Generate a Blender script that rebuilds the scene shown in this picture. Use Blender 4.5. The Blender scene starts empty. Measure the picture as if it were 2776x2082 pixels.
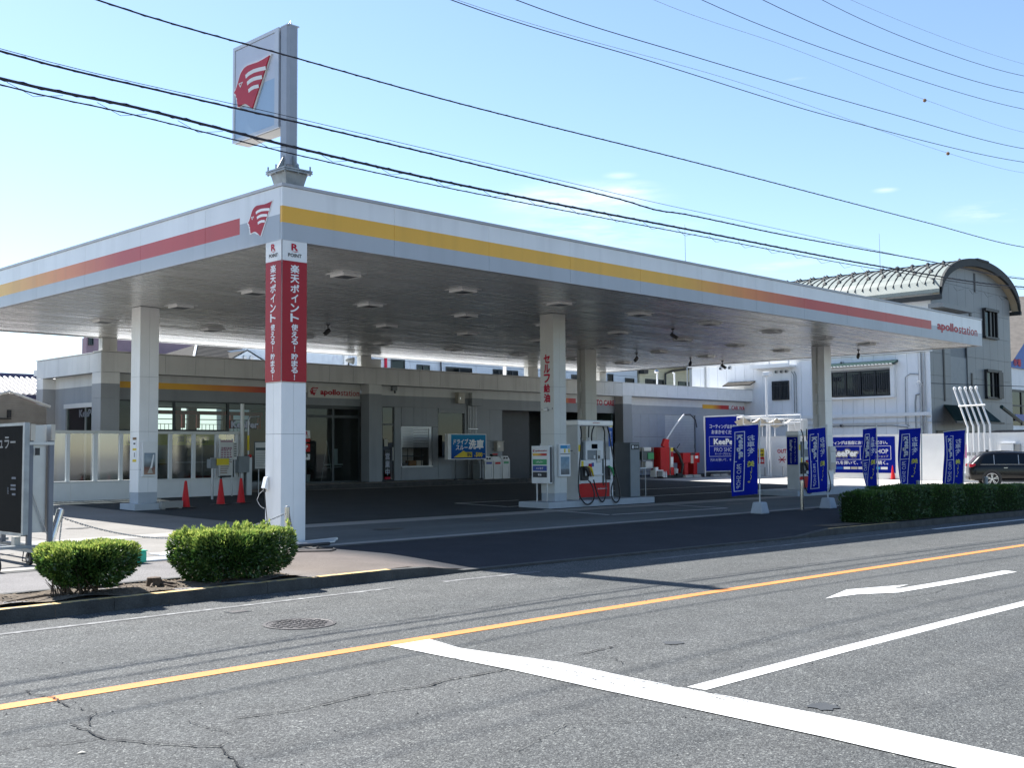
import bpy, math, random
from mathutils import Vector, Matrix
R = random.Random(7)
rad = math.radians
S = bpy.context.scene
COL = S.collection

# ------------------------------------------------------------ camera
CAM = (-10.2857, -15.4015, 1.47)
yaw, pitch, roll, FPX = 0.778348, 0.060, -0.00714, 3035.8
cd = bpy.data.cameras.new('camera'); cam = bpy.data.objects.new('camera', cd); COL.objects.link(cam)
cd.sensor_fit = 'HORIZONTAL'; cd.sensor_width = 36.0; cd.lens = 36.0 * FPX / 2776.0
cd.clip_start = 0.05; cd.clip_end = 4000
fw = Vector((math.cos(yaw) * math.cos(pitch), math.sin(yaw) * math.cos(pitch), math.sin(pitch)))
r0 = Vector((math.sin(yaw), -math.cos(yaw), 0)); u0 = r0.cross(fw)
rr = math.cos(roll) * r0 + math.sin(roll) * u0; uu = -math.sin(roll) * r0 + math.cos(roll) * u0
cam.matrix_world = Matrix(((rr.x, uu.x, -fw.x, CAM[0]), (rr.y, uu.y, -fw.y, CAM[1]), (rr.z, uu.z, -fw.z, CAM[2]), (0, 0, 0, 1)))
S.camera = cam

# ------------------------------------------------------------ sky, sun, exposure
SUN = Vector((-0.030, 1.0, 1.065)).normalized()          # towards the sun
el = math.asin(SUN.z)
W = bpy.data.worlds.new('World'); S.world = W; W.use_nodes = True
wt = W.node_tree; wt.nodes.clear()
def wn(t, **k):
    n = wt.nodes.new(t)
    for a, b in k.items(): setattr(n, a, b)
    return n
wo = wn('ShaderNodeOutputWorld'); bg = wn('ShaderNodeBackground'); sky = wn('ShaderNodeTexSky')
sky.sky_type = 'NISHITA'; sky.sun_disc = False; sky.sun_elevation = el
sky.sun_rotation = math.atan2(SUN.x, SUN.y); sky.altitude = 30; sky.air_density = 1.0; sky.dust_density = 0.25; sky.ozone_density = 2.8
bg.inputs['Strength'].default_value = 0.085
# thin wisps of cirrus: noise on the view direction, kept to a few small patches of sky
tc = wn('ShaderNodeTexCoord'); mp = wn('ShaderNodeMapping'); mp.inputs['Scale'].default_value = (7, 7, 46)
nz = wn('ShaderNodeTexNoise'); nz.inputs['Scale'].default_value = 1.6; nz.inputs['Detail'].default_value = 8; nz.inputs['Roughness'].default_value = .6
wt.links.new(tc.outputs['Generated'], mp.inputs['Vector']); wt.links.new(mp.outputs['Vector'], nz.inputs['Vector'])
rp = wn('ShaderNodeValToRGB'); rp.color_ramp.elements[0].position = .42; rp.color_ramp.elements[1].position = .72
wt.links.new(nz.outputs['Fac'], rp.inputs['Fac'])
def ray(px, py):
    return (fw + rr * ((px - 1388) / FPX) - uu * ((py - 1041) / FPX)).normalized()
acc = None
for px, py, sx, a in ((1560, 545, .10, 1), (1690, 515, .045, .9), (1620, 625, .12, .7), (2165, 218, .016, .9), (2700, 575, .05, .8), (2400, 515, .014, .7), (2110, 720, .05, .5), (1680, 475, .02, .5)):
    d = ray(px, py)
    sb = wn('ShaderNodeVectorMath', operation='SUBTRACT'); wt.links.new(tc.outputs['Generated'], sb.inputs[0]); sb.inputs[1].default_value = d
    ml = wn('ShaderNodeVectorMath', operation='MULTIPLY'); wt.links.new(sb.outputs[0], ml.inputs[0]); ml.inputs[1].default_value = (1 / sx, 1 / sx, 4.5 / sx)
    ln = wn('ShaderNodeVectorMath', operation='LENGTH'); wt.links.new(ml.outputs[0], ln.inputs[0])
    mr = wn('ShaderNodeMapRange'); mr.inputs['From Min'].default_value = 1.0; mr.inputs['From Max'].default_value = 0.0; mr.inputs['To Max'].default_value = a
    mr.interpolation_type = 'SMOOTHSTEP'
    wt.links.new(ln.outputs['Value'], mr.inputs['Value'])
    if acc is None: acc = mr.outputs[0]
    else:
        mx = wn('ShaderNodeMath', operation='MAXIMUM'); wt.links.new(acc, mx.inputs[0]); wt.links.new(mr.outputs[0], mx.inputs[1]); acc = mx.outputs[0]
mu = wn('ShaderNodeMath', operation='MULTIPLY'); wt.links.new(acc, mu.inputs[0]); wt.links.new(rp.outputs['Color'], mu.inputs[1])
mix = wn('ShaderNodeMixRGB'); wt.links.new(mu.outputs[0], mix.inputs['Fac'])
wt.links.new(sky.outputs['Color'], mix.inputs['Color1']); mix.inputs['Color2'].default_value = (6.0, 6.4, 6.6, 1)
wt.links.new(mix.outputs['Color'], bg.inputs['Color']); wt.links.new(bg.outputs[0], wo.inputs['Surface'])

sd = bpy.data.lights.new('sun', 'SUN'); sd.energy = 4.6; sd.angle = rad(.53); sd.color = (1.0, .975, .93)
so = bpy.data.objects.new('sun', sd); COL.objects.link(so)
so.rotation_euler = SUN.to_track_quat('Z', 'Y').to_euler(); so.location = (0, 30, 60)
vs = S.view_settings; vs.view_transform = 'Standard'; vs.look = 'None'; vs.gamma = 1; vs.use_curve_mapping = False
vs.exposure = 1.38
S.cycles.max_bounces = 7; S.cycles.diffuse_bounces = 4; S.cycles.glossy_bounces = 4; S.cycles.transparent_max_bounces = 10
S.cycles.transmission_bounces = 4; S.cycles.sample_clamp_indirect = 6; S.cycles.caustics_reflective = False; S.cycles.caustics_refractive = False
S.cycles.use_denoising = True

# ------------------------------------------------------------ helpers
WL = {}
def tagit(o, label=None, cat=None, group=None, kind=None):
    if label: o['label'] = label
    if cat: o['category'] = cat
    if group: o['group'] = group
    if kind: o['kind'] = kind
    return o
def thing(name, loc, label, cat, group=None, local=False):
    o = bpy.data.objects.new(name, None); COL.objects.link(o); o.empty_display_size = .2
    o.location = loc; WL[o] = Vector((0, 0, 0)) if local else Vector(loc)
    return tagit(o, label, cat, group)
class MB:
    def __init__(s): s.v = []; s.f = []; s.m = []; s.mi = 0
    def face(s, pts):
        n = len(s.v); s.v += [tuple(p) for p in pts]; s.f.append(tuple(range(n, n + len(pts)))); s.m.append(s.mi); return s
    def raw(s, vs_, fs):
        n = len(s.v); s.v += [tuple(p) for p in vs_]
        for f in fs: s.f.append(tuple(i + n for i in f)); s.m.append(s.mi)
        return s
    def box(s, x0, x1, y0, y1, z0, z1, M=None):
        vs_ = [(x0, y0, z0), (x1, y0, z0), (x1, y1, z0), (x0, y1, z0), (x0, y0, z1), (x1, y0, z1), (x1, y1, z1), (x0, y1, z1)]
        if M is not None: vs_ = [tuple(M @ Vector(p)) for p in vs_]
        return s.raw(vs_, [(0, 3, 2, 1), (4, 5, 6, 7), (0, 1, 5, 4), (1, 2, 6, 5), (2, 3, 7, 6), (3, 0, 4, 7)])
    def prism(s, pts, a, b):
        """pts: closed outline (list of Vector); extrude by vector b-a handled by offset vectors a, b"""
        n = len(pts); a = Vector(a); b = Vector(b)
        vs_ = [tuple(Vector(p) + a) for p in pts] + [tuple(Vector(p) + b) for p in pts]
        fs = [tuple(range(n))[::-1], tuple(range(n, 2 * n))] + [(i, (i + 1) % n, n + (i + 1) % n, n + i) for i in range(n)]
        return s.raw(vs_, fs)
    def cyl(s, a, b, r, r2=None, n=12, caps=True):
        a = Vector(a); b = Vector(b); r2 = r if r2 is None else r2
        d = (b - a).normalized(); u = d.orthogonal().normalized(); w = d.cross(u)
        vs_ = []
        for c, q in ((a, r), (b, r2)):
            for i in range(n):
                t = 2 * math.pi * i / n; vs_.append(tuple(c + u * (q * math.cos(t)) + w * (q * math.sin(t))))
        fs = [(i, (i + 1) % n, n + (i + 1) % n, n + i) for i in range(n)]
        if caps: fs += [tuple(range(n))[::-1], tuple(range(n, 2 * n))]
        return s.raw(vs_, fs)
    def tube(s, pts, r, n=8):
        pts = [Vector(p) for p in pts]; vs_ = []; prev = None
        for k, p in enumerate(pts):
            d = (pts[min(k + 1, len(pts) - 1)] - pts[max(k - 1, 0)]).normalized()
            if prev is None: u = d.orthogonal().normalized()
            else:
                u = prev - d * prev.dot(d); u = u.normalized() if u.length > 1e-6 else d.orthogonal().normalized()
            prev = u; w = d.cross(u)
            rad_ = r[k] if isinstance(r, (list, tuple)) else r
            for i in range(n):
                t = 2 * math.pi * i / n; vs_.append(tuple(p + u * (rad_ * math.cos(t)) + w * (rad_ * math.sin(t))))
        fs = []
        for k in range(len(pts) - 1):
            for i in range(n):
                j = (i + 1) % n; fs.append((k * n + i, k * n + j, (k + 1) * n + j, (k + 1) * n + i))
        fs += [tuple(range(n))[::-1], tuple(range((len(pts) - 1) * n, len(pts) * n))]
        return s.raw(vs_, fs)
    def lathe(s, c, prof, n=20):
        c = Vector(c); vs_ = []; fs = []
        for r_, z_ in prof:
            for i in range(n):
                t = 2 * math.pi * i / n; vs_.append((c.x + r_ * math.cos(t), c.y + r_ * math.sin(t), c.z + z_))
        for k in range(len(prof) - 1):
            for i in range(n):
                j = (i + 1) % n; fs.append((k * n + i, k * n + j, (k + 1) * n + j, (k + 1) * n + i))
        fs += [tuple(range(n))[::-1], tuple(range((len(prof) - 1) * n, len(prof) * n))]
        return s.raw(vs_, fs)
def P(name, mb, mat, parent=None, bevel=0, smooth=False, label=None, kind=None, cat=None, group=None, weld=False):
    off = WL.get(parent, Vector((0, 0, 0))) if parent is not None else Vector((0, 0, 0))
    me = bpy.data.meshes.new(name)
    vs_ = mb.v if off.length == 0 else [(p[0] - off.x, p[1] - off.y, p[2] - off.z) for p in mb.v]
    me.from_pydata(vs_, [], mb.f); me.validate()
    mats = mat if isinstance(mat, (list, tuple)) else [mat]
    for m in mats: me.materials.append(m)
    if len(mats) > 1 and len(me.polygons) == len(mb.m): me.polygons.foreach_set('material_index', mb.m)
    if smooth: me.polygons.foreach_set('use_smooth', [True] * len(me.polygons))
    o = bpy.data.objects.new(name, me); COL.objects.link(o)
    if parent is not None: o.parent = parent
    WL[o] = off
    if bevel:
        b = o.modifiers.new('bevel', 'BEVEL'); b.width = bevel; b.segments = 2; b.limit_method = 'ANGLE'; b.angle_limit = rad(40)
    if smooth and not bevel:
        pass
    return tagit(o, label, cat, group, kind)
def B(name, x0, x1, y0, y1, z0, z1, mat, parent=None, **k):
    return P(name, MB().box(min(x0, x1), max(x0, x1), min(y0, y1), max(y0, y1), min(z0, z1), max(z0, z1)), mat, parent, **k)
def copy_tree(o, parent=None):
    c = o.copy(); COL.objects.link(c)
    if parent is not None: c.parent = parent
    for ch in list(o.children): copy_tree(ch, c)
    return c
# text ------------------------------------------------------------
_tx = {}
def glyphs(s, bold=.0):
    k = (s, bold)
    if k not in _tx:
        c = bpy.data.curves.new('t', 'FONT'); c.body = s; c.size = 1; c.offset = bold; c.resolution_u = 2
        o = bpy.data.objects.new('t', c); m = bpy.data.meshes.new_from_object(o)
        vs_ = [(p.co.x, p.co.y) for p in m.vertices]; fs = [tuple(p.vertices) for p in m.polygons]
        _tx[k] = (vs_, fs); bpy.data.objects.remove(o); bpy.data.curves.remove(c); bpy.data.meshes.remove(m)
    return _tx[k]
def text(mb, s, o, u, v, w, h, bold=.0, slant=0, flip=False, rot=0, keep=False):
    """flat text filling the rectangle o + u*[0,w] + v*[0,h]; rot=1 turns the line to read downwards; bold thickens the strokes"""
    vs_, fs = glyphs(s, 0)
    if not vs_: return mb
    q = vs_
    if rot: q = [(b, -a) for a, b in q]
    if flip: q = [(-a, b) for a, b in q]
    x0 = min(a for a, b in q); x1 = max(a for a, b in q); y0 = min(b for a, b in q); y1 = max(b for a, b in q)
    o = Vector(o); u = Vector(u).normalized(); v = Vector(v).normalized(); nn = u.cross(v)
    x0 -= bold; x1 += bold; y0 -= bold; y1 += bold
    sx = w / max(x1 - x0, 1e-6); sy = h / max(y1 - y0, 1e-6); ox = oy = 0
    if keep:
        m = min(sx, sy); ox = (w - m * (x1 - x0)) / 2; oy = (h - m * (y1 - y0)) / 2; sx = sy = m
    sh_ = [(0, 0)] if not bold else [(math.cos(a) * bold, math.sin(a) * bold) for a in (0, .785, 1.571, 2.356, 3.142, 3.927, 4.712, 5.498)]
    for k, (dx, dy) in enumerate(sh_):
        mb.raw([tuple(o + u * (ox + (a + dx - x0) * sx + slant * (b - y0) * sy) + v * (oy + (b + dy - y0) * sy) + nn * (k * .0003)) for a, b in q], fs)
    return mb
def vtext(mb, s, o, u, v, w, h, bold=.0, flip=False, gap=.12):
    """characters stacked top to bottom inside o + u*[0,w] + v*[0,h]"""
    n = len(s); cell = h / (n + gap * (n - 1)); o = Vector(o); vv = Vector(v).normalized(); un = Vector(u).normalized()
    for i, c in enumerate(s):
        oo = o + vv * (h - cell * (i + 1) - gap * cell * i)
        if c == 'ー': text(mb, c, oo + un * w * .42, u, v, w * .14, cell * .9, bold, flip=flip, rot=1)
        elif c in '。、': text(mb, c, oo + un * (w * .1 if flip else w * .62) + vv * cell * .6, u, v, w * .3, cell * .3, bold, flip=flip)
        elif c in '!！': text(mb, '!', oo + un * w * .42, u, v, w * .16, cell * .92, bold, flip=flip)
        else: text(mb, c, oo, u, v, w, cell * .96, bold, flip=flip, keep=(c in 'イしく'))
    return mb
X_ = Vector((1, 0, 0)); Y_ = Vector((0, 1, 0)); Z_ = Vector((0, 0, 1))

# materials --------------------------------------------------------
def mat(name, col, rough=.55, metal=0, var=.05, vs_=4.0, bump=0, bs=60, spec=None, coat=0, fleck=None, streak=0, color_fn=None, bump_fn=None, wave=None, rain=0):
    m = bpy.data.materials.new(name); m.use_nodes = True; t = m.node_tree; N = t.nodes; L = t.links
    b = N['Principled BSDF']; b.inputs['Roughness'].default_value = rough; b.inputs['Metallic'].default_value = metal
    if spec is not None: b.inputs['Specular IOR Level'].default_value = spec
    if coat: b.inputs['Coat Weight'].default_value = coat; b.inputs['Coat Roughness'].default_value = .06
    g = N.new('ShaderNodeNewGeometry'); pos = g.outputs['Position']
    cur = None
    if color_fn: cur = color_fn(t, pos)
    if cur is None:
        rgb = N.new('ShaderNodeRGB'); rgb.outputs[0].default_value = (*col, 1); cur = rgb.outputs[0]
    if var:
        nz = N.new('ShaderNodeTexNoise'); nz.inputs['Scale'].default_value = vs_; nz.inputs['Detail'].default_value = 5
        if streak:
            mp = N.new('ShaderNodeMapping'); mp.inputs['Scale'].default_value = (1, 1, streak); L.new(pos, mp.inputs['Vector']); L.new(mp.outputs[0], nz.inputs['Vector'])
        else: L.new(pos, nz.inputs['Vector'])
        mr = N.new('ShaderNodeMapRange'); mr.inputs['From Min'].default_value = .3; mr.inputs['From Max'].default_value = .7
        mr.inputs['To Min'].default_value = 1 - var; mr.inputs['To Max'].default_value = 1 + var; L.new(nz.outputs['Fac'], mr.inputs['Value'])
        mx = N.new('ShaderNodeVectorMath'); mx.operation = 'SCALE'; L.new(cur, mx.inputs[0]); L.new(mr.outputs[0], mx.inputs['Scale']); cur = mx.outputs[0]
    if fleck:
        fs, amt = fleck
        v = N.new('ShaderNodeTexNoise'); v.inputs['Scale'].default_value = fs; v.inputs['Detail'].default_value = 2; v.inputs['Roughness'].default_value = .7; L.new(pos, v.inputs['Vector'])
        mr = N.new('ShaderNodeMapRange'); mr.inputs['From Min'].default_value = .32; mr.inputs['From Max'].default_value = .68
        mr.inputs['To Min'].default_value = 1 - amt; mr.inputs['To Max'].default_value = 1 + amt; L.new(v.outputs['Fac'], mr.inputs['Value'])
        mx = N.new('ShaderNodeVectorMath'); mx.operation = 'SCALE'; L.new(cur, mx.inputs[0]); L.new(mr.outputs[0], mx.inputs['Scale']); cur = mx.outputs[0]
    L.new(cur, b.inputs['Base Color'])
    if wave:      # long shallow dents running with the ceiling ribs
        mp = N.new('ShaderNodeMapping'); mp.inputs['Scale'].default_value = (.22, 3.2, 1); L.new(pos, mp.inputs['Vector'])
        nz = N.new('ShaderNodeTexNoise'); nz.inputs['Scale'].default_value = 1.3; nz.inputs['Detail'].default_value = 6; nz.inputs['Roughness'].default_value = .65; L.new(mp.outputs[0], nz.inputs['Vector'])
        bp = N.new('ShaderNodeBump'); bp.inputs['Strength'].default_value = .35; bp.inputs['Distance'].default_value = .02
        L.new(nz.outputs['Fac'], bp.inputs['Height']); L.new(bp.outputs[0], b.inputs['Normal'])
        mr = N.new('ShaderNodeMapRange'); mr.inputs['From Min'].default_value = .35; mr.inputs['From Max'].default_value = .65; mr.inputs['To Min'].default_value = .16; mr.inputs['To Max'].default_value = .38
        L.new(nz.outputs['Fac'], mr.inputs['Value']); L.new(mr.outputs[0], b.inputs['Roughness'])
    if rain:      # dirt washed down in thin vertical runs
        mp = N.new('ShaderNodeMapping'); mp.inputs['Scale'].default_value = (3.2, 3.2, .3); L.new(pos, mp.inputs['Vector'])
        nz = N.new('ShaderNodeTexNoise'); nz.inputs['Scale'].default_value = 1.0; nz.inputs['Detail'].default_value = 6; L.new(mp.outputs[0], nz.inputs['Vector'])
        n2 = N.new('ShaderNodeTexNoise'); n2.inputs['Scale'].default_value = .5; n2.inputs['Detail'].default_value = 3; L.new(pos, n2.inputs['Vector'])
        f = nmath(t, 'MULTIPLY', nmath(t, 'GREATER_THAN', nz.outputs['Fac'], 5), 1) if False else None
        mr = N.new('ShaderNodeMapRange'); mr.inputs['From Min'].default_value = .5; mr.inputs['From Max'].default_value = .75; mr.inputs['To Min'].default_value = 1; mr.inputs['To Max'].default_value = 1 - rain; L.new(nz.outputs['Fac'], mr.inputs['Value'])
        m2 = N.new('ShaderNodeMapRange'); m2.inputs['From Min'].default_value = .35; m2.inputs['From Max'].default_value = .65; m2.inputs['To Min'].default_value = 1 - rain * .5; m2.inputs['To Max'].default_value = 1; L.new(n2.outputs['Fac'], m2.inputs['Value'])
        mx = N.new('ShaderNodeVectorMath'); mx.operation = 'SCALE'; L.new(b.inputs['Base Color'].links[0].from_socket, mx.inputs[0]); L.new(nmath(t, 'MULTIPLY', mr.outputs[0], m2.outputs[0]), mx.inputs['Scale']); L.new(mx.outputs[0], b.inputs['Base Color'])
    if bump:
        nz = N.new('ShaderNodeTexNoise'); nz.inputs['Scale'].default_value = bs; nz.inputs['Detail'].default_value = 3; L.new(pos, nz.inputs['Vector'])
        bp = N.new('ShaderNodeBump'); bp.inputs['Strength'].default_value = bump; bp.inputs['Distance'].default_value = .01
        L.new(nz.outputs['Fac'], bp.inputs['Height']); L.new(bp.outputs[0], b.inputs['Normal'])
    return m
def nmath(t, op, a, b=None, c=None):
    n = t.nodes.new('ShaderNodeMath'); n.operation = op
    for i, q in enumerate((a, b, c)):
        if q is None: continue
        if isinstance(q, (int, float)): n.inputs[i].default_value = q
        else: t.links.new(q, n.inputs[i])
    return n.outputs[0]
def nmix(t, f, a, b):
    n = t.nodes.new('ShaderNodeMixRGB')
    if isinstance(f, (int, float)): n.inputs[0].default_value = f
    else: t.links.new(f, n.inputs[0])
    for i, q in ((1, a), (2, b)):
        if isinstance(q, tuple): n.inputs[i].default_value = (*q, 1)
        else: t.links.new(q, n.inputs[i])
    return n.outputs[0]
def nsep(t, pos):
    n = t.nodes.new('ShaderNodeSeparateXYZ'); t.links.new(pos, n.inputs[0]); return n.outputs
def nramp(t, f, stops):
    n = t.nodes.new('ShaderNodeValToRGB'); e = n.color_ramp.elements
    e[0].position = stops[0][0]; e[0].color = (*stops[0][1], 1); e[1].position = stops[-1][0]; e[1].color = (*stops[-1][1], 1)
    for p_, c in stops[1:-1]:
        q = e.new(p_); q.color = (*c, 1)
    t.links.new(f, n.inputs[0]); return n.outputs[0]
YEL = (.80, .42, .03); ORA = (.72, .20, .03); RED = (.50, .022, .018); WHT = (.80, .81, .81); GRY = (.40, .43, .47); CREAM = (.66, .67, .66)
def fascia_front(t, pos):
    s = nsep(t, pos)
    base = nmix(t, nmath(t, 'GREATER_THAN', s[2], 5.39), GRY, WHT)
    ramp = nramp(t, nmath(t, 'DIVIDE', s[0], 28.0), [(0, YEL), (.39, YEL), (.50, ORA), (.60, RED), (1, RED)])
    f = nmath(t, 'MULTIPLY', nmath(t, 'MULTIPLY', nmath(t, 'GREATER_THAN', s[2], 5.25), nmath(t, 'LESS_THAN', s[2], 5.525)), nmath(t, 'LESS_THAN', s[0], 24.38))
    return nmix(t, f, base, ramp)
def fascia_left(t, pos):
    s = nsep(t, pos)
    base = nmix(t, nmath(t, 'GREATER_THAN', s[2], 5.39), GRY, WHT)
    ramp = nramp(t, nmath(t, 'DIVIDE', s[1], 17.0), [(0, RED), (.33, RED), (.49, ORA), (.68, YEL), (1, YEL)])
    f = nmath(t, 'MULTIPLY', nmath(t, 'MULTIPLY', nmath(t, 'GREATER_THAN', s[2], 5.22), nmath(t, 'LESS_THAN', s[2], 5.505)), nmath(t, 'GREATER_THAN', s[1], 1.28))
    return nmix(t, f, base, ramp)
def store_band(t, pos):
    s = nsep(t, pos); return nmix(t, nmath(t, 'GREATER_THAN', s[2], 3.58), (.27, .29, .31), CREAM)
def store_stripe(t, pos):
    s = nsep(t, pos); return nramp(t, nmath(t, 'DIVIDE', nmath(t, 'SUBTRACT', s[0], 5.4), 6.8), [(0, YEL), (.35, YEL), (.62, ORA), (.8, RED), (1, RED)])
def mini_stripe(x0, x1):
    def f(t, pos):
        s = nsep(t, pos); return nramp(t, nmath(t, 'DIVIDE', nmath(t, 'SUBTRACT', s[0], x0), x1 - x0), [(0, YEL), (.35, YEL), (.7, RED), (1, RED)])
    return f
def concrete_fn(t, pos):
    N = t.nodes; L = t.links
    n1 = N.new('ShaderNodeTexNoise'); n1.inputs['Scale'].default_value = .35; n1.inputs['Detail'].default_value = 6; n1.inputs['Roughness'].default_value = .65; L.new(pos, n1.inputs['Vector'])
    return nramp(t, n1.outputs['Fac'], [(.3, (.17, .16, .148)), (.5, (.225, .212, .195)), (.72, (.27, .256, .236))])
def asphalt_fn(t, pos):
    N = t.nodes; L = t.links
    mp = N.new('ShaderNodeMapping'); mp.inputs['Scale'].default_value = (.12, 1.1, 1); L.new(pos, mp.inputs['Vector'])
    n1 = N.new('ShaderNodeTexNoise'); n1.inputs['Scale'].default_value = 1.0; n1.inputs['Detail'].default_value = 4; L.new(mp.outputs[0], n1.inputs['Vector'])
    n2 = N.new('ShaderNodeTexNoise'); n2.inputs['Scale'].default_value = 1.2; n2.inputs['Detail'].default_value = 7; n2.inputs['Roughness'].default_value = .7; L.new(pos, n2.inputs['Vector'])
    a = nramp(t, n1.outputs['Fac'], [(.3, (.092, .096, .097)), (.7, (.124, .126, .125))])
    c = nmix(t, nmath(t, 'MULTIPLY', n2.outputs['Fac'], .35), a, (.105, .105, .098))
    v = N.new('ShaderNodeTexVoronoi'); v.inputs['Scale'].default_value = 115; L.new(pos, v.inputs['Vector']); sc = nsep(t, v.outputs['Color'])
    v2 = N.new('ShaderNodeTexVoronoi'); v2.inputs['Scale'].default_value = 62; L.new(pos, v2.inputs['Vector']); sc2 = nsep(t, v2.outputs['Color'])
    k = nramp(t, sc[0], [(0, (.50, .50, .50)), (.5, (.85, .85, .85)), (.82, (1.05, 1.05, 1.03)), (.93, (1.5, 1.5, 1.45)), (1, (1.9, 1.9, 1.8))])
    k2 = nramp(t, sc2[0], [(0, (.72, .72, .72)), (.6, (1, 1, 1)), (.92, (1.15, 1.15, 1.13)), (1, (1.7, 1.7, 1.65))])
    m1 = N.new('ShaderNodeVectorMath'); m1.operation = 'MULTIPLY'; L.new(c, m1.inputs[0]); L.new(k, m1.inputs[1])
    m2 = N.new('ShaderNodeVectorMath'); m2.operation = 'MULTIPLY'; L.new(m1.outputs[0], m2.inputs[0]); L.new(k2, m2.inputs[1])
    return m2.outputs[0]
def shaded_fn(t, pos):
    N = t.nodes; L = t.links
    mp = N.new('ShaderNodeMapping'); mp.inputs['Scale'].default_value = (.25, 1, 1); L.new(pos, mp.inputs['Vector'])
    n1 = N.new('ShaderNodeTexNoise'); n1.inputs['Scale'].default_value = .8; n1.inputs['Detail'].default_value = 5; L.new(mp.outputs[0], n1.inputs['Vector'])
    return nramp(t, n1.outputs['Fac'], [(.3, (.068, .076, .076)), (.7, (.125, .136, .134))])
M = {}
def mk(n, *a, **k): M[n] = mat(n, *a, **k)
mk('asphalt', (.11, .11, .11), rough=.85, color_fn=asphalt_fn, var=.10, vs_=2.5, fleck=(160, .35), bump=1.0, bs=90, spec=.2)
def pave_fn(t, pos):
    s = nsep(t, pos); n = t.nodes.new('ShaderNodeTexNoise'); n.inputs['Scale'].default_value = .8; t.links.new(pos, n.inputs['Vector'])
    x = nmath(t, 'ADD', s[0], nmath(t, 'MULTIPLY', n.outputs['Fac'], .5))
    return nramp(t, nmath(t, 'DIVIDE', nmath(t, 'ADD', x, 4), 10), [(0, (.19, .18, .175)), (.13, (.18, .17, .165)), (.22, (.15, .125, .105)), (.36, (.13, .11, .10)), (.42, (.036, .037, .042)), (1, (.036, .037, .042))])  # last stops darken the asphalt to carry the canopy's shade
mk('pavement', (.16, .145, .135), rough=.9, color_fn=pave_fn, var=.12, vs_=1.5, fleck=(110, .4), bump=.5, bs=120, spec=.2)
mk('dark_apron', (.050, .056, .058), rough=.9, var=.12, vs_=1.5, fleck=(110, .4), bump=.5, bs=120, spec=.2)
mk('concrete', (.36, .34, .32), rough=.85, color_fn=concrete_fn, var=.05, vs_=9, fleck=(60, .10), bump=.25, bs=40, spec=.25)
mk('concrete_pale', (.33, .315, .29), rough=.85, var=.10, vs_=3, fleck=(60, .08), bump=.25, bs=40, spec=.25)
mk('frame_grey', (.13, .145, .175), rough=.45, var=.08)
mk('kerb', (.055, .055, .053), rough=.9, var=.3, vs_=5, fleck=(70, .2), bump=.6, bs=60)
def kerb_yellow_fn(t, pos):
    N = t.nodes; L = t.links
    n = N.new('ShaderNodeTexNoise'); n.inputs['Scale'].default_value = 9; n.inputs['Detail'].default_value = 6; L.new(pos, n.inputs['Vector'])
    return nramp(t, n.outputs['Fac'], [(.38, (.17, .165, .155)), (.5, (.62, .42, .16)), (1, (.70, .48, .20))])
mk('kerb_yellow', (.6, .4, .15), rough=.8, var=.1, color_fn=kerb_yellow_fn, bump=.4, bs=60)
mk('soil', (.10, .075, .05), rough=.95, var=.35, vs_=14, fleck=(90, .4), bump=1, bs=45)
def worn(col, lo, hi, sc):
    def f(t, pos):
        N = t.nodes; L = t.links
        n = N.new('ShaderNodeTexNoise'); n.inputs['Scale'].default_value = sc; n.inputs['Detail'].default_value = 8; n.inputs['Roughness'].default_value = .75; L.new(pos, n.inputs['Vector'])
        return nramp(t, n.outputs['Fac'], [(lo, (.12, .12, .12)), (hi, col), (1, col)])
    return f
mk('paint_white', (.78, .78, .76), rough=.7, color_fn=worn((.62, .62, .60), .20, .36, 13), var=.05, vs_=6, bump=.35, bs=90)
mk('bay_paint', (.7, .7, .68), rough=.7, var=.12, vs_=9)
mk('paint_white_worn', (.5, .5, .5), rough=.8, color_fn=worn((.36, .36, .35), .50, .64, 9), var=.1, vs_=6, bump=.35, bs=90)
mk('paint_orange', (.75, .45, .15), rough=.75, color_fn=worn((.60, .215, .05), .20, .36, 14), var=.08, vs_=5, fleck=(60, .12), bump=.35, bs=90)
mk('stain', (.055, .056, .055), rough=.55, var=.3, vs_=12)
mk('crack', (.018, .018, .018), rough=1, var=0)
mk('seal', (.045, .048, .05), rough=.7, var=.1)
mk('iron', (.07, .065, .065), rough=.6, metal=.4, var=.2, bump=.5, bs=80)
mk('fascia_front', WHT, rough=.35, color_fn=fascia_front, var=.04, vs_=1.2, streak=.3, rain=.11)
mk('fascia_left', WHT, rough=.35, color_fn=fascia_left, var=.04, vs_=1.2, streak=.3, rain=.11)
mk('cap', (.42, .43, .45), rough=.4, var=.08)
mk('roof_white', (.75, .75, .73), rough=.6)
mk('soffit', (.78, .79, .77), rough=.26, metal=.25, wave=1, var=.06, vs_=.7)
mk('column', (.80, .80, .80), rough=.35, var=.03, vs_=2, rain=.07)
mk('column_cream', (.58, .58, .55), rough=.4, var=.04, vs_=2)
mk('column_red', (.34, .006, .018), rough=.35, spec=.25, var=.03)
mk('plinth', (.40, .43, .46), rough=.6, var=.06)
mk('store', CREAM, rough=.55, color_fn=store_band, var=.04, vs_=1.5, rain=.15)
mk('store_cream', CREAM, rough=.55, var=.05, vs_=1.5, streak=.4, rain=.18)
mk('store_grey', (.27, .29, .31), rough=.55, var=.05, vs_=1.5, rain=.15)
mk('stripe', YEL, rough=.4, color_fn=store_stripe, var=.03)
mk('white', (.76, .76, .75), rough=.45, var=.03)
mk('white_gloss', (.78, .78, .78), rough=.2, var=.02, coat=.3)
mk('offwhite', (.62, .61, .58), rough=.5, var=.05)
mk('red', (.52, .02, .02), rough=.35, spec=.2, var=.04)
mk('logo_red', (.40, .018, .035), rough=.35, spec=.2, var=.03)
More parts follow.
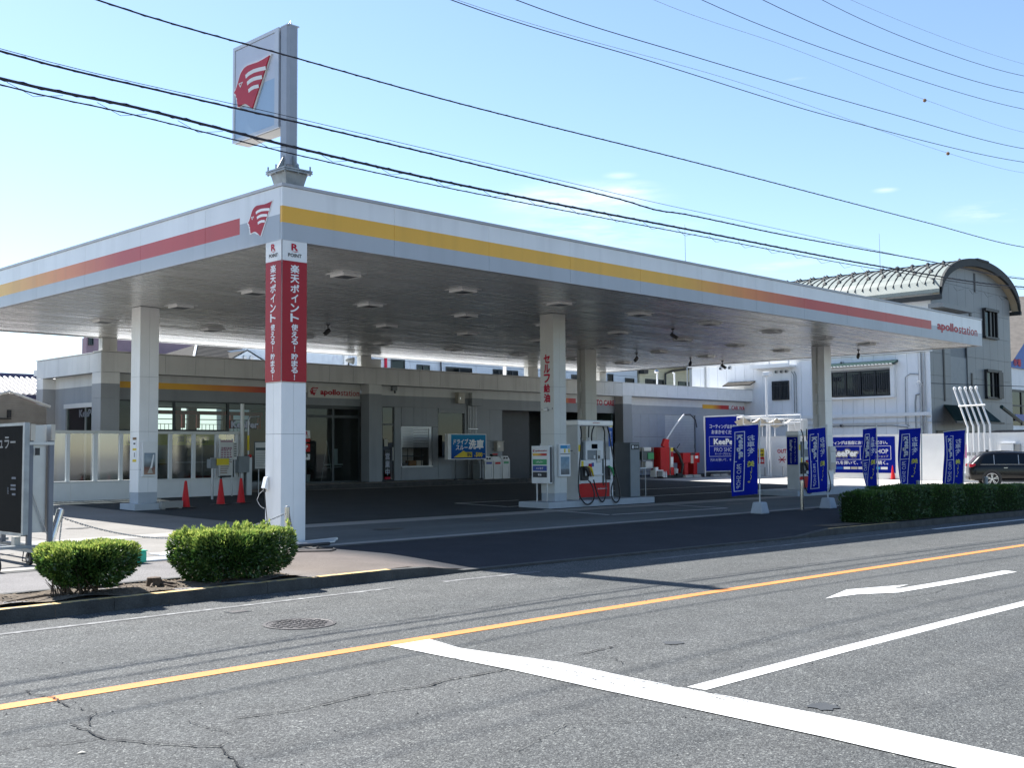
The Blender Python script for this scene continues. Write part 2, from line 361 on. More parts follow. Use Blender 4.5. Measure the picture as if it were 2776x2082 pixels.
mk('red_machine', (.45, .02, .02), rough=.3, spec=.2, var=.06)
mk('cone', (.62, .022, .025), rough=.45, spec=.2, var=.06)
mk('black', (.02, .02, .022), rough=.5, var=.1)
mk('rubber', (.014, .014, .015), rough=.45, var=.1)
mk('dark', (.045, .05, .055), rough=.5, var=.1)
mk('dark_frame', (.03, .04, .045), rough=.4, var=.05)
mk('alu', (.42, .43, .44), rough=.38, metal=.6, var=.06)
mk('alu_pale', (.60, .60, .57), rough=.45, metal=.15, var=.05)
mk('steel', (.55, .54, .52), rough=.22, metal=1, var=.1, vs_=20)
mk('galv', (.27, .29, .30), rough=.5, metal=.5, var=.2, vs_=6)
mk('pole_grey', (.30, .33, .38), rough=.4, var=.05)
mk('sign_grey', (.46, .50, .56), rough=.35, var=.03)
mk('sign_blue', (.33, .44, .57), rough=.3, var=.03)
mk('grey_mid', (.22, .24, .25), rough=.5, var=.06)
mk('grey_dark', (.075, .085, .095), rough=.5, var=.08)
mk('green_dark', (.05, .075, .075), rough=.5, var=.08)
mk('green', (.05, .32, .12), rough=.45, var=.05)
mk('green_box', (.02, .48, .30), rough=.4, var=.05)
mk('navy', (.005, .014, .23), rough=.8, spec=.05, var=.06)
mk('flag', (.005, .015, .26), rough=.8, spec=.05, var=.08, vs_=5)
mk('blue', (.02, .06, .30), rough=.45, var=.05)
mk('sky_blue', (.03, .26, .50), rough=.4, spec=.2, var=.05)
mk('deep_blue', (.02, .10, .40), rough=.4, spec=.2, var=.05)
mk('yellow', (.72, .55, .04), rough=.5, spec=.2, var=.05)
mk('yellow_text', (.62, .60, .08), rough=.6, var=.05)
mk('beige', (.45, .42, .36), rough=.5, var=.05)
mk('brown', (.20, .11, .05), rough=.7, var=.2, vs_=8)
mk('wire', (.010, .010, .022), rough=.6, var=.05)
mk('print_grey', (.14, .15, .16), rough=.5, var=.05)
mk('text_white', (.80, .80, .80), rough=.5, var=0)
mk('text_dim', (.50, .52, .62), rough=.6, var=0)
mk('text_red', (.46, .01, .04), rough=.5, spec=.2, var=0)
mk('text_black', (.02, .02, .025), rough=.5, var=0)
mk('house_blue', (.50, .56, .62), rough=.7, var=.05)
mk('house_pink', (.30, .215, .255), rough=.8, var=.06)
mk('house_cream', (.60, .58, .44), rough=.8, var=.05)
mk('panel_white', (.80, .81, .82), rough=.6, var=.06, vs_=1.0, streak=.35, rain=.07)
mk('tower_grey', (.19, .20, .205), rough=.45, var=.07, vs_=.8)
mk('tower_dark', (.13, .15, .17), rough=.5, var=.06)
mk('roof_metal', (.25, .275, .245), rough=.4, var=.06, vs_=2)
mk('roof_dark', (.022, .026, .027), rough=.7, var=.1)
mk('roof_green', (.008, .035, .028), rough=.4, var=.15)
mk('litter', (.16, .115, .07), rough=.9, var=.3, vs_=40)
mk('film', (.26, .27, .05), rough=.5)
mk('print_blue', (.03, .055, .10), rough=.5)
mk('roof_slate', (.055, .052, .048), rough=.9, spec=.1, var=.15)
mk('roof_brown', (.16, .14, .12), rough=.8, var=.15, vs_=3)
mk('tile_pale', (.55, .52, .50), rough=.6, var=.12)
mk('tile_navy', (.04, .04, .10), rough=.5, var=.1)
mk('corrugated', (.33, .30, .27), rough=.7, var=.10)
mk('wall_white', (.84, .84, .83), rough=.75, var=.05, vs_=1.2, fleck=(30, .04), bump=.2, bs=30)
mk('car_black', (.003, .003, .004), rough=.25, var=0, spec=.3, coat=.25)
mk('tyre', (.02, .02, .02), rough=.85, var=.1)
mk('rim', (.55, .55, .56), rough=.25, metal=.9, var=.03)
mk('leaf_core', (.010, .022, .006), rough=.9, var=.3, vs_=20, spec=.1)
mk('sign_black', (.010, .011, .012), rough=.6, spec=.02)
mk('pinkp', (.62, .16, .36), rough=.6)
mk('lit_wing_grey', (.36, .38, .41), rough=.55, var=.04)  # shop grey lightened to carry open sky light on the right wing
mk('lit_wing_white', (.74, .75, .76), rough=.55, var=.04)  # parapet cream lightened, with the open sky's light put into the colour
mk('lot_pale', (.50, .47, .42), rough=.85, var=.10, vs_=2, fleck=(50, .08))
mk('shaded_concrete', (.10, .10, .10), rough=.85, color_fn=shaded_fn, var=.08, fleck=(60, .12), bump=.25, bs=40)  # forecourt concrete darkened, putting the canopy's shade into its colour
mk('wood', (.09, .06, .04), rough=.9, var=.3, vs_=30, bump=.5)
mk('interior', (.11, .11, .105), rough=.8, var=.1)
mk('interior_floor', (.20, .20, .20), rough=.5, var=.1)
def glass(name, tint, gloss=.0, ro=.02, gc=(.50, .55, .58)):
    m = bpy.data.materials.new(name); m.use_nodes = True; t = m.node_tree; t.nodes.clear()
    o = t.nodes.new('ShaderNodeOutputMaterial'); tr = t.nodes.new('ShaderNodeBsdfTransparent'); tr.inputs[0].default_value = (*tint, 1)
    g = t.nodes.new('ShaderNodeBsdfGlossy'); g.inputs['Roughness'].default_value = ro; g.inputs[0].default_value = (*gc, 1)
    f = t.nodes.new('ShaderNodeFresnel'); f.inputs[0].default_value = 1.52
    mx = t.nodes.new('ShaderNodeMixShader'); a = nmath(t, 'ADD', nmath(t, 'MULTIPLY', f.outputs[0], 1.0), gloss)
    t.links.new(a, mx.inputs[0]); t.links.new(tr.outputs[0], mx.inputs[1]); t.links.new(g.outputs[0], mx.inputs[2]); t.links.new(mx.outputs[0], o.inputs[0]); M[name] = m
glass('glass', (.50, .57, .57), .0)
glass('glass_clear', (.72, .78, .78), .14, .06, (.95, .97, .97))
glass('glass_dark', (.10, .12, .13), .02)
m = bpy.data.materials.new('frosted'); m.use_nodes = True; t_ = m.node_tree; t_.nodes.clear(); o_ = t_.nodes.new('ShaderNodeOutputMaterial'); d_ = t_.nodes.new('ShaderNodeBsdfTranslucent'); d_.inputs[0].default_value = (.55, .62, .56, 1); t_.links.new(d_.outputs[0], o_.inputs[0]); M['frosted'] = m
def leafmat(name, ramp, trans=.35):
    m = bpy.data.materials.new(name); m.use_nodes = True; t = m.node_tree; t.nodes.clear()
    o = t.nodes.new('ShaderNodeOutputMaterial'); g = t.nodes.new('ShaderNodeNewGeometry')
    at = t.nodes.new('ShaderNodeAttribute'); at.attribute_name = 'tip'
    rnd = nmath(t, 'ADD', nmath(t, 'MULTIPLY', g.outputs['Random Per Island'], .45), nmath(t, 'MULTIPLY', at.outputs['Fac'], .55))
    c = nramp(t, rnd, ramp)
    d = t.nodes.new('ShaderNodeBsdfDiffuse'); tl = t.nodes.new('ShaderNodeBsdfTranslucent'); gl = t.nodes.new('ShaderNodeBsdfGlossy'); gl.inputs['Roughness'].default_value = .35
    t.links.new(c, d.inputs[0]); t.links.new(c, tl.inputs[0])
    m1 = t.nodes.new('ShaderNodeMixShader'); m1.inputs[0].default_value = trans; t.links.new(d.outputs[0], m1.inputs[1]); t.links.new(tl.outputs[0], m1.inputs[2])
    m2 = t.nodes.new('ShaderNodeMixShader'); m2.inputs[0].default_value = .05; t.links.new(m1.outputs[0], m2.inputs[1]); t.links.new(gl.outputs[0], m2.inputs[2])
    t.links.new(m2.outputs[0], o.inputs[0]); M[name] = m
leafmat('leaf', [(0, (.018, .05, .012)), (.38, (.045, .11, .02)), (.58, (.15, .25, .05)), (.8, (.36, .44, .09)), (1, (.55, .56, .16))], .45)  # bright end: new growth, brightened further to carry backlight on top
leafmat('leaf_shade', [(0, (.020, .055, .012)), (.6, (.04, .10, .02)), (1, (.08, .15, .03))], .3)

# the apollo-style profile emblem, unit box
HEAD = [(1, 1), (.84, .975), (.69, .965), (.52, .98), (.379, .99), (.30, .972), (.246, .935), (.205, .895), (.175, .85), (.14, .77), (.111, .69), (.08, .62), (.045, .56), (.0, .515), (.012, .495), (.05, .48), (.045, .455), (.07, .44), (.058, .415), (.07, .385), (.095, .36), (.088, .32), (.10, .27), (.105, .215), (.115, .17),
        (.16, .165), (.22, .185), (.28, .185), (.34, .165), (.40, .12), (.46, .065), (.524, 0)]
def bar(pts, th):
    return pts + [(x + .015, y - th) for x, y in pts[::-1]]
BARS = [bar([(.335, .80), (.42, .835), (.557, .85), (.70, .835), (.90, .80)], .085), bar([(.38, .635), (.46, .665), (.557, .675), (.66, .665), (.80, .64)], .085), bar([(.42, .455), (.50, .485), (.58, .49), (.71, .47)], .08)]
EYE = [(.14, .675), (.27, .675), (.19, .565)]
def emblem(parent, o, u, v, w, h, n, red='logo_red', white='text_white', rim=True, name='emblem', depth=.004):
    o = Vector(o); u = Vector(u); v = Vector(v); n = Vector(n)
    def pt(p, k): return o + u * (p[0] * w) + v * (p[1] * h) + n * k
    cx, cy = .42, .5
    if rim:
        mb = MB(); e = .035
        pts = [pt((p[0] + (e if p[0] > cx else -e), p[1] + (e if p[1] > cy else -e)), 0) for p in HEAD]
        mb.prism(pts, n * 0, n * depth); P(name + '_outline', mb, M[white], parent)
    mb = MB(); mb.prism([pt(p, depth) for p in HEAD], n * 0, n * depth); P(name, mb, M[red], parent)
    mb = MB()
    for b_ in BARS: mb.face([pt(p, depth * 2 + .003) for p in b_])
    a = [pt(p, depth * 2 + .003) for p in EYE]; mb.face(a); mb.mi = 1
    c = [(.172, .655), (.235, .655), (.195, .605)]
    mb.face([pt(p, depth * 2 + .006) for p in c])
    P(name + '_lines', mb, [M[white], M[red]], parent)
# ============================================================ THE SETTING
def zr(x): return -.115 - .0078 * min(max(x + 1, 0), 60)
def drop(x):                                   # 1 where the kerb is lowered for cars
    def ss(a, b, t): t = min(max((t - a) / (b - a), 0), 1); return t * t * (3 - 2 * t)
    return ss(-.95, -.1, x) * (1 - ss(8.2, 9.6, x))
def zk(x): return zr(x) + .125 - .095 * drop(x)
def zf(x, y): return .016 * max(y, 0) - min(.0012 * max(x, 0), .03)
def zp(x, y):                                  # pavement between kerb (-4.35) and forecourt (-.9)
    t = min(max((y + 4.35) / 3.45, 0), 1); k = min(1, t * 2.2)
    return zk(x) * (1 - k) + zf(x, -.9) * k if x > -1 else zk(x) * (1 - t) + zf(x, -.9) * t
def sheet(name, x0, x1, y0, y1, nx, ny, zfun, m, parent=None, kind=None, dz=0, ys=None, **k):
    mb = MB(); vs_ = []; fs = []
    if ys: ny = len(ys) - 1
    for j in range(ny + 1):
        for i in range(nx + 1):
            x = x0 + (x1 - x0) * i / nx; y = ys[j] if ys else y0 + (y1 - y0) * j / ny; vs_.append((x, y, zfun(x, y) + dz))
    for j in range(ny):
        for i in range(nx): a = j * (nx + 1) + i; fs.append((a, a + 1, a + nx + 2, a + nx + 1))
    mb.raw(vs_, fs); return P(name, mb, m, parent, kind=kind, **k)
B('terrain', -1500, 1500, -1500, 1500, -1.6, -1.1, M['concrete'], kind='structure')
road = sheet('road', -70, 130, -19, -4.5, 200, 1, lambda x, y: zr(x), M['asphalt'], kind='structure')
forecourt = sheet('forecourt', -14, 64, 0, 0, 78, 4, zf, M['concrete'], kind='structure', ys=[-.94, 0, 10, 20, 40])
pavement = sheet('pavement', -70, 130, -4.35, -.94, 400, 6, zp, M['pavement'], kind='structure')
sheet('near_pavement', -70, 130, -40, -19.2, 200, 1, lambda x, y: zr(x) + .13, M['pavement'], kind='structure')
# apron sheet toned for canopy shade, and lane strips on the forecourt
sheet('concrete_strip', -14, 30, 2.5, 3.15, 44, 1, zf, M['concrete_pale'], forecourt, dz=.004)
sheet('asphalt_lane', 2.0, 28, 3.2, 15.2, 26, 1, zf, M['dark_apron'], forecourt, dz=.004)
sheet('shaded_apron', .25, 28.25, -.6, 2.49, 28, 1, zf, M['shaded_concrete'], forecourt, dz=.004, ys=[-.6, 0, 2.49])  # dark sheet standing in for canopy shade, ending at the shadow edge
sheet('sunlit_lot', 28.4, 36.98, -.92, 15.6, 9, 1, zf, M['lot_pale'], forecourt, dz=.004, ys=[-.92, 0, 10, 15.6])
def blot(name, cx, cy, rx, ry, seed, m):
    r = random.Random(seed); mb = MB(); pts = []
    for i in range(26):
        t = i / 26 * 2 * math.pi; k = r.uniform(.75, 1.15); x = cx + rx * k * math.cos(t); y = cy + ry * k * math.sin(t); pts.append((x, y, zf(x, y) + .0085))
    mb.face(pts); P(name, mb, M[m], forecourt)
for i, (cx, cy, rx, ry) in enumerate(((3.2, 1.2, .35, .18), (6.4, 1.7, .22, .14), (8.2, .9, .30, .10), (15.5, 1.6, .4, .2), (-1.8, 1.6, .18, .12), (-1.0, 5.2, .25, .15), (18, 1.2, .3, .2))): blot('oil_stain', cx, cy, rx, ry, i, 'stain')
for x in (3, 6, 9, 15, 18, 21, 24): P('floor_joint', MB().face([(x - .006, -.55, zf(x, -1) + .0065), (x + .006, -.55, zf(x, -1) + .0065), (x + .006, 2.48, zf(x, 2.48) + .008), (x - .006, 2.48, zf(x, 2.48) + .008)]), M['crack'], forecourt)
for x in (-2.4, -5.0): P('floor_joint', MB().face([(x - .006, 0, zf(x, 0) + .003), (x + .006, 0, zf(x, 0) + .003), (x + .006, 12, zf(x, 12) + .006), (x - .006, 12, zf(x, 12) + .006)]), M['crack'], forecourt)
sheet('front_lip', -14, 40, -.9, -.62, 54, 1, zf, M['concrete_pale'], forecourt, dz=.005)
# drain channel along the front of the forecourt
mb = MB()
for i in range(60):
    x = -12 + i * .9; mb.box(x, x + .885, -1.13, -.95, zf(x, -1) - .05, zf(x, -1) + .006)
P('drain_cover', mb, M['kerb'], forecourt, kind='stuff')
# painted bays under the canopy
def stripe_poly(name, pts, m, parent, zfun, w=.1, closed=False, dz=.01):
    mb = MB(); n = len(pts)
    for i in range(n if closed else n - 1):
        a = Vector((*pts[i], 0)); b = Vector((*pts[(i + 1) % n], 0)); d = (b - a).normalized(); s = Vector((-d.y, d.x, 0)) * w / 2
        k = max(1, int((b - a).length / 1.0))
        for j in range(k):
            p = a + (b - a) * j / k; q = a + (b - a) * (j + 1) / k
            mb.face([(c.x, c.y, zfun(c.x, c.y) + dz) for c in (p - s, q - s, q + s, p + s)])
    return P(name, mb, m, parent)
stripe_poly('bay_line', [(9.5, .95), (13.6, .6), (13.7, 2.5)], M['bay_paint'], forecourt, zf, .09)
stripe_poly('bay_line', [(9.6, 3.15), (9.4, .95)], M['bay_paint'], forecourt, zf, .09)
stripe_poly('bay_line', [(12.2, 6.55), (9.85, 6.6), (9.8, 4.6), (10.3, 4.6)], M['bay_paint'], forecourt, zf, .09)
stripe_poly('bay_line', [(15, 5.6), (26, 5.6)], M['bay_paint'], forecourt, zf, .10)
stripe_poly('bay_line', [(16, 8.6), (30, 8.6)], M['bay_paint'], forecourt, zf, .10)
# road markings
def rsheet(name, pts, m, dz=.004, k=None):
    mb = MB(); mb.face([(x, y, zr(x) + dz) for x, y in pts]); return P(name, mb, m, road)
def rline(name, x0, x1, y, w, m, step=2.0):
    mb = MB(); x = x0
    while x < x1 - 1e-6:
        q = min(x + step, x1); mb.face([(x, y - w / 2, zr(x) + .004), (q, y - w / 2, zr(q) + .004), (q, y + w / 2, zr(q) + .004), (x, y + w / 2, zr(x) + .004)]); x = q
    return P(name, mb, m, road)
rline('orange_line', -60, 120, -8.10, .155, M['paint_orange'])
rline('lane_line', -4.07, 120, -10.97, .15, M['paint_white'])
rline('edge_line', -12, -1.9, -5.16, .095, M['paint_white_worn']); rline('edge_line', -1.1, .6, -5.14, .10, M['paint_white_worn'])
rline('edge_line', 3.0, 12.6, -5.15, .10, M['paint_white_worn']); rline('edge_line', 12.6, 110, -5.15, .11, M['paint_white'])
mb = MB(); ys = [-8.19, -8.7, -9.7, -10.5, -11.3, -12.2, -13.2, -14.5]
xa = [-3.98, -4.10, -4.01, -4.10, -4.14, -4.19, -4.33, -4.5]; xb = [-4.41, -4.43, -4.46, -4.53, -4.58, -4.64, -4.76, -4.95]
for i in range(len(ys) - 1): mb.face([(xb[i], ys[i], zr(-4) + .007), (xb[i + 1], ys[i + 1], zr(-4) + .007), (xa[i + 1], ys[i + 1], zr(-4) + .007), (xa[i], ys[i], zr(-4) + .007)])
P('stop_line', mb, M['paint_white'], road)
# grit gathered in the gutter and small stones on the road
mb = MB(); rg = random.Random(77)
for i in range(1500):
    x = rg.uniform(-9, 9); y = -4.52 - abs(rg.gauss(0, .12)) if i % 3 else rg.uniform(-13, -5); s_ = rg.uniform(.004, .011); z = zr(x); a_ = rg.uniform(0, 3)
    c, d = math.cos(a_) * s_, math.sin(a_) * s_; mb.raw([(x + c, y + d, z), (x - d, y + c, z), (x - c, y - d, z), (x + d, y - c, z), (x, y, z + s_ * .8)], [(0, 1, 4), (1, 2, 4), (2, 3, 4), (3, 0, 4)])
P('road_grit', mb, M['kerb'], road, kind='stuff')
ar = [(.62, -9.31), (1.52, -9.08), (2.49, -9.36), (2.05, -9.40), (1.86, -9.38), (2.10, -9.46), (3.2, -9.50), (4.95, -9.53), (4.86, -9.72), (3.2, -9.70), (2.32, -9.66), (1.66, -9.63), (1.19, -9.38)]
mb = MB()
for q in ([0, 1, 12], [1, 2, 3, 4], [1, 4, 12], [4, 5, 11, 12], [5, 6, 9, 10, 11], [6, 7, 8, 9]):
    mb.face([(ar[i][0], ar[i][1], zr(ar[i][0]) + .006) for i in q][::-1])
P('lane_arrow', mb, M['paint_white'], road)
def crack(pts, w=.012, seed=1, m='crack', nm='crack'):
    r = random.Random(seed); P2 = []
    for i in range(len(pts) - 1):
        a, b = pts[i], pts[i + 1]; L_ = math.dist(a, b); k = max(2, int(L_ / .035))
        for j in range(k):
            t = j / k; P2.append((a[0] + (b[0] - a[0]) * t + r.uniform(-.012, .012), a[1] + (b[1] - a[1]) * t + r.uniform(-.012, .012)))
    P2.append(pts[-1]); mb = MB()
    for i in range(len(P2) - 1):
        a = Vector((*P2[i], 0)); b = Vector((*P2[i + 1], 0)); d = b - a
        if d.length < 1e-5: continue
        s = Vector((-d.y, d.x, 0)).normalized() * w * r.uniform(.35, 1.1) * .55; z = zr(a.x) + .0095
        mb.face([(a.x - s.x, a.y - s.y, z), (b.x - s.x, b.y - s.y, z), (b.x + s.x, b.y + s.y, z), (a.x + s.x, a.y + s.y, z)])
    return P(nm, mb, M[m], road)
crack([(-7.16, -7.75), (-7.19, -7.84), (-7.13, -8.08), (-7.17, -8.41)], .012, 1)
crack([(-7.15, -8.51), (-7.12, -8.68), (-7.23, -8.81), (-7.30, -8.99)], .009, 2)
crack([(-7.36, -8.86), (-7.37, -9.10), (-7.39, -9.29), (-7.35, -9.42), (-7.23, -9.65), (-7.12, -9.86), (-7.03, -9.96), (-7.10, -10.17), (-7.16, -10.35), (-7.3, -10.9)], .015, 3)
crack([(-8.1, -9.25), (-7.91, -9.23), (-7.72, -9.20), (-7.55, -9.29), (-7.40, -9.31)], .010, 4)
crack([(-7.03, -9.96), (-6.93, -9.90), (-6.83, -9.92)], .008, 5); crack([(-6.85, -9.28), (-6.86, -9.50), (-6.84, -9.73)], .007, 6)
crack([(-6.61, -9.44), (-6.28, -9.55), (-5.83, -9.52), (-5.65, -9.50), (-5.24, -9.61), (-5.03, -9.55), (-4.44, -9.59)], .019, 7)
crack([(-3.63, -9.58), (-3.17, -9.56)], .02, 8); crack([(-3.95, -9.55), (-3.63, -9.58), (-3.62, -9.9), (-3.75, -10.1)], .008, 9)
crack([(1.1, -9.80), (1.9, -9.92), (2.4, -9.83)], .012, 10); crack([(-4.43, -9.0), (-4.25, -9.5), (-4.2, -10.3), (-4.12, -10.9), (-4.2, -11.5)], .010, 21)
crack([(-9.2, -9.9), (-8.6, -9.6), (-8.1, -9.25)], .009, 22); crack([(-2.0, -12.4), (-1.1, -12.1), (-.3, -12.3)], .007, 23); crack([(-6.0, -11.2), (-5.4, -11.0), (-5.0, -11.3)], .006, 24); crack([(-3.3, -7.2), (-2.5, -7.25), (-1.6, -7.15)], .006, 25)
crack([(-5.2, -5.9), (-4.4, -5.85), (-3.4, -5.95)], .008, 26); crack([(-4.4, -9.62), (-4.3, -10.1), (-4.35, -10.6), (-4.2, -11.0), (-4.25, -11.4)], .008, 11)
def patch(cx, cy, rx, ry, seed, m='seal'):
    r = random.Random(seed); mb = MB(); pts = []
    for i in range(18):
        t = i / 18 * 2 * math.pi; k = r.uniform(.7, 1.15); x = cx + rx * k * math.cos(t); pts.append((x, cy + ry * k * math.sin(t), zr(x) + .0055))
    mb.face(pts); P('tar_patch', mb, M[m], road)
patch(-3.98, -11.85, .10, .10, 1); patch(-2.75, -9.8, .09, .08, 2)
r_ = random.Random(4)
# manhole cover
t = thing('manhole_cover', (-4.22, -6.64, zr(-4)), 'round patterned iron manhole cover set in the road near the orange line', 'manhole cover')
mb = MB(); mb.lathe((-4.22, -6.64, zr(-4)), [(.335, 0), (.335, .007), (.305, .008), (.30, .004)], 40); P('rim', mb, M['iron'], t)
mb = MB(); rr_ = random.Random(3)
for i in range(9):
    for j in range(9):
        x = (i - 4) * .064; y = (j - 4) * .064
        if math.hypot(x, y) < .265: mb.box(-4.22 + x - .020, -4.22 + x + .014 + rr_.uniform(0, .012), -6.64 + y - .010 - rr_.uniform(0, .014), -6.64 + y + .010 + rr_.uniform(0, .014), zr(-4) + .004, zr(-4) + .010)
P('tread_pattern', mb, M['iron'], t, kind='stuff')
t = thing('valve_lid', (-4.17, -5.50, zr(-4)), 'small flat iron valve lid in the road beside the kerb', 'valve lid')
B('lid', -4.26, -4.08, -5.56, -5.44, zr(-4), zr(-4) + .007, M['iron'], t); B('rim', -4.28, -4.06, -5.58, -5.42, zr(-4), zr(-4) + .005, M['dark'], t)
# kerb stones: one object each while they show, sunk where cars cross
kerb = thing('kerb', (0, -4.42, -.12), None, None); kerb['kind'] = 'structure'
x = -14.0; i = 0
while x < 44:
    L_ = .598
    mb = MB(); a, b = zk(x), zk(x + L_); lo = -.45; y0, y1 = -4.5, -4.35
    if drop(x) > .02 and drop(x + L_) > .02 and drop(x) < .999: pass
    mb.raw([(x, y0, lo), (x + L_, y0, lo), (x + L_, y1, lo), (x, y1, lo), (x, y0 + .012, a), (x + L_, y0 + .012, b), (x + L_, y1, b), (x, y1, a)],
           [(0, 3, 2, 1), (4, 5, 6, 7), (0, 1, 5, 4), (1, 2, 6, 5), (2, 3, 7, 6), (3, 0, 4, 7)])
    P('kerb_stone', mb, M['kerb'], kerb)
    if (x < -.9 and not -1.4 < x < -.9) or 9.4 < x < 12.3:
        yb = MB(); yb.face([(x + .004, y0 + .014, a + .003), (x + L_ - .004, y0 + .014, b + .003), (x + L_ - .004, y1 - .02, b + .003), (x + .004, y1 - .02, a + .003)])
        P('yellow_paint', yb, M['kerb_yellow'], kerb)
    x += .602; i += 1
# planting strips
def hump(x, y): return zk(x) - .015 + .03 * math.sin(x * 5.1) * math.sin(y * 7 + x * 3)
sheet('soil_strip', -10, -2.55, -4.35, -3.52, 90, 8, lambda x, y: hump(x, y) + .03, M['soil'], kind='structure')
sheet('soil_strip', 9.9, 44, -4.35, -3.45, 120, 3, lambda x, y: zk(x) + .02, M['soil'], kind='structure')
mb = MB()
for k in range(24): a = -12 + k * .6; (mb.box(a, a + .594, -3.52, -3.42, -.1, zk(a) + .03) if a < -2.6 else None)
P('edging_stone', mb, M['kerb'], kerb, kind='stuff')

# ============================================================ CANOPY
CX, CY, CZ0, CZ1 = 28.36, 17.0, 4.97, 5.90
can = thing('station_canopy', (0, 0, 0), 'huge flat white filling station canopy with yellow and red striped edge on square columns', 'canopy')
def fpanels(axis, L_, n, m):
    for i in range(n):
        a = L_ * i / n + .003; b = L_ * (i + 1) / n - .003
        if axis == 'x': B('fascia_panel', a, b, 0, .06, CZ0, 5.845, m, can)
        elif axis == 'y': B('fascia_panel', 0, .06, max(a, .063), b, CZ0, 5.845, m, can)
        elif axis == 'r': B('fascia_panel', CX - .06, CX, max(a, .063), b, CZ0, 5.845, m, can)
        else: B('fascia_panel', a, b, CY - .06, CY, CZ0, 5.845, m, can)
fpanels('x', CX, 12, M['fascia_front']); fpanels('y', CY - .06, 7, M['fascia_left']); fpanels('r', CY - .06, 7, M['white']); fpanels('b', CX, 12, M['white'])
for i in range(12):
    a = CX * i / 12; b = CX * (i + 1) / 12
    B('coping', a - (.02 if i == 0 else -.004), b - .004 + (.024 if i == 11 else 0), -.02, .13, 5.85, 5.90, M['cap'], can)
    B('coping', a - (.02 if i == 0 else -.004), b - .004 + (.024 if i == 11 else 0), CY - .13, CY + .02, 5.85, 5.90, M['cap'], can)
for i in range(7):
    a = .134 + (CY - .268) * i / 7; b = .134 + (CY - .268) * (i + 1) / 7
    B('coping', -.02, .13, a, b - .006, 5.85, 5.90, M['cap'], can); B('coping', CX - .13, CX + .02, a, b - .006, 5.85, 5.90, M['cap'], can)
B('roof_deck', .06, CX - .06, .06, CY - .06, 5.62, 5.70, M['cap'], can)
B('bottom_trim', -.006, CX + .006, -.006, .10, 4.955, 4.969, M['cap'], can); B('bottom_trim', -.006, .10, .101, CY + .006, 4.955, 4.969, M['cap'], can)
B('bottom_trim', CX - .10, CX + .006, .101, CY + .006, 4.955, 4.969, M['cap'], can); B('bottom_trim', .101, CX - .101, CY - .10, CY + .006, 4.955, 4.969, M['cap'], can)
# ribbed metal ceiling: long slats with a groove between, in three fields split by the joints
mb = MB(); y = .101; pitch_ = .105
while y < CY - .11:
    for xa_, xb_ in ((.101, 5.50), (5.512, 22.30), (22.312, CX - .101)):
        y2 = min(y + pitch_ - .008, CY - .102)
        mb.face([(xa_, y, 4.975), (xa_, y2, 4.975), (xb_, y2, 4.975), (xb_, y, 4.975)])
        mb.face([(xa_, y2, 4.975), (xa_, y2 + .008, 4.992), (xb_, y2 + .008, 4.992), (xb_, y2, 4.975)])
    y += pitch_
P('ceiling_slats', mb, M['soffit'], can, kind='stuff')
B('ceiling_backing', .10, CX - .10, .10, CY - .10, 4.996, 5.02, M['dark'], can)
# columns
def column(x0, x1, y0, y1, zb, base=None, m='column', joints=(1.65, 3.35), plinth_h=.26):
    """panelled square column: four clad faces per storey, thin joints"""
    c = MB(); c.box(x0 + .012, x1 - .012, y0 + .012, y1 - .012, zb, CZ0); core = P('column', c, M['grey_mid'], can)
    zs = [zb + (plinth_h if plinth_h else 0)] + [j for j in joints if j > zb + .5] + [CZ0 - .002]
    if plinth_h: B('plinth', x0 + .004, x1 - .004, y0 + .004, y1 - .004, zb, zb + plinth_h - .004, M['plinth'], core)
    for a, b in zip(zs[:-1], zs[1:]):
        xm = (x0 + x1) / 2; ym = (y0 + y1) / 2
        for q in ((x0, xm - .002), (xm + .002, x1)):
            B('cladding_panel', q[0], q[1], y0, y0 + .012, a, b - .006, M[m], core); B('cladding_panel', q[0], q[1], y1 - .012, y1, a, b - .006, M[m], core)
        for q in ((y0 + .0125, ym - .002), (ym + .002, y1 - .0125)):
            B('cladding_panel', x0, x0 + .012, q[0], q[1], a, b - .006, M[m], core); B('cladding_panel', x1 - .012, x1, q[0], q[1], a, b - .006, M[m], core)
    return core
cc = column(.012, .487, .012, .462, zf(0, 0) - .05, joints=(.33, 1.78, 2.62), plinth_h=0)
lc = column(2.34, 2.82, 9.40, 9.84, .14, joints=(1.1, 2.0, 3.3), plinth_h=.42)
pc = column(10.61, 11.07, 3.72, 4.18, .20, m='column_cream', joints=(1.9, 3.1), plinth_h=.20)
c3 = column(18.78, 19.36, 9.72, 10.10, .14, m='column_cream', joints=(1.9, 3.1))
c4 = column(23.98, 24.44, 3.57, 4.04, .18, joints=(1.9, 3.1), plinth_h=.10)
for x0, x1 in ((4.86, 5.33), (14.55, 15.02), (23.25, 23.85), (27.85, 28.30)): column(x0, x1, 16.72, 16.96, 4.3, m='column_cream', joints=(), plinth_h=0)
# raised concrete foot of the left column
B('column_foot', 2.18, 2.95, 9.24, 10.0, .05, .30, M['plinth'], can, bevel=.01)
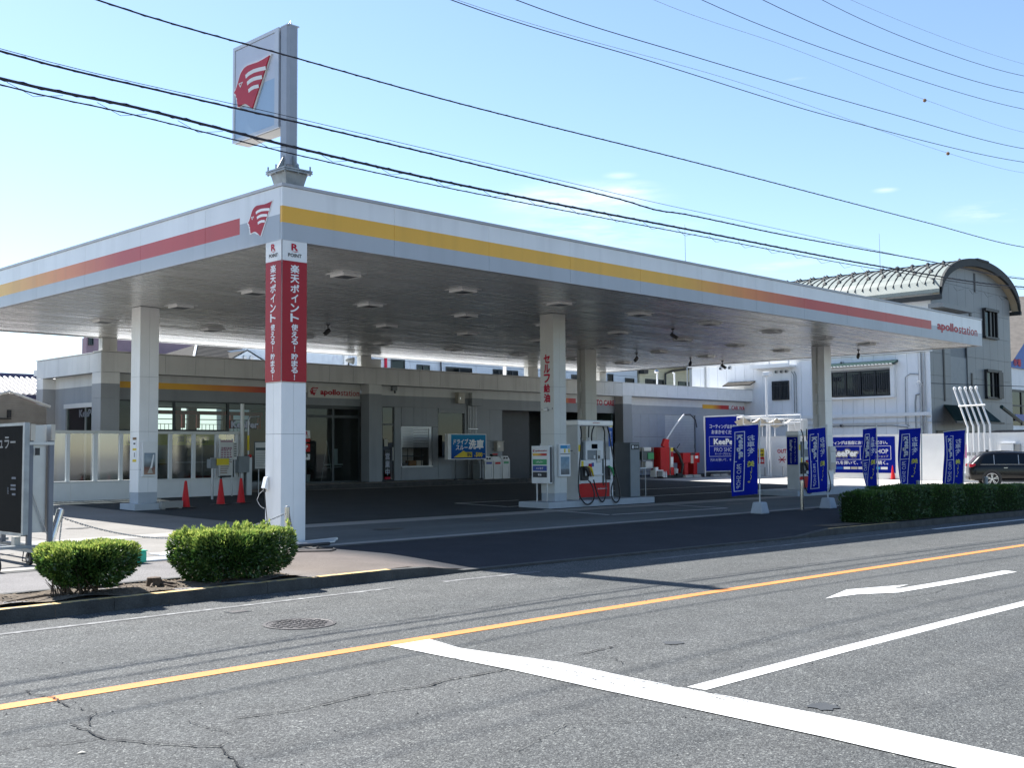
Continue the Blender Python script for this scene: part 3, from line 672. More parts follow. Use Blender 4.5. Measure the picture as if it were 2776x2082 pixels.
# wraps and lettering on the corner column
for k, (o, u, w, n_) in enumerate(((Vector((.008, .0, 0)), X_, .483, Vector((0, -1, 0))), (Vector((.0, .466, 0)), -Y_, .458, Vector((-1, 0, 0))))):
    off = n_ * .004
    def q(a, z): return o + u * a + Z_ * z + off
    mb = MB(); mb.face([q(0, 2.63), q(w, 2.63), q(w, 4.622), q(0, 4.622)]); P('red_wrap', mb, M['column_red'], cc)
    mb = MB(); mb.face([q(0, 4.624), q(w, 4.624), q(w, 4.966), q(0, 4.966)]); P('white_wrap', mb, M['white'], cc)
    off = n_ * .008
    mb = MB(); s_ = w / .48
    text(mb, 'R', q(.17 * s_, 4.80), u, Z_, .13 * s_, .115, .035)
    mb.face([q(.17 * s_, 4.785), q(.26 * s_, 4.775), q(.32 * s_, 4.79)])
    P('letter_logo', mb, M['text_red'], cc)
    mb = MB(); text(mb, 'POINT', q(.11 * s_, 4.69), u, Z_, .26 * s_, .062, .02); P('lettering', mb, M['text_black'], cc)
    mb = MB()
    vtext(mb, '楽天ポイント', q(.155 * s_, 3.615), u, Z_, .17 * s_, .955, .03, gap=.10)
    vtext(mb, '使える!', q(.175 * s_, 3.125), u, Z_, .13 * s_, .46, .03, gap=.06)
    vtext(mb, '貯まる!', q(.175 * s_, 2.66), u, Z_, .13 * s_, .44, .03, gap=.06)
    P('lettering', mb, M['text_white'], cc)
# self service lettering on the pump column (left face)
mb = MB(); vtext(mb, 'セルフ給油', (10.606, 4.06, 2.70), -Y_, Z_, .22, 1.24, .045, gap=.05); P('lettering', mb, M['text_red'], pc)
mb = MB(); text(mb, '4', (10.606, 4.15, 2.50), -Y_, Z_, .035, .05, .02); text(mb, '3', (10.606, 3.79, 2.52), -Y_, Z_, .035, .05, .02); P('pump_numbers', mb, M['text_black'], pc)
mb = MB(); mb.box(10.55, 10.607, 3.90, 4.06, 2.49, 2.53); mb.cyl((10.575, 3.93, 2.53), (10.575, 3.93, 2.58), .012); mb.cyl((10.575, 3.97, 2.53), (10.575, 3.97, 2.59), .012); mb.cyl((10.575, 4.01, 2.53), (10.575, 4.01, 2.58), .012)
P('lamp_bracket', mb, M['alu'], pc)
# conduit boxes on the middle and right columns
for co, fx, fy, fz in ((c3, 18.775, 9.95, 3.5), (c3, 18.775, 9.95, 2.55), (c4, 23.975, 3.84, 3.35), (c4, 23.975, 3.84, 2.65)):
    B('junction_box', fx - .05, fx + .002, fy - .05, fy + .05, fz, fz + .34, M['offwhite'], co, bevel=.006)
    P('conduit', MB().cyl((fx - .012, fy, .4), (fx - .012, fy, CZ0), .012, n=6), M['alu_pale'], co)
# warning notices on the left face of the left column
for z0, z1, m in ((1.80, 1.86, 'brown'), (1.64, 1.78, 'text_white'), (1.55, 1.60, 'yellow'), (1.37, 1.53, 'text_white'), (1.28, 1.34, 'yellow')):
    B('sticker', 2.333, 2.338, 9.52, 9.70, z0, z1, M[m], lc)
mb = MB(); mb.box(2.331, 2.334, 9.56, 9.66, 1.69, 1.73); mb.box(2.331, 2.334, 9.59, 9.62, 1.39, 1.50, ); P('sticker_print', mb, M['text_black'], lc)
# outdoor socket, plug and cable on the corner column
sk = thing('wall_socket', (.012, .40, .95), 'white outdoor socket with black plugged cable on the striped corner column', 'socket')
mb = MB(); mb.raw([(-.005, .34, .86), (-.005, .46, .86), (-.005, .46, 1.08), (-.005, .34, 1.08), (-.075, .35, .90), (-.075, .45, .90), (-.03, .45, 1.07), (-.03, .35, 1.07)],
    [(0, 1, 5, 4), (1, 2, 6, 5), (2, 3, 7, 6), (3, 0, 4, 7), (4, 5, 6, 7), (3, 2, 1, 0)]); P('hood', mb, M['white_gloss'], sk)
P('plug', MB().cyl((-.04, .40, .90), (-.04, .40, .83), .02), M['rubber'], sk)
P('cable', MB().tube([(-.04, .40, .84), (-.03, .385, .6), (-.02, .35, .35), (-.03, .32, .15), (-.08, .25, .03), (-.2, .1, .01)], .008), M['rubber'], sk)
P('thin_cable', MB().tube([(-.04, .42, .87), (-.06, .53, .80), (-.07, .58, .70), (-.05, .54, .62), (-.03, .50, .58), (-.0, .47, .56)], .0035), M['white'], sk)
# emblem and lettering on the fascia
emblem(can, (-.003, 1.01, 5.10), -Y_, Z_, .73, .54, (-1, 0, 0), name='emblem')
mb = MB(); text(mb, 'apollo', (24.80, -.004, 5.20), X_, Z_, 1.62, .36, .045); text(mb, 'station', (26.46, -.004, 5.265), X_, Z_, 1.50, .29, .008)
P('lettering', mb, M['logo_red'], can)

# ceiling lights
ordn = ['first', 'second', 'third', 'fourth', 'fifth', 'sixth', 'seventh', 'eighth']
LX = [3.0, 6.15, 9.25, 12.3, 15.4, 18.6, 21.6, 24.5]; LY = [2.27, 5.5, 8.7, 12.7]
rows = ['row nearest the road', 'second row from the road', 'third row from the road', 'rearmost row by the shop']
proto = None
for j, ly in enumerate(LY):
    for i, lx in enumerate(LX):
        if (i, j) in ((0, 2), ) and False: continue
        lab = f'white framed square ceiling light, {ordn[i]} from the left in the {rows[j]}'
        if proto is None:
            proto = thing('ceiling_light', (lx, ly, 4.974), lab, 'ceiling light', 'square lights in the canopy ceiling', local=True)
            mb = MB()
            for a, b, c, d in ((-.28, .28, -.28, -.216), (-.28, .28, .216, .28), (-.28, -.216, -.2159, .2159), (.216, .28, -.2159, .2159)): mb.box(a, b, c, d, -.012, 0)
            P('flange', mb, M['white'], proto)
            mb = MB()
            for a, b, c, d in ((-.215, .215, -.215, -.195), (-.215, .215, .195, .215), (-.215, -.195, -.1949, .1949), (.195, .215, -.1949, .1949)): mb.box(a, b, c, d, -.065, -.0121)
            P('frame', mb, M['white'], proto)
            P('diffuser', MB().box(-.1945, .1945, -.1945, .1945, -.058, -.05), M['print_grey'], proto)
        else:
            c = copy_tree(proto); c.location = (lx, ly, 4.974); c['label'] = lab
# ceiling cameras
proto = None
CAMS = [(7.85, 9.52, .3, 'left of the pump column'), (15.87, 3.86, 2.0, 'near the fascia, right of the pump column'), (21.58, 9.69, .2, 'above the red machines'), (24.83, 9.65, .4, 'above the blue shop banner'), (26.95, 9.63, 2.6, 'above the awning frame'), (26.52, 3.63, .3, 'right of the rightmost column')]
for x, y, a, w in CAMS:
    lab = f'black security camera hanging from the canopy ceiling {w}'
    if proto is None:
        proto = thing('security_camera', (x, y, 4.97), lab, 'camera', 'security cameras under the canopy', local=True)
        P('mount', MB().lathe((0, 0, -.03), [(.05, 0), (.05, .03)], 12), M['black'], proto); P('stem', MB().cyl((0, 0, -.02), (0, 0, -.16), .015), M['black'], proto)
        P('body', MB().box(-.16, .08, -.04, .04, -.045, .045, Matrix.Translation((0, 0, -.2)) @ Matrix.Rotation(rad(-35), 4, 'Y')), M['black'], proto, bevel=.008)
        P('visor', MB().box(-.19, .08, -.045, .045, .046, .052, Matrix.Translation((0, 0, -.2)) @ Matrix.Rotation(rad(-35), 4, 'Y')), M['black'], proto)
    else: c = copy_tree(proto); c.location = (x, y, 4.97); c.rotation_euler = (0, 0, a); c['label'] = lab
proto.rotation_euler = (0, 0, .3)

# ============================================================ POLE SIGN on the canopy corner
ps = thing('pole_sign', (.35, .35, 5.9), 'tall grey pole sign with red profile emblem standing on the canopy corner', 'sign')
P('pole', MB().prism([(.24, .25, 0), (.28, .21, 0), (.42, .21, 0), (.46, .25, 0), (.46, .42, 0), (.24, .42, 0)], (0, 0, 6.30), (0, 0, 8.68)), M['pole_grey'], ps)
P('pole_cap', MB().box(.235, .465, .205, .425, 8.68, 8.70), M['alu'], ps)
P('lifting_eye', MB().tube([(.33, .3, 8.70), (.33, .3, 8.75), (.35, .3, 8.78), (.37, .3, 8.75), (.37, .3, 8.70)], .008), M['steel'], ps)
mb = MB(); mb.raw([(.19, .16, 5.88), (.51, .16, 5.88), (.51, .48, 5.88), (.19, .48, 5.88), (.13, .10, 6.14), (.57, .10, 6.14), (.57, .54, 6.14), (.13, .54, 6.14)],
    [(0, 1, 5, 4), (1, 2, 6, 5), (2, 3, 7, 6), (3, 0, 4, 7), (0, 3, 2, 1), (4, 5, 6, 7)]); P('base_shoe', mb, M['galv'], ps)
P('flange_plate', MB().box(.07, .63, .04, .60, 6.145, 6.17), M['galv'], ps); P('flange_plate', MB().box(.07, .63, .04, .60, 6.18, 6.205), M['galv'], ps)
for bx, by in ((.10, .07), (.60, .07), (.10, .57), (.60, .57), (.35, .06), (.09, .32)): P('anchor_bolt', MB().cyl((bx, by, 6.12), (bx, by, 6.28), .014, n=6), M['galv'], ps)
for d in ((-1, 0), (1, 0), (0, -1), (0, 1)):
    mb = MB(); cx, cy = .35, .32; t_ = .012
    if d[0]: mb.prism([(cx + d[0] * .11, cy - t_, 6.205), (cx + d[0] * .25, cy - t_, 6.205), (cx + d[0] * .11, cy - t_, 6.46)], (0, 0, 0), (0, 2 * t_, 0))
    else: mb.prism([(cx - t_, cy + d[1] * .11, 6.205), (cx - t_, cy + d[1] * .25, 6.205), (cx - t_, cy + d[1] * .11, 6.46)], (0, 0, 0), (2 * t_, 0, 0))
    P('gusset', mb, M['galv'], ps)
SX = .25
sb_ = B('sign_box', SX, SX + .32, .46, 1.90, 6.97, 8.70, M['pole_grey'], ps, bevel=.01)
B('rear_housing', SX + .06, SX + .20, .43, .459, 7.0, 8.66, M['pole_grey'], ps)
B('underside_panel', SX + .02, SX + .30, .48, 1.88, 6.962, 6.969, M['beige'], ps)
def face_fn(t, pos):
    s = nsep(t, pos); return nmix(t, nmath(t, 'GREATER_THAN', s[2], 7.85), (.30, .42, .56), (.50, .53, .60))
mk('sign_face', (.5, .5, .6), rough=.3, color_fn=face_fn, var=.02)
for a in ((.46, 1.90, 8.64, 8.70), (.46, 1.90, 6.97, 7.03), (.46, .58, 7.031, 8.639), (1.84, 1.90, 7.031, 8.639)): B('face_frame', SX - .03, SX - .001, a[0], a[1], a[2], a[3], M['sign_grey'], sb_)
B('face_sheet', SX - .018, SX - .002, .582, 1.838, 7.034, 8.636, M['sign_face'], sb_, bevel=.006)
emblem(sb_, (SX - .021, 1.815, 7.45), -Y_, Z_, 1.12, .81, (-1, 0, 0), white='alu_pale', name='emblem', depth=.02)
# lightning rods
for x, z0, z1, lab in ((30.67, 4.6, 11.5, 'thin lightning rod rising behind the middle of the canopy'), (49.4, 6.0, 13.7, 'thin lightning rod rising from behind the curved roof')):
    y = 17.4 if x < 40 else 14
    if x < 40: x, z1 = 35.4, 12.76
    tagit(P('lightning_rod', MB().tube([(x, y, z0), (x, y, (z0 + z1) / 2), (x, y, z1)], [.035, .025, .008], 6), M['galv']), lab, 'lightning rod')
# ============================================================ SHOP BUILDING
YC, YW = 16.6, 17.1
ZA = .40                                        # top of the raised walkway
shop = thing('shop_building', (4.78, 16.6, .25), 'long low grey and cream panelled filling station shop under the canopy back edge', 'building')
def panels(nm, axis, a0, a1, n, fixed, z0, z1, m, parent, th=.02, face=-1, gap=.008):
    """row of cladding panels; axis x: faces -Y at y=fixed; axis y: faces -X at x=fixed"""
    for i in range(n):
        a = a0 + (a1 - a0) * i / n + gap / 2; b = a0 + (a1 - a0) * (i + 1) / n - gap / 2
        if axis == 'x': B(nm, a, b, fixed, fixed + th, z0 + gap / 2, z1 - gap / 2, M[m], parent)
        else: B(nm, fixed, fixed + th, a, b, z0 + gap / 2, z1 - gap / 2, M[m], parent)
XL, XR = 4.78, 41.0
# parapet band
B('parapet_core', XL + .02, XR - .02, YC + .02, YC + .50, 3.93, 4.53, M['store_grey'], shop)
panels('parapet_panel', 'x', XL, 22.4, 17, YC, 3.92, 4.52, 'store_cream', shop)
panels('parapet_panel', 'x', 22.4, 29.3, 11, YC, 3.92, 4.52, 'store_cream', shop)
panels('parapet_panel', 'x', 29.3, XR, 14, YC, 3.96, 4.54, 'lit_wing_white', shop)
B('parapet_coping', XL - .02, XR + .02, YC - .02, YC + .52, 4.531, 4.56, M['offwhite'], shop)
B('parapet_core', XL + .02, XL + .4, YC + .52, 21.2, 3.94, 4.50, M['store_grey'], shop)
panels('parapet_panel', 'y', YC + .022, 21.24, 6, XL, 3.92, 4.50, 'store_cream', shop)
B('parapet_coping', XL - .02, XL + .42, YC + .53, 21.26, 4.505, 4.535, M['offwhite'], shop)
B('roof', XL + .42, XR - .02, YC + .53, 22.5, 4.10, 4.30, M['roof_white'], shop)
# the corner piers
def pier(x0, x1, y0, y1, z0, z1, m='store'):
    p = B('pier', x0 + .014, x1 - .014, y0 + .014, y1 - .014, z0, z1, M['store_grey'], shop)
    zz = [z0, 1.3, 2.25, 3.14, z1]
    for a, b in zip(zz[:-1], zz[1:]):
        B('pier_panel', x0, x1, y0, y0 + .013, a + .004, b - .004, M[m], p); B('pier_panel', x0, x0 + .013, y0 + .0135, y1, a + .004, b - .004, M[m], p)
        B('pier_panel', x1 - .013, x1, y0 + .0135, y1, a + .004, b - .004, M[m], p)
pier(XL, 5.37, YC, 17.19, .2, 3.92); pier(XL, 5.3, 20.73, 21.24, .2, 3.92); pier(14.83, 15.40, YC, 17.08, ZA, 3.92); pier(29.32, 29.95, YC, 17.08, .3, 3.96); pier(40.42, 41.0, YC, 17.08, .3, 3.96)
# left return wall, set back behind the piers
B('wall', 5.18, 5.30, 17.2, 20.72, 3.0, 3.95, M['store'], shop); B('wall', 5.18, 5.30, 17.2, 20.72, .2, .62, M['store'], shop); B('wall', 5.18, 5.30, 19.9, 20.72, .62, 3.0, M['store'], shop)
B('awning_box', 5.10, 5.20, 17.22, 19.88, 2.92, 3.06, M['alu_pale'], shop)
w = B('window', 5.20, 5.26, 17.2, 19.9, .62, 3.0, M['alu'], shop)
w.hide_render = False
def window(x0, x1, y0, y1, z0, z1, axis, nx, m='glass', fm='alu', fr=.045, parent=shop, name='window', transom=None):
    mb = MB(); ms = [z0, z1] if transom is None else [z0, transom, z1]
    if axis == 'x':
        for i in range(nx + 1):
            c = x0 + (x1 - x0) * i / nx; mb.box(max(c - fr / 2, x0), min(c + fr / 2, x1), y0, y1, z0, z1)
        for z in ms: mb.box(x0 + .001, x1 - .001, y0 + .002, y1 - .002, max(z - fr / 2, z0), min(z + fr / 2, z1))
    else:
        for i in range(nx + 1):
            c = y0 + (y1 - y0) * i / nx; mb.box(x0, x1, max(c - fr / 2, y0), min(c + fr / 2, y1), z0, z1)
        for z in ms: mb.box(x0 + .002, x1 - .002, y0 + .001, y1 - .001, max(z - fr / 2, z0), min(z + fr / 2, z1))
    f = P(name, mb, M[fm], parent)
    for i in range(nx):
        if axis == 'x': a = x0 + (x1 - x0) * i / nx + fr / 2; b = x0 + (x1 - x0) * (i + 1) / nx - fr / 2; ym = (y0 + y1) / 2; pm = MB().face([(a, ym, z0 + fr / 2), (b, ym, z0 + fr / 2), (b, ym, z1 - fr / 2), (a, ym, z1 - fr / 2)])
        else: a = y0 + (y1 - y0) * i / nx + fr / 2; b = y0 + (y1 - y0) * (i + 1) / nx - fr / 2; xm = (x0 + x1) / 2; pm = MB().face([(xm, b, z0 + fr / 2), (xm, a, z0 + fr / 2), (xm, a, z1 - fr / 2), (xm, b, z1 - fr / 2)])
        P('pane', pm, M[m], f)
    return f
bpy.data.objects.remove(w)
window(5.20, 5.26, 17.2, 19.9, .62, 3.0, 'y', 2, 'glass')
# front wall: band above the openings, stripe, panels
B('wall_band', 5.37, 14.83, YW, YW + .12, 3.14, 3.93, M['store'], shop); B('wall_band', 15.40, 29.32, YW, YW + .12, 3.16, 3.93, M['store'], shop); B('wall_band', 29.95, 40.42, YW, YW + .12, 3.18, 3.579, M['lit_wing_grey'], shop); B('wall_band', 29.95, 40.42, YW, YW + .12, 3.58, 3.96, M['lit_wing_white'], shop)
B('colour_stripe', 5.42, 12.1, YW - .008, YW - .001, 3.50, 3.695, M['stripe'], shop)
sp = B('shop_sign', 12.50, 14.76, YW - .05, YW - .001, 3.40, 3.81, M['offwhite'], shop)
emblem(sp, (12.56, YW - .053, 3.46), X_, Z_, .36, .30, (0, -1, 0), rim=False, depth=.002)
mb = MB(); text(mb, 'apollo', (13.0, YW - .056, 3.45), X_, Z_, .88, .26, .045); text(mb, 'station', (13.90, YW - .056, 3.495), X_, Z_, .82, .21, .01); P('lettering', mb, M['logo_red'], sp)
# shop glazing
window(5.40, 7.45, YW + .02, YW + .08, .50, 3.13, 'x', 1, 'glass', 'dark_frame', .07, transom=2.2)
window(7.46, 9.38, YW + .02, YW + .08, .50, 3.13, 'x', 1, 'glass', 'dark_frame', .07, transom=2.2)
window(9.39, 12.43, YW + .02, YW + .08, .50, 3.13, 'x', 2, 'glass', 'dark_frame', .07)
B('shop_base', 5.37, 12.43, YW, YW + .12, .2, .50, M['store_grey'], shop)
dr = window(12.45, 14.80, YW + .02, YW + .08, .41, 3.13, 'x', 2, 'glass', 'dark_frame', .09, name='sliding_door', transom=2.75)
B('door_head', 12.45, 14.80, YW + .0, YW + .10, 3.02, 3.14, M['dark_frame'], shop)
# yellow film with black lettering along the glass
B('window_film', 5.5, 9.3, YW + .012, YW + .018, 1.74, 2.10, M['film'], shop)
mb = MB(); text(mb, 'しい', (5.9, YW + .008, 1.79), X_, Z_, .55, .24, .02); text(mb, '声', (7.55, YW + .008, 1.79), X_, Z_, .25, .24, .02); text(mb, 'になる?', (7.85, YW + .008, 1.79), X_, Z_, .82, .24, .02)
text(mb, 'お車', (6.6, YW + .008, 1.79), X_, Z_, .5, .24, .02) if False else None
P('film_lettering', mb, M['text_black'], shop)
mb = MB(); text(mb, 'KeePer', (9.46, YW + .016, 2.28), X_, Z_, 1.10, .27, .07); P('window_lettering', mb, M['text_black'], shop)
mb = MB(); text(mb, 'KeePer', (9.49, YW + .012, 2.30), X_, Z_, 1.04, .235, .05); P('window_lettering', mb, M['text_dim'], shop)
mb = MB(); text(mb, 'KeePer', (5.17, 18.9, 2.62), -Y_, Z_, 1.2, .25, .04); P('window_lettering', mb, M['print_grey'], shop)
# notices by the door
for z0, z1, m, s_ in ((1.98, 2.24, 'text_white', 'R'), (1.84, 1.95, 'red', ''), (1.50, 1.78, 'red', 'P'), (1.22, 1.42, 'text_white', '6')):
    n_ = B('notice', 12.36, 12.62, YW + .002, YW + .012, z0, z1, M[m], shop)
    if s_:
        mb = MB(); text(mb, s_, (12.44, YW - .002, z0 + .09), X_, Z_, .09, .14, .03)
        if s_ == 'R': text(mb, 'POINT', (12.40, YW - .002, z0 + .03), X_, Z_, .17, .04, .01)
        P('notice_print', mb, M['text_red' if s_ == 'R' else ('text_white' if s_ == 'P' else 'text_black')], n_)
# interior seen through the glass
B('interior_floor', 5.3, 14.9, YW + .13, 22.3, .36, .40, M['interior_floor'], shop); B('interior_ceiling', 5.3, 14.9, YW + .13, 22.3, 3.2, 3.24, M['interior'], shop)
B('interior_wall', 14.9, 15.0, YW + .13, 22.3, .36, 3.3, M['interior'], shop)
bw = []
xs_ = [5.3, 10.3, 11.2, 11.5, 13.0, 13.3, 14.7, 14.9]
bx = [5.3, 9.55, 10.55, 10.72, 11.0, 11.2, 12.2, 12.4, 13.4, 14.9]
B('back_wall', 5.3, 14.9, 22.3, 22.4, .3, 2.30, M['interior'], shop); B('back_wall', 5.3, 14.9, 22.3, 22.4, 3.18, 3.95, M['interior'], shop)
for a, b in ((5.3, 9.2), (10.3, 10.55), (10.85, 11.2), (12.3, 12.55), (13.5, 14.9)): B('back_wall', a, b, 22.3, 22.4, 2.301, 3.179, M['interior'], shop)
for a, b in ((9.2, 10.3), (10.55, 10.85), (11.2, 12.3), (12.55, 13.5)):
    f = P('rear_window', MB().box(a, b, 22.30, 22.34, 2.72, 2.75).box(a, b, 22.30, 22.34, 3.14, 3.18), M['dark_frame'], shop); P('frosted_pane', MB().face([(a, 22.46, 2.3), (b, 22.46, 2.3), (b, 22.46, 3.18), (a, 22.46, 3.18)]), M['frosted'], f)
    mb = MB(); k = a + .12
    while k < b: mb.box(k, k + .015, 22.42, 22.44, 2.31, 2.55); k += .16
    mb.box(a, b, 22.42, 22.44, 2.55, 2.57); P('railing', mb, M['grey_mid'], f)
B('red_fascia_board', 8.9, 13.8, 21.9, 22.0, 2.90, 3.04, M['red'], shop)
for x_ in (8.95, 10.38, 10.98, 12.38, 13.6): B('red_post', x_, x_ + .12, 21.9, 22.0, 2.4, 2.899, M['red'], shop)
tagit(B('vending_machine', 9.0, 9.7, 21.2, 21.9, .4, 2.2, M['white'], None), 'pale vending machine inside the shop seen through the dark glass', 'vending machine')
tb = thing('display_counter', (8.6, 19.2, .4), 'pale counter with leaflets inside the shop behind the low screen', 'counter')
B('counter_body', 7.6, 9.6, 19.0, 19.5, .4, 1.15, M['interior'], tb); B('counter_top', 7.55, 9.65, 18.95, 19.55, 1.151, 1.19, M['white'], tb)
# potted plant behind the door
pl = thing('potted_plant', (12.9, 17.75, .4), 'tall leafy potted plant standing inside the shop door', 'plant')
P('pot', MB().lathe((12.9, 17.75, .4), [(.13, 0), (.17, .3), (.15, .3)], 16), M['white'], pl)
P('stem', MB().tube([(12.9, 17.75, .6), (12.92, 17.76, 1.2), (12.88, 17.74, 1.8)], [.02, .015, .008], 6), M['wood'], pl)
mb = MB(); r_ = random.Random(5)
for i in range(70):
    a = r_.uniform(0, 6.28); z = r_.uniform(.9, 1.95); d = Vector((math.cos(a), math.sin(a), r_.uniform(-.6, .5))).normalized(); p = Vector((12.9, 17.75, z)) + d * .05; s = d.cross(Z_).normalized() * .03
    mb.face([p, p + d * .16 + s, p + d * .36 - Z_ * .08, p + d * .16 - s])
P('foliage', mb, M['leaf_shade'], pl)
ez = thing('easel_stand', (13.9, 17.9, .4), 'white folding display stand inside the sliding door', 'stand')
P('frame', MB().tube([(13.6, 17.8, .4), (13.85, 17.8, 1.9)], .012, 5).tube([(14.1, 17.8, .4), (13.85, 17.8, 1.9)], .012, 5).tube([(13.65, 17.8, .9), (14.5, 17.8, .95)], .012, 5), M['white'], ez)
B('display_tray', 13.95, 14.6, 17.85, 18.1, 1.0, 1.05, M['white'], ez); B('display_box', 14.2, 14.4, 17.9, 18.0, 1.05, 1.6, M['white'], ez)
# narrow office door
nd = window(15.84, 16.40, YW + .02, YW + .07, ZA, 3.15, 'x', 1, 'glass_dark', 'dark_frame', .06, name='office_door', transom=2.5)
B('door_handle', 16.30, 16.33, YW - .04, YW - .01, 1.15, 1.65, M['alu_pale'], nd)
B('door_poster', 15.95, 16.22, YW + .01, YW + .018, .55, 1.55, M['dark'], nd); B('door_poster', 15.95, 16.22, YW + .01, YW + .019, .46, .75, M['text_red'], nd)
mb = MB(); vtext(mb, '営業中', (15.98, YW + .006, .60), X_, Z_, .21, .85, .02); P('poster_lettering', mb, M['text_dim'], nd)
B('door_notice', 15.93, 16.10, YW + .01, YW + .018, 1.68, 1.95, M['beige'], nd)
B('wall_panel', 15.402, 15.83, YW, YW + .1, ZA, 3.155, M['store_grey'], shop)
# panelled wall with hatch window, big window and pipes
for x0, x1 in ((16.41, 16.74), ): panels('wall_panel', 'x', x0, x1, 1, YW, ZA, 3.16, 'store_grey', shop, .1)
panels('wall_panel', 'x', 16.75, 18.58, 3, YW, 2.43, 3.16, 'store_grey', shop, .1); panels('wall_panel', 'x', 16.75, 18.58, 2, YW, ZA, .89, 'store_grey', shop, .1)
panels('wall_panel', 'x', 18.29, 18.58, 1, YW, .89, 2.43, 'store_grey', shop, .1)
panels('wall_panel', 'x', 18.59, 20.0, 2, YW, ZA, 1.23, 'store_grey', shop, .1); panels('wall_panel', 'x', 20.0, 22.08, 3, YW, 1.9, 3.16, 'store_grey', shop, .1); panels('wall_panel', 'x', 20.0, 22.08, 3, YW, ZA, 1.9, 'store_grey', shop, .1)
hw = P('hatch_window', MB().box(16.75, 18.29, YW + .03, YW + .1, 2.37, 2.43).box(16.75, 18.29, YW - .03, YW + .1, .89, .94).box(16.75, 16.80, YW + .03, YW + .1, .941, 2.369).box(18.15, 18.29, YW + .03, YW + .1, .941, 2.369), M['alu'], shop)
for i in range(12): P('shutter_slat', MB().box(16.81, 18.14, YW + .05, YW + .058, 2.31 - i * .06, 2.355 - i * .06, None), M['alu'], hw)
P('sash', MB().box(16.81, 18.14, YW + .06, YW + .08, 1.60, 1.63).box(17.1, 17.12, YW + .06, YW + .08, .95, 1.6).box(17.8, 17.82, YW + .06, YW + .08, .95, 1.6), M['dark_frame'], hw)
B('store_room', 16.7, 18.4, 18.3, 18.4, .4, 2.6, M['offwhite'], shop); B('store_room', 16.6, 16.7, YW + .12, 18.4, .4, 2.6, M['interior'], shop); B('store_room', 18.35, 18.45, YW + .12, 18.3, .4, 2.6, M['interior'], shop)
sh = thing('shelf_rack', (17.4, 17.5, .9), 'shelf with cartons behind the half open roller hatch', 'shelf')
B('shelf', 16.8, 18.15, 17.4, 17.75, 1.30, 1.33, M['dark'], sh); B('shelf', 16.8, 18.15, 17.4, 17.75, .91, .94, M['dark'], sh)
for x0, x1, z1, m, lb in ((16.83, 17.0, 1.2, 'red', 'red tin at the left end of the hatch shelf'), (17.4, 17.75, 1.14, 'brown', 'brown carton in the middle of the hatch shelf'), (17.78, 18.08, 1.14, 'beige', 'beige carton at the right end of the hatch shelf'), (17.08, 17.3, 1.05, 'dark', 'dark low box between the tin and cartons in the hatch')):
    tagit(B('carton', x0, x1, 17.42, 17.65, .941, z1, M[m]), lb, 'box')
bw_ = window(18.60, 19.98, YW + .04, YW + .09, 1.24, 3.16, 'x', 1, 'glass_dark', 'dark_frame', .06)
B('window_blind', 18.7, 19.5, YW + .12, YW + .13, 2.1, 3.0, M['offwhite'], bw_); B('window_blind', 19.45, 19.92, YW + .10, YW + .11, 1.9, 2.9, M['house_cream'], bw_); B('shutter_box', 18.60, 19.98, YW - .02, YW + .03, 2.98, 3.16, M['grey_mid'], bw_)
mb = MB()
for i in range(6): mb.cyl((20.16 + i * .085, YW - .05, ZA), (20.16 + i * .085, YW - .05, 3.30), .022, n=8)
mb.box(20.10, 20.66, YW - .08, YW - .002, 2.35, 2.38); P('downpipes', mb, M['alu'], shop)
P('pipe_cover', MB().box(20.20, 20.80, YW - .22, YW - .002, 3.28, 3.80), M['store'], shop)
for x0, x1, z0, z1, lab in ((19.48, 19.82, 3.36, 3.77, 'cream metal cabinet high on the shop wall above the window'), (21.60, 21.96, 1.47, 1.86, 'cream metal cabinet on the shop wall above the bins')):
    t = thing('wall_cabinet', ((x0 + x1) / 2, YW - .1, z0), lab, 'cabinet'); B('box', x0, x1, YW - .20, YW - .002, z0, z1, M['beige'], t, bevel=.008); B('latch', x0 + .07, x0 + .10, YW - .215, YW - .201, (z0 + z1) / 2 - .05, (z0 + z1) / 2 + .04, M['steel'], t)
    B('hood', x0 - .02, x1 + .02, YW - .23, YW - .002, z1 + .001, z1 + .02, M['beige'], t)
t = thing('wall_lamp', (16.34, YW - .1, 3.75), 'small dark lamp with pull switch high on the shop wall', 'lamp'); B('box', 16.23, 16.45, YW - .12, YW - .002, 3.76, 3.92, M['grey_mid'], t); P('bulb', MB().lathe((16.37, YW - .08, 3.66), [(.02, 0), (.045, .03), (.03, .1)], 10), M['grey_mid'], t)
# garage bay and its sign
B('bay_side_wall', 22.09, 22.2, YW + .1, 21.5, .3, 3.3, M['grey_dark'], shop); B('bay_side_wall', 29.2, 29.32, YW + .1, 21.5, .3, 3.3, M['green_dark'], shop); B('bay_back_wall', 22.2, 29.2, 21.4, 21.5, .3, 3.3, M['grey_dark'], shop); B('bay_ceiling', 22.2, 29.2, YW + .13, 21.4, 3.2, 3.25, M['dark'], shop)
B('bay_door', 22.35, 23.0, 18.2, 18.25, .3, 2.75, M['black'], shop); B('bay_partition', 22.2, 24.9, 18.26, 18.36, .3, 3.2, M['dark'], shop)
mk('mini_stripe_care', YEL, rough=.4, color_fn=mini_stripe(25.2, 26.7), var=.02)
B('colour_stripe', 25.2, 26.65, YW - .008, YW - .001, 3.55, 3.76, M['mini_stripe_care'], shop)
mb = MB(); text(mb, 'AUTO CARE', (27.62, YW - .006, 3.50), X_, Z_, 1.68, .25, .03); P('bay_lettering', mb, M['text_red'], shop)
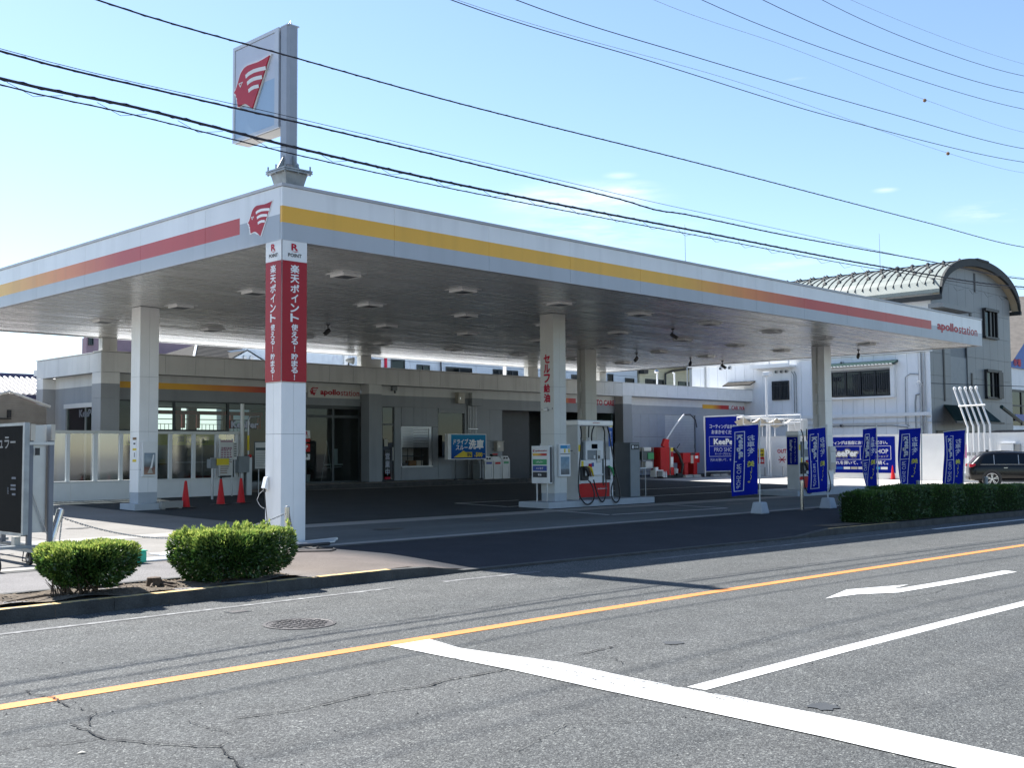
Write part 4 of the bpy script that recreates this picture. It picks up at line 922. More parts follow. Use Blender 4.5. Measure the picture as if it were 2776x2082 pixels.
# right wing: panels, roller shutter, wash bay
panels('wall_panel', 'x', 29.96, 33.12, 5, YW, 2.1, 3.18, 'lit_wing_grey', shop, .1); panels('wall_panel', 'x', 29.96, 33.12, 5, YW, .3, 2.1, 'lit_wing_grey', shop, .1)
rs = B('roller_shutter', 33.13, 35.60, YW + .08, YW + .10, .3, 3.18, M['alu'], shop)
mb = MB()
for i in range(36): mb.box(33.16, 35.57, YW + .065, YW + .079, .32 + i * .079, .385 + i * .079)
P('slats', mb, M['alu_pale'], rs, kind='stuff'); panels('wall_panel', 'x', 35.61, 36.38, 1, YW, .3, 3.18, 'lit_wing_grey', shop, .1)
B('wash_bay_wall', 36.4, 36.5, YW + .13, 21.6, .3, 3.2, M['grey_dark'], shop); B('wash_bay_back', 36.5, 40.4, 21.5, 21.6, .3, 3.2, M['grey_dark'], shop); B('wall_panel', 40.2, 40.42, YW, YW + .1, .3, 3.18, M['store_grey'], shop)
B('end_wall', 40.9, 41.0, YW + .1, 22.5, .3, 3.96, M['store_cream'], shop); B('rear_wall', 15.1, 40.9, 22.4, 22.5, .3, 3.97, M['store_cream'], shop)
mk('mini_stripe_wash', YEL, rough=.4, color_fn=mini_stripe(36.2, 38.6), var=.02)
B('colour_stripe', 36.22, 38.55, YW - .008, YW - .001, 3.53, 3.735, M['mini_stripe_wash'], shop)
mb = MB(); text(mb, 'CAR WASH', (38.78, YW - .006, 3.52), X_, Z_, 1.6, .21, .03); P('bay_lettering', mb, M['text_red'], shop)
# raised walkway along the shop
sheet('walkway', 10.5, 22.0, 15.75, YW, 12, 1, lambda x, y: .385, M['concrete'], kind='structure')
P('walkway_edge', MB().box(10.5, 22.0, 15.62, 15.748, .0, .385), M['kerb'], bpy.data.objects['walkway'])
wk = B('island_kerb', 30.2, 34.6, 14.85, 15.6, .1, .36, M['kerb']); wk['kind'] = 'structure'
for i, (a, b) in enumerate(((31.2, 32.2), (32.3, 33.3))): pass
# service posts on the roof and horn speaker
t = thing('loudspeaker', (14.15, 16.9, 4.56), 'round grey horn loudspeaker on the shop roof edge', 'loudspeaker')
P('horn', MB().cyl((14.05, 16.95, 4.78), (14.22, 16.72, 4.74), .05, .13, 16), M['grey_mid'], t); P('bracket', MB().box(14.02, 14.24, 16.85, 16.95, 4.56, 4.60).box(14.11, 14.15, 16.88, 16.92, 4.6, 4.75), M['dark'], t)
tagit(P('roof_post', MB().cyl((23.15, 18.0, 4.1), (23.15, 18.0, 5.5), .07), M['white']), 'thin white post on the shop roof between two canopy columns', 'post')
tagit(P('roof_box', MB().box(15.03, 15.5, 16.75, 17.0, 4.56, 4.86), M['store_cream']), 'small cream box beside a rear canopy column on the shop roof', 'box')
for i, (x, z, lab) in enumerate(((33.2, 5.2, 'white pipe with domed lamp on the shop roof, left of two'), (34.6, 5.25, 'white hooked pipe on the shop roof, right of two'))):
    t = thing('roof_pipe', (x, 17.6, 4.1), lab, 'pipe'); P('pipe', MB().tube([(x, 17.6, 4.1), (x, 17.6, z), (x - .12, 17.6, z + .02)], .04, 8), M['white'], t)
    if i == 0: P('dome', MB().lathe((x - .05, 17.6, z), [(.10, 0), (.12, .06), (.08, .14), (.01, .17)], 14), M['steel'], t)

# ============================================================ LOW SCREEN on the left of the forecourt
sc_ = thing('glass_screen', (1.2, 14.0, .2), 'long low white wall topped with framed clear panes on the left forecourt', 'screen')
GZ = .72; x0, x1 = 1.0, 8.05
n_ = 4
for i in range(n_):
    a = x0 + (x1 - x0) * i / n_; b = x0 + (x1 - x0) * (i + 1) / n_; B('base_panel', a + .003, b - .003, 14.0, 14.12, .12, GZ - .004, M['white'], sc_)
B('sill', x0, x1, 13.97, 14.15, GZ, GZ + .03, M['white'], sc_); B('top_rail', x0, x1, 14.0, 14.12, 2.03, 2.11, M['alu_pale'], sc_)
posts = [1.0, 1.9, 2.69, 3.46, 4.18, 4.92, 5.66, 6.40, 7.15, 7.82, 7.99]
for i, x in enumerate(posts): B('post', x - (.05 if i != 3 else .07), x + .05, 14.02, 14.10, GZ + .031, 2.029, M['white'], sc_)
for i in range(len(posts) - 1):
    a, b = posts[i] + .051, posts[i + 1] - .051 - (.02 if i == 2 else 0)
    if b - a > .1: P('pane', MB().face([(a, 14.06, GZ + .032), (b, 14.06, GZ + .032), (b, 14.06, 2.028), (a, 14.06, 2.028)]), M['glass_clear'], sc_)
# drain grates at its foot
gr = thing('drain_grate', (2.0, 13.3, .2), 'long steel drain grate in the forecourt in front of the low screen', 'drain grate')
mb = MB()
for i in range(46): a = -.6 + i * .12; mb.box(a, a + .07, 13.25, 13.5, zf(a, 13.3) - .01, zf(a, 13.3) + .02)
P('bars', mb, M['galv'], gr, kind='stuff'); P('frame', MB().box(-.7, 4.95, 13.2, 13.245, .16, .235).box(-.7, 4.95, 13.505, 13.55, .16, .235), M['concrete_pale'], gr)

# ============================================================ THINGS ON THE FORECOURT
def make_cone(x, y, lab, z=None, copy=None, h=.66):
    z = zf(x, y) if z is None else z
    if copy is None:
        t = thing('traffic_cone', (x, y, z), lab, 'traffic cone', 'traffic cones', local=True)
        P('base', MB().box(-.19, .19, -.19, .19, 0, .025), M['rubber'], t, bevel=.01)
        P('body', MB().lathe((0, 0, .025), [(.115, 0), (.105, .02), (.036, .58), (.032, .62), (.016, .635)], 24), M['cone'], t, smooth=True)
        return t
    c = copy_tree(copy); c.location = (x, y, z); c['label'] = lab; c.rotation_euler = (0, 0, R.uniform(0, 1)); return c
k1 = make_cone(3.62, 9.50, 'red traffic cone beside the white concrete block near the left column')
make_cone(4.92, 10.06, 'red traffic cone with a black hook on its tip by the poster board', copy=k1); make_cone(5.66, 10.30, 'red traffic cone nearest the striped corner column', copy=k1)
make_cone(37.0, 7.55, 'bright red cone in the sun by the blue wall banner', zf(36, 7), copy=k1)
tagit(P('cone_hook', MB().tube([(4.92, 10.06, .82), (4.90, 10.06, .86), (4.84, 10.05, .87)], .012, 6).tube([(4.92, 10.06, .82), (4.96, 10.06, .86), (5.0, 10.06, .855)], .012, 6), M['rubber']), 'black chain hook fitted on the middle cone tip', 'hook')
t = tagit(P('concrete_block', MB().box(-.33, .33, -.10, .10, .03, .19, Matrix.Translation((3.10, 9.32, zf(3, 9.3))) @ Matrix.Rotation(rad(12), 4, 'Z')).box(-.3, -.2, -.1, .1, 0, .03, Matrix.Translation((3.10, 9.32, zf(3, 9.3))) @ Matrix.Rotation(rad(12), 4, 'Z')).box(.2, .3, -.1, .1, 0, .03, Matrix.Translation((3.10, 9.32, zf(3, 9.3))) @ Matrix.Rotation(rad(12), 4, 'Z')), M['concrete_pale'], bevel=.012), 'worn white concrete block on the ground by the left column foot', 'block')
# posts and boards in front of the screen
t = thing('card_stand', (5.95, 11.9, .19), 'grey post with grey box and small yellow plate behind the cones', 'stand')
P('post', MB().cyl((6.05, 12.4, .19), (6.05, 12.4, 1.12), .035), M['alu'], t); B('box', 5.93, 6.17, 12.3, 12.5, 1.06, 1.31, M['grey_mid'], t, bevel=.008); P('rail', MB().cyl((5.92, 12.28, 1.33), (6.50, 12.28, 1.33), .02), M['alu'], t); B('yellow_plate', 6.10, 6.48, 12.25, 12.27, 1.14, 1.32, M['yellow'], t)
t = thing('poster_board', (7.2, 13.6, .22), 'tall grey stand holding pink and white wash price posters', 'notice board')
P('legs', MB().cyl((6.98, 13.6, .2), (6.98, 13.6, 1.9), .022).cyl((7.40, 13.6, .2), (7.40, 13.6, 1.9), .022), M['alu'], t)
a_ = B('poster', 6.96, 7.40, 13.55, 13.57, 1.28, 1.86, M['offwhite'], t); b_ = B('poster', 6.96, 7.38, 13.55, 13.57, .82, 1.26, M['offwhite'], t); c_ = B('poster', 7.41, 7.53, 13.55, 13.57, 1.28, 1.80, M['offwhite'], t)
mk('magenta', (.25, .03, .10), rough=.5)
mb = MB(); mb.box(6.99, 7.38, 13.545, 13.549, 1.80, 1.83)
text(mb, '洗車料金表', (7.0, 13.546, 1.58), X_, Z_, .36, .07, .02); text(mb, 'お車を美しく', (7.0, 13.546, 1.38), X_, Z_, .36, .06, .03) if False else None
r_ = random.Random(2)
for j in range(4):
    for i in range(4): mb.box(7.0 + i * .095, 7.0 + i * .095 + r_.uniform(.04, .08), 13.545, 13.549, 1.54 - j * .065, 1.57 - j * .065)
P('poster_print', mb, M['magenta'], a_)
mb = MB()
for j in range(6): mb.box(6.98, 7.2 + r_.uniform(0, .17), 13.545, 13.549, 1.20 - j * .062, 1.222 - j * .062)
P('poster_print', mb, M['brown'], b_)
mb = MB()
for j in range(6): mb.box(7.43, 7.51, 13.545, 13.549, 1.72 - j * .07, 1.75 - j * .07)
P('poster_print', mb, M['dark'], c_)
t = thing('service_box', (7.85, 13.8, .22), 'grey cabinet on a post at the end of the low screen', 'cabinet')
B('box', 7.66, 8.03, 13.66, 13.86, .89, 1.38, M['grey_mid'], t, bevel=.01); P('post', MB().cyl((7.84, 13.78, .2), (7.84, 13.78, .9), .04), M['alu'], t)
t = thing('barrier_post', (8.1, 13.9, .2), 'tall silver post with yellow sleeve and hook beside the shop glass', 'post')
P('pole', MB().cyl((7.95, 13.95, .2), (7.95, 13.95, 2.95), .06), M['alu_pale'], t); P('hook', MB().tube([(8.13, 13.9, .25), (8.13, 13.9, 2.45), (8.18, 13.88, 2.55), (8.45, 13.8, 2.57)], .025, 8), M['alu'], t); P('sleeve', MB().cyl((8.13, 13.9, 1.55), (8.13, 13.9, 2.0), .034), M['yellow'], t); B('body', 8.02, 8.2, 13.8, 14.0, .2, 1.35, M['alu'], t)
P('lamp', MB().cyl((8.13, 13.85, 1.38), (8.13, 13.78, 1.38), .05), M['red'], t)
t = thing('instruction_board', (8.5, 13.8, .2), 'pale green bordered instruction board on two legs by the corner column', 'notice board')
P('legs', MB().cyl((8.45, 13.83, .2), (8.45, 13.83, 1.0), .018).cyl((8.70, 13.83, .2), (8.70, 13.83, 1.0), .018), M['alu'], t)
B('border', 8.28, 8.82, 13.80, 13.82, .98, 1.81, M['green_dark'], t, bevel=.01); pb = B('panel', 8.30, 8.80, 13.79, 13.799, 1.0, 1.79, M['offwhite'], t)
mb = MB(); mb.box(8.32, 8.78, 13.784, 13.788, 1.55, 1.63)
for j in range(9): mb.box(8.33, 8.60 + r_.uniform(0, .15), 13.784, 13.788, 1.48 - j * .052, 1.49 - j * .052)
P('print', mb, M['green_dark'], pb)
# light boxes with posters on the columns
def lightbox(name, x0, x1, y, z0, z1, lab, kind):
    t = thing(name, ((x0 + x1) / 2, y, z0), lab, 'poster case')
    B('case', x0, x1, y - .07, y - .002, z0, z1, M['white'], t, bevel=.006)
    if kind == 0:
        def img(t_, pos):
            s = nsep(t_, pos); return nramp(t_, nmath(t_, 'DIVIDE', nmath(t_, 'SUBTRACT', s[2], z0), z1 - z0), [(0, (.35, .22, .14)), (.25, (.16, .05, .04)), (.3, (.08, .09, .10)), (.45, (.25, .30, .34)), (.8, (.16, .24, .34)), (1, (.16, .24, .34))])
        mk('poster_' + name + str(int(x0)), (.3, .3, .3), rough=.3, color_fn=img, var=.25, vs_=7)
        pp = B('poster', x0 + .04, x1 - .04, y - .078, y - .071, z0 + .05, z0 + .56, M['poster_' + name + str(int(x0))], t)
        P('poster_road', MB().face([(x0 + .12, y - .08, z0 + .08), (x1 - .1, y - .08, z0 + .08), (x1 - .17, y - .08, z0 + .25), (x0 + .2, y - .08, z0 + .25)]), M['beige'], pp)
        P('poster_streak', MB().face([(x0 + .19, y - .081, z0 + .2), (x0 + .24, y - .081, z0 + .2), (x1 - .07, y - .081, z0 + .52), (x1 - .1, y - .081, z0 + .52)]), M['text_white'], pp)
    else:
        h = B('header', x0 + .03, x1 - .03, y - .078, y - .071, z1 - .28, z1 - .03, M['white'], t); B('header_band', x0 + .03, x1 - .03, y - .084, y - .079, z1 - .11, z1 - .03, M['sky_blue'], h)
        mb = MB(); text(mb, '灯油', (x1 - .14, y - .087, z1 - .095), X_, Z_, .09, .05, .01); P('header_print', mb, M['text_white'], h)
        B('price_tab', x0 + .17, x0 + .22, y - .084, y - .079, z1 - .22, z1 - .12, M['yellow'], h); B('price_tab', x1 - .09, x1 - .04, y - .084, y - .079, z1 - .22, z1 - .12, M['yellow'], h); B('bar', x0 + .03, x1 - .03, y - .084, y - .079, z1 - .255, z1 - .24, M['text_black'], h)
        def img(t_, pos):
            s = nsep(t_, pos); return nramp(t_, nmath(t_, 'DIVIDE', nmath(t_, 'SUBTRACT', s[2], z0), .5), [(0, (.06, .07, .08)), (.35, (.12, .15, .18)), (.42, (.22, .30, .36)), (1, (.12, .26, .38))])
        mk('poster_blue', (.3, .3, .3), rough=.3, color_fn=img, var=.2, vs_=9)
        B('poster', x0 + .05, x1 - .05, y - .078, y - .071, z0 + .05, z0 + .50, M['poster_blue'], t)
lightbox('poster_case', 2.40, 2.76, 9.398, .93, 1.76, 'grey framed poster of a light trail on the left column', 0)
lightbox('poster_case', 10.72, 11.14, 3.718, .82, 1.64, 'white poster case with blue header on the pump column', 1)
t = thing('notice_case', (24.2, 3.5, .7), 'grey glazed notice case on the front of the right column', 'poster case')
B('case', 24.02, 24.42, 3.46, 3.565, .78, 1.56, M['alu'], t, bevel=.006); B('sheet', 24.06, 24.38, 3.452, 3.459, 1.02, 1.36, M['offwhite'], t); B('sheet', 24.06, 24.38, 3.452, 3.459, .82, 1.0, M['beige'], t); B('sheet', 24.10, 24.38, 3.452, 3.459, 1.40, 1.52, M['offwhite'], t); B('side_box', 24.45, 24.62, 3.60, 3.9, .62, 1.54, M['alu'], t)

# drive-through wash sign
t = thing('wash_sign', (18.9, 15.7, .385), 'blue drive through car wash sign with yellow arrow on two posts', 'sign')
for x in (18.35, 19.72): P('post', MB().cyl((x, 15.85, .385), (x, 15.85, 1.2), .028), M['grey_dark'], t); P('foot', MB().lathe((x, 15.85, .385), [(.09, 0), (.07, .05), (.03, .08)], 12), M['dark'], t)
bd = B('housing', 17.92, 19.92, 15.80, 15.98, 1.17, 2.14, M['white'], t)
def wash_fn(t_, pos):
    s = nsep(t_, pos); return nramp(t_, nmath(t_, 'SUBTRACT', s[2], 1.17), [(0, (.012, .05, .26)), (.45, (.015, .12, .38)), (1, (.03, .30, .50))])
mk('wash_face', (0, 0, 0), rough=.7, spec=.1, color_fn=wash_fn, var=.03)
fc = B('face', 18.08, 19.88, 15.792, 15.799, 1.20, 2.11, M['wash_face'], bd)
mb = MB(); text(mb, 'ドライブ', (18.18, 15.787, 1.74), X_, Z_, .74, .21, .03, slant=.15); text(mb, 'スルー', (18.30, 15.787, 1.53), X_, Z_, .60, .18, .03, slant=.15); text(mb, '洗車', (18.95, 15.787, 1.55), X_, Z_, .80, .38, .045, slant=.1)
P('lettering', mb, M['text_white'], fc)
mb = MB(); mb.face([(18.20, 15.787, 1.25), (19.15, 15.787, 1.25), (19.15, 15.787, 1.45), (18.82, 15.787, 1.45), (18.70, 15.787, 1.50)]); text(mb, '500', (19.34, 15.787, 1.26), X_, Z_, .36, .18, .05); text(mb, '¥', (19.26, 15.787, 1.26), X_, Z_, .06, .08, .02); text(mb, '~', (19.74, 15.787, 1.36), X_, Z_, .08, .03, .02); P('arrow_and_price', mb, M['yellow'], fc)
mb = MB(); text(mb, 'IN', (18.90, 15.783, 1.28), X_, Z_, .2, .14, .04); P('arrow_lettering', mb, M['text_black'], fc)
# bins
def bin_(x0, x1, y0, y1, z1, lab, plate, holes, dark=False):
    t = thing('recycling_bin', ((x0 + x1) / 2, (y0 + y1) / 2, ZA - .015), lab, 'bin', 'bins along the shop wall'); m = 'offwhite' if not dark else 'grey_mid'
    B('body', x0, x1, y0, y1, ZA - .015, z1 - .17, M[m], t, bevel=.01)
    P('hood', MB().raw([(x0, y0, z1 - .168), (x1, y0, z1 - .168), (x1, y1, z1 - .168), (x0, y1, z1 - .168), (x0 + .01, y0 + .12, z1), (x1 - .01, y0 + .12, z1), (x1 - .01, y1, z1), (x0 + .01, y1, z1)], [(0, 3, 2, 1), (4, 5, 6, 7), (0, 1, 5, 4), (1, 2, 6, 5), (2, 3, 7, 6), (3, 0, 4, 7)]), M['white' if not dark else 'grey_mid'], t)
    for k in range(holes):
        cx = x0 + (x1 - x0) * (k + 1) / (holes + 1); P('opening', MB().cyl((cx, y0 + .05, z1 - .09), (cx, y0 + .03, z1 - .10), .05, n=16), M['black'], t)
    B('name_plate', x0 + .08, x1 - .08, y0 - .006, y0 - .001, z1 - .30, z1 - .22, M[plate], t); B('door_seam', (x0 + x1) / 2 + .12, (x0 + x1) / 2 + .13, y0 - .004, y0 - .001, ZA + .05, z1 - .4, M['grey_mid'], t)
bin_(19.95, 20.18, 16.2, 16.6, 1.12, 'small dark grey bin at the left end of the bin row', 'text_black', 0, True)
bin_(20.22, 20.68, 16.2, 16.65, 1.27, 'white bin with blue plate and two round holes', 'blue', 2)
bin_(20.71, 21.16, 16.2, 16.65, 1.26, 'white bin with red plate, in the middle of the row', 'red', 0)
bin_(21.19, 21.62, 16.2, 16.65, 1.28, 'white bin with green plate at the right end of the row', 'green', 2)
t = thing('red_card_holder', (20.9, 16.4, 1.26), 'dark red edged card box standing on the middle bin', 'box'); B('body', 20.78, 21.06, 16.34, 16.5, 1.262, 1.36, M['black'], t); B('card', 20.78, 21.06, 16.33, 16.338, 1.33, 1.38, M['red'], t)

# ============================================================ PUMP ISLANDS
is1 = B('pump_island', 10.05, 14.30, 3.40, 4.45, -.05, .20, M['plinth'], bevel=.012); is1['kind'] = 'structure'
is2 = B('pump_island', 20.40, 25.95, 2.58, 4.15, -.05, .19, M['plinth'], bevel=.012); is2['kind'] = 'structure'
# price board left of the pump column
t = thing('price_board', (10.4, 3.95, .2), 'white price board with green, blue and black fuel bars on two legs', 'sign')
for y in (4.15, 3.80): P('leg', MB().cyl((10.42, y, .2), (10.42, y, .68), .022), M['alu'], t)
bd = B('cabinet', 10.35, 10.47, 3.66, 4.27, .65, 1.60, M['white'], t, bevel=.012)
B('side_groove', 10.375, 10.445, 3.652, 3.6585, .68, 1.57, M['dark'], bd); P('lifting_eye', MB().cyl((10.41, 4.0, 1.60), (10.41, 4.0, 1.65), .018), M['alu'], bd)
def board_stripe(t_, pos):
    s = nsep(t_, pos); return nramp(t_, nmath(t_, 'DIVIDE', nmath(t_, 'SUBTRACT', 4.22, s[1]), .47), [(0, YEL), (.35, YEL), (.7, RED), (1, RED)])
mk('mini_stripe_board', YEL, rough=.4, color_fn=board_stripe, var=.02)
B('colour_stripe', 10.343, 10.3485, 3.74, 4.22, 1.35, 1.41, M['mini_stripe_board'], bd)
mb = MB(); text(mb, 'apollostation', (10.344, 4.13, 1.445), -Y_, Z_, .40, .055, .015); P('lettering', mb, M['logo_red'], bd); emblem(bd, (10.344, 4.22, 1.44), -Y_, Z_, .07, .065, (-1, 0, 0), rim=False, depth=.001)
for z0, m, s_ in ((1.125, 'green', 'レギュラー'), (.965, 'blue', 'ハイオク'), (.805, 'text_black', '軽油')):
    q = B('fuel_bar', 10.343, 10.3485, 3.74, 4.22, z0, z0 + .135, M[m], bd); mb = MB(); w_ = .24 if len(s_) > 2 else .11; text(mb, s_, (10.339, 4.22 - (.48 - w_) / 2, z0 + .04), -Y_, Z_, w_, .055, .02); P('bar_lettering', mb, M['text_white'], q)
# fuel pump
def pump(x0, x1, y0, y1, zb, zt, lab, main=True):
    t = thing('fuel_pump', ((x0 + x1) / 2, (y0 + y1) / 2, zb), lab, 'fuel pump')
    B('side_panel', x0, x0 + .12, y0, y1, zb, zt - .151, M['offwhite'], t, bevel=.01); B('side_panel', x1 - .12, x1, y0, y1, zb, zt - .151, M['white'], t, bevel=.01)
    B('head', x0 - .01, x1 + .01, y0 - .02, y1 + .02, zt - .15, zt, M['white_gloss'], t, bevel=.03)
    lp = B('lower_panel', x0 + .121, x1 - .121, y0 + .03, y1 - .03, zb, zb + .42, M['red'], t)
    B('red_skirt', x0 + .02, x1 - .17, y0 - .006, y0 - .001, zb + .06, zb + .41, M['red'], t); B('red_skirt', x0 + .02, x1 - .17, y1 + .001, y1 + .006, zb + .06, zb + .41, M['red'], t); B('toe_kick', x0 + .02, x1 - .02, y0 - .004, y0 - .001, zb, zb + .055, M['grey_dark'], t)
    B('lower_body', x0 + .121, x1 - .121, y0 + .01, y1 - .01, zb + .421, zb + 1.02, M['white'], t)
    tw = B('control_tower', x0 + .34, x1 - .36, y0 + .02, y1 - .02, zb + 1.021, zb + 1.53, M['white'], t, bevel=.02)
    B('tower_rear', x0 + .28, x0 + .335, y0 + .05, y1 - .05, zb + 1.021, zb + 1.50, M['grey_mid'], t)
    B('display', x0 + .57, x0 + .80, y0 + .012, y0 + .019, zb + 1.32, zb + 1.44, M['glass_dark'], tw); B('display_back', x0 + .57, x0 + .80, y0 + .016, y0 + .0195, zb + 1.32, zb + 1.44, M['grey_mid'], tw)
    B('screen', x0 + .40, x0 + .74, y0 + .012, y0 + .019, zb + 1.04, zb + 1.28, M['grey_mid'], tw); B('card_reader', x0 + .75, x0 + .90, y0 - .01, y0 + .019, zb + .95, zb + 1.28, M['alu'], t); B('keypad', x0 + .79, x0 + .86, y0 - .016, y0 - .011, zb + 1.06, zb + 1.14, M['black'], t)
    B('console_shelf', x0 + .42, x0 + .96, y0 - .05, y0 + .005, zb + .62, zb + .66, M['white'], t, bevel=.01); B('intercom', x0 + .42, x0 + .52, y0 - .03, y0 + .005, zb + .70, zb + .93, M['text_red'], t, bevel=.01); B('slot', x0 + .55, x0 + .63, y0 - .002, y0 + .008, zb + .85, zb + .95, M['blue'], t); B('receipt', x0 + .62, x0 + .68, y0 - .01, y0 + .008, zb + 1.06, zb + 1.14, M['text_white'], t)
    B('sticker', x0 + .02, x0 + .1, y0 - .006, y0 - .001, zb + 1.25, zb + 1.42, M['yellow'], t); B('sticker', x0 + .14, x0 + .22, y0 - .0, y0 + .008, zb + .82, zb + 1.0, M['yellow'], t)
    B('blue_sticker', x1 - .17, x1 - .01, y0 - .006, y0 - .001, zb + 1.38, zb + 1.88, M['deep_blue'], t); B('yellow_sticker', x1 - .12, x1 - .01, y0 - .006, y0 - .001, zb + 1.90, zb + 1.97, M['yellow'], t); B('green_strip', x0 + .98, x0 + 1.03, y0 - .006, y0 + .008, zb + .35, zb + 1.05, M['green_dark'], t)
    mb = MB(); text(mb, 'apollostation', ((x0 + x1) / 2 - .13, y0 - .026, zt - .09), X_, Z_, .28, .04, .01); P('head_lettering', mb, M['logo_red'], t)
    mb = MB(); text(mb, 'apollostation', ((x0 + x1) / 2 + .06, y0 - .009, zb + .24), X_, Z_, .38, .05, .015); P('skirt_lettering', mb, M['text_white'], t)
    mb = MB(); vtext(mb, 'セルフ', (x1 - .13, y0 - .009, zb + 1.45), X_, Z_, .07, .35, .01); P('sticker_lettering', mb, M['text_white'], t)
    mb = MB(); text(mb, 'U', (x0 - .004, y0 + .12, zb + 1.18), -Y_, Z_, .03, .04); mb.box(x0 - .004, x0 - .001, y0 + .18, y0 + .34, zb + 1.26, zb + 1.28); P('side_print', mb, M['dark'], t)
    # nozzle holsters, nozzles and hoses
    for hx, cols in ((x0 + .12, ('black', 'brown', 'yellow')), (x1 - .28, ('green', ))):
        B('holster', hx - .05, hx + .24 if len(cols) > 1 else hx + .12, y0 - .06, y0 + .008, zb + .50, zb + .86, M['black'], t, bevel=.02)
        for i, c in enumerate(cols):
            nx = hx + .0 + i * .09; nz = MB().tube([(nx, y0 - .07, zb + .86), (nx + .06, y0 - .14, zb + .80), (nx + .12, y0 - .13, zb + .70), (nx + .16, y0 - .12, zb + .60)], [.022, .034, .026, .02], 8)
            P('nozzle', nz, M[c], t, smooth=True)
            P('trigger', MB().box(nx + .04, nx + .10, y0 - .11, y0 - .09, zb + .62, zb + .76), M['alu'], t)
    def smooth(pts, k=7):
        out = []; pts = [pts[0]] + pts + [pts[-1]]
        for i in range(1, len(pts) - 2):
            p0, p1, p2, p3 = (Vector(q) for q in pts[i - 1:i + 3])
            for j in range(k):
                q = j / k; out.append(.5 * ((2 * p1) + (p2 - p0) * q + (2 * p0 - 5 * p1 + 4 * p2 - p3) * q * q + (3 * p1 - p0 - 3 * p2 + p3) * q ** 3))
        return out + [Vector(pts[-1])]
    def hp(lst):
        n = len(lst); out = []
        for i, (x, y) in enumerate(lst):
            Y = y0 - .10 - (.36 * math.sin(math.pi * min(1, i / (n - 1))) ** .8 if n > 5 else .02 * i)
            X = x0 + (x - 880) * .00287; z = zb + .01 + (1425 - y) * .00184; k = (Y + 15.4) / (y0 + 15.37)
            out.append((X + 1.14 * (Y - y0 + .03), Y, 1.47 + (z - 1.47) * k))
        return smooth(out)
    for lst in ([(905, 400), (915, 470), (915, 580), (905, 760), (885, 980), (872, 1180), (880, 1340), (920, 1440), (985, 1500), (1050, 1475), (1085, 1390), (1070, 1280), (1040, 1200), (1010, 1165)],
                [(1220, 400), (1240, 470), (1240, 580), (1245, 900), (1248, 1200), (1245, 1350), (1225, 1440), (1190, 1475), (1150, 1420), (1118, 1320), (1095, 1230), (1080, 1160)],
                [(1285, 400), (1310, 520), (1335, 700), (1365, 900), (1400, 1100), (1435, 1280), (1445, 1390), (1425, 1465), (1385, 1495), (1340, 1440), (1322, 1340), (1335, 1250), (1360, 1190), (1382, 1150)],
                [(1025, 390), (1020, 450), (1016, 580)], [(1095, 390), (1070, 460), (1060, 530), (1058, 600)]):
        P('hose', MB().tube(hp(lst), .018, 8), M['rubber'], t, smooth=True)
    for px_, py_ in ((915, 575), (1016, 575), (1240, 575)): xx_ = x0 + (px_ - 880) * .00287 - .24; zz_ = zb + (1425 - py_) * .00184 - .01; P('swivel', MB().cyl((xx_, y0 - .24, zz_ + .05), (xx_, y0 - .245, zz_ - .03), .03, .024, 10), M['alu'], t)
    return t
pump(11.58, 12.99, 3.78, 4.24, .20, 2.27, 'large white and red self service fuel pump beside the grey cabinet')
p2 = pump(21.22, 22.70, 3.0, 3.43, .19, 2.04, 'second fuel pump with blue banner on its end, behind the flags')
bn = B('banner', 21.195, 21.219, 3.03, 3.40, .98, 1.86, M['navy'], p2)
mb = MB(); text(mb, 'KeePer', (21.19, 3.30, 1.40), -Y_, Z_, .10, .36, .05, rot=1); text(mb, 'PRO SHOP', (21.19, 3.29, 1.02), -Y_, Z_, .05, .34, .01, rot=1); vtext(mb, 'コーティング', (21.19, 3.14, 1.05), -Y_, Z_, .06, .75, .01, gap=.03); P('banner_lettering', mb, M['text_dim'], bn)
# grey equipment cabinet on the island end
t = thing('equipment_cabinet', (13.8, 3.9, .2), 'tall dark grey steel cabinet with a black notice on the island end', 'cabinet')
B('body', 13.62, 14.04, 3.70, 4.24, .2, 1.68, M['grey_dark'], t, bevel=.006); B('front_door', 13.63, 14.03, 3.69, 3.699, .22, 1.66, M['grey_mid'], t)
n_ = B('notice', 13.67, 14.0, 3.682, 3.689, 1.49, 1.62, M['black'], t); mb = MB(); text(mb, '給油機', (13.80, 3.678, 1.535), X_, Z_, .16, .05, .01); mb.box(13.70, 13.76, 3.676, 3.679, 1.52, 1.60); P('notice_print', mb, M['text_white'], n_)
P('handle', MB().tube([(14.0, 3.66, .98), (14.22, 3.62, .98)], .02, 8), M['white'], t); P('pipe', MB().tube([(14.20, 3.63, .2), (14.20, 3.63, 1.1)], .012, 6), M['alu'], t)
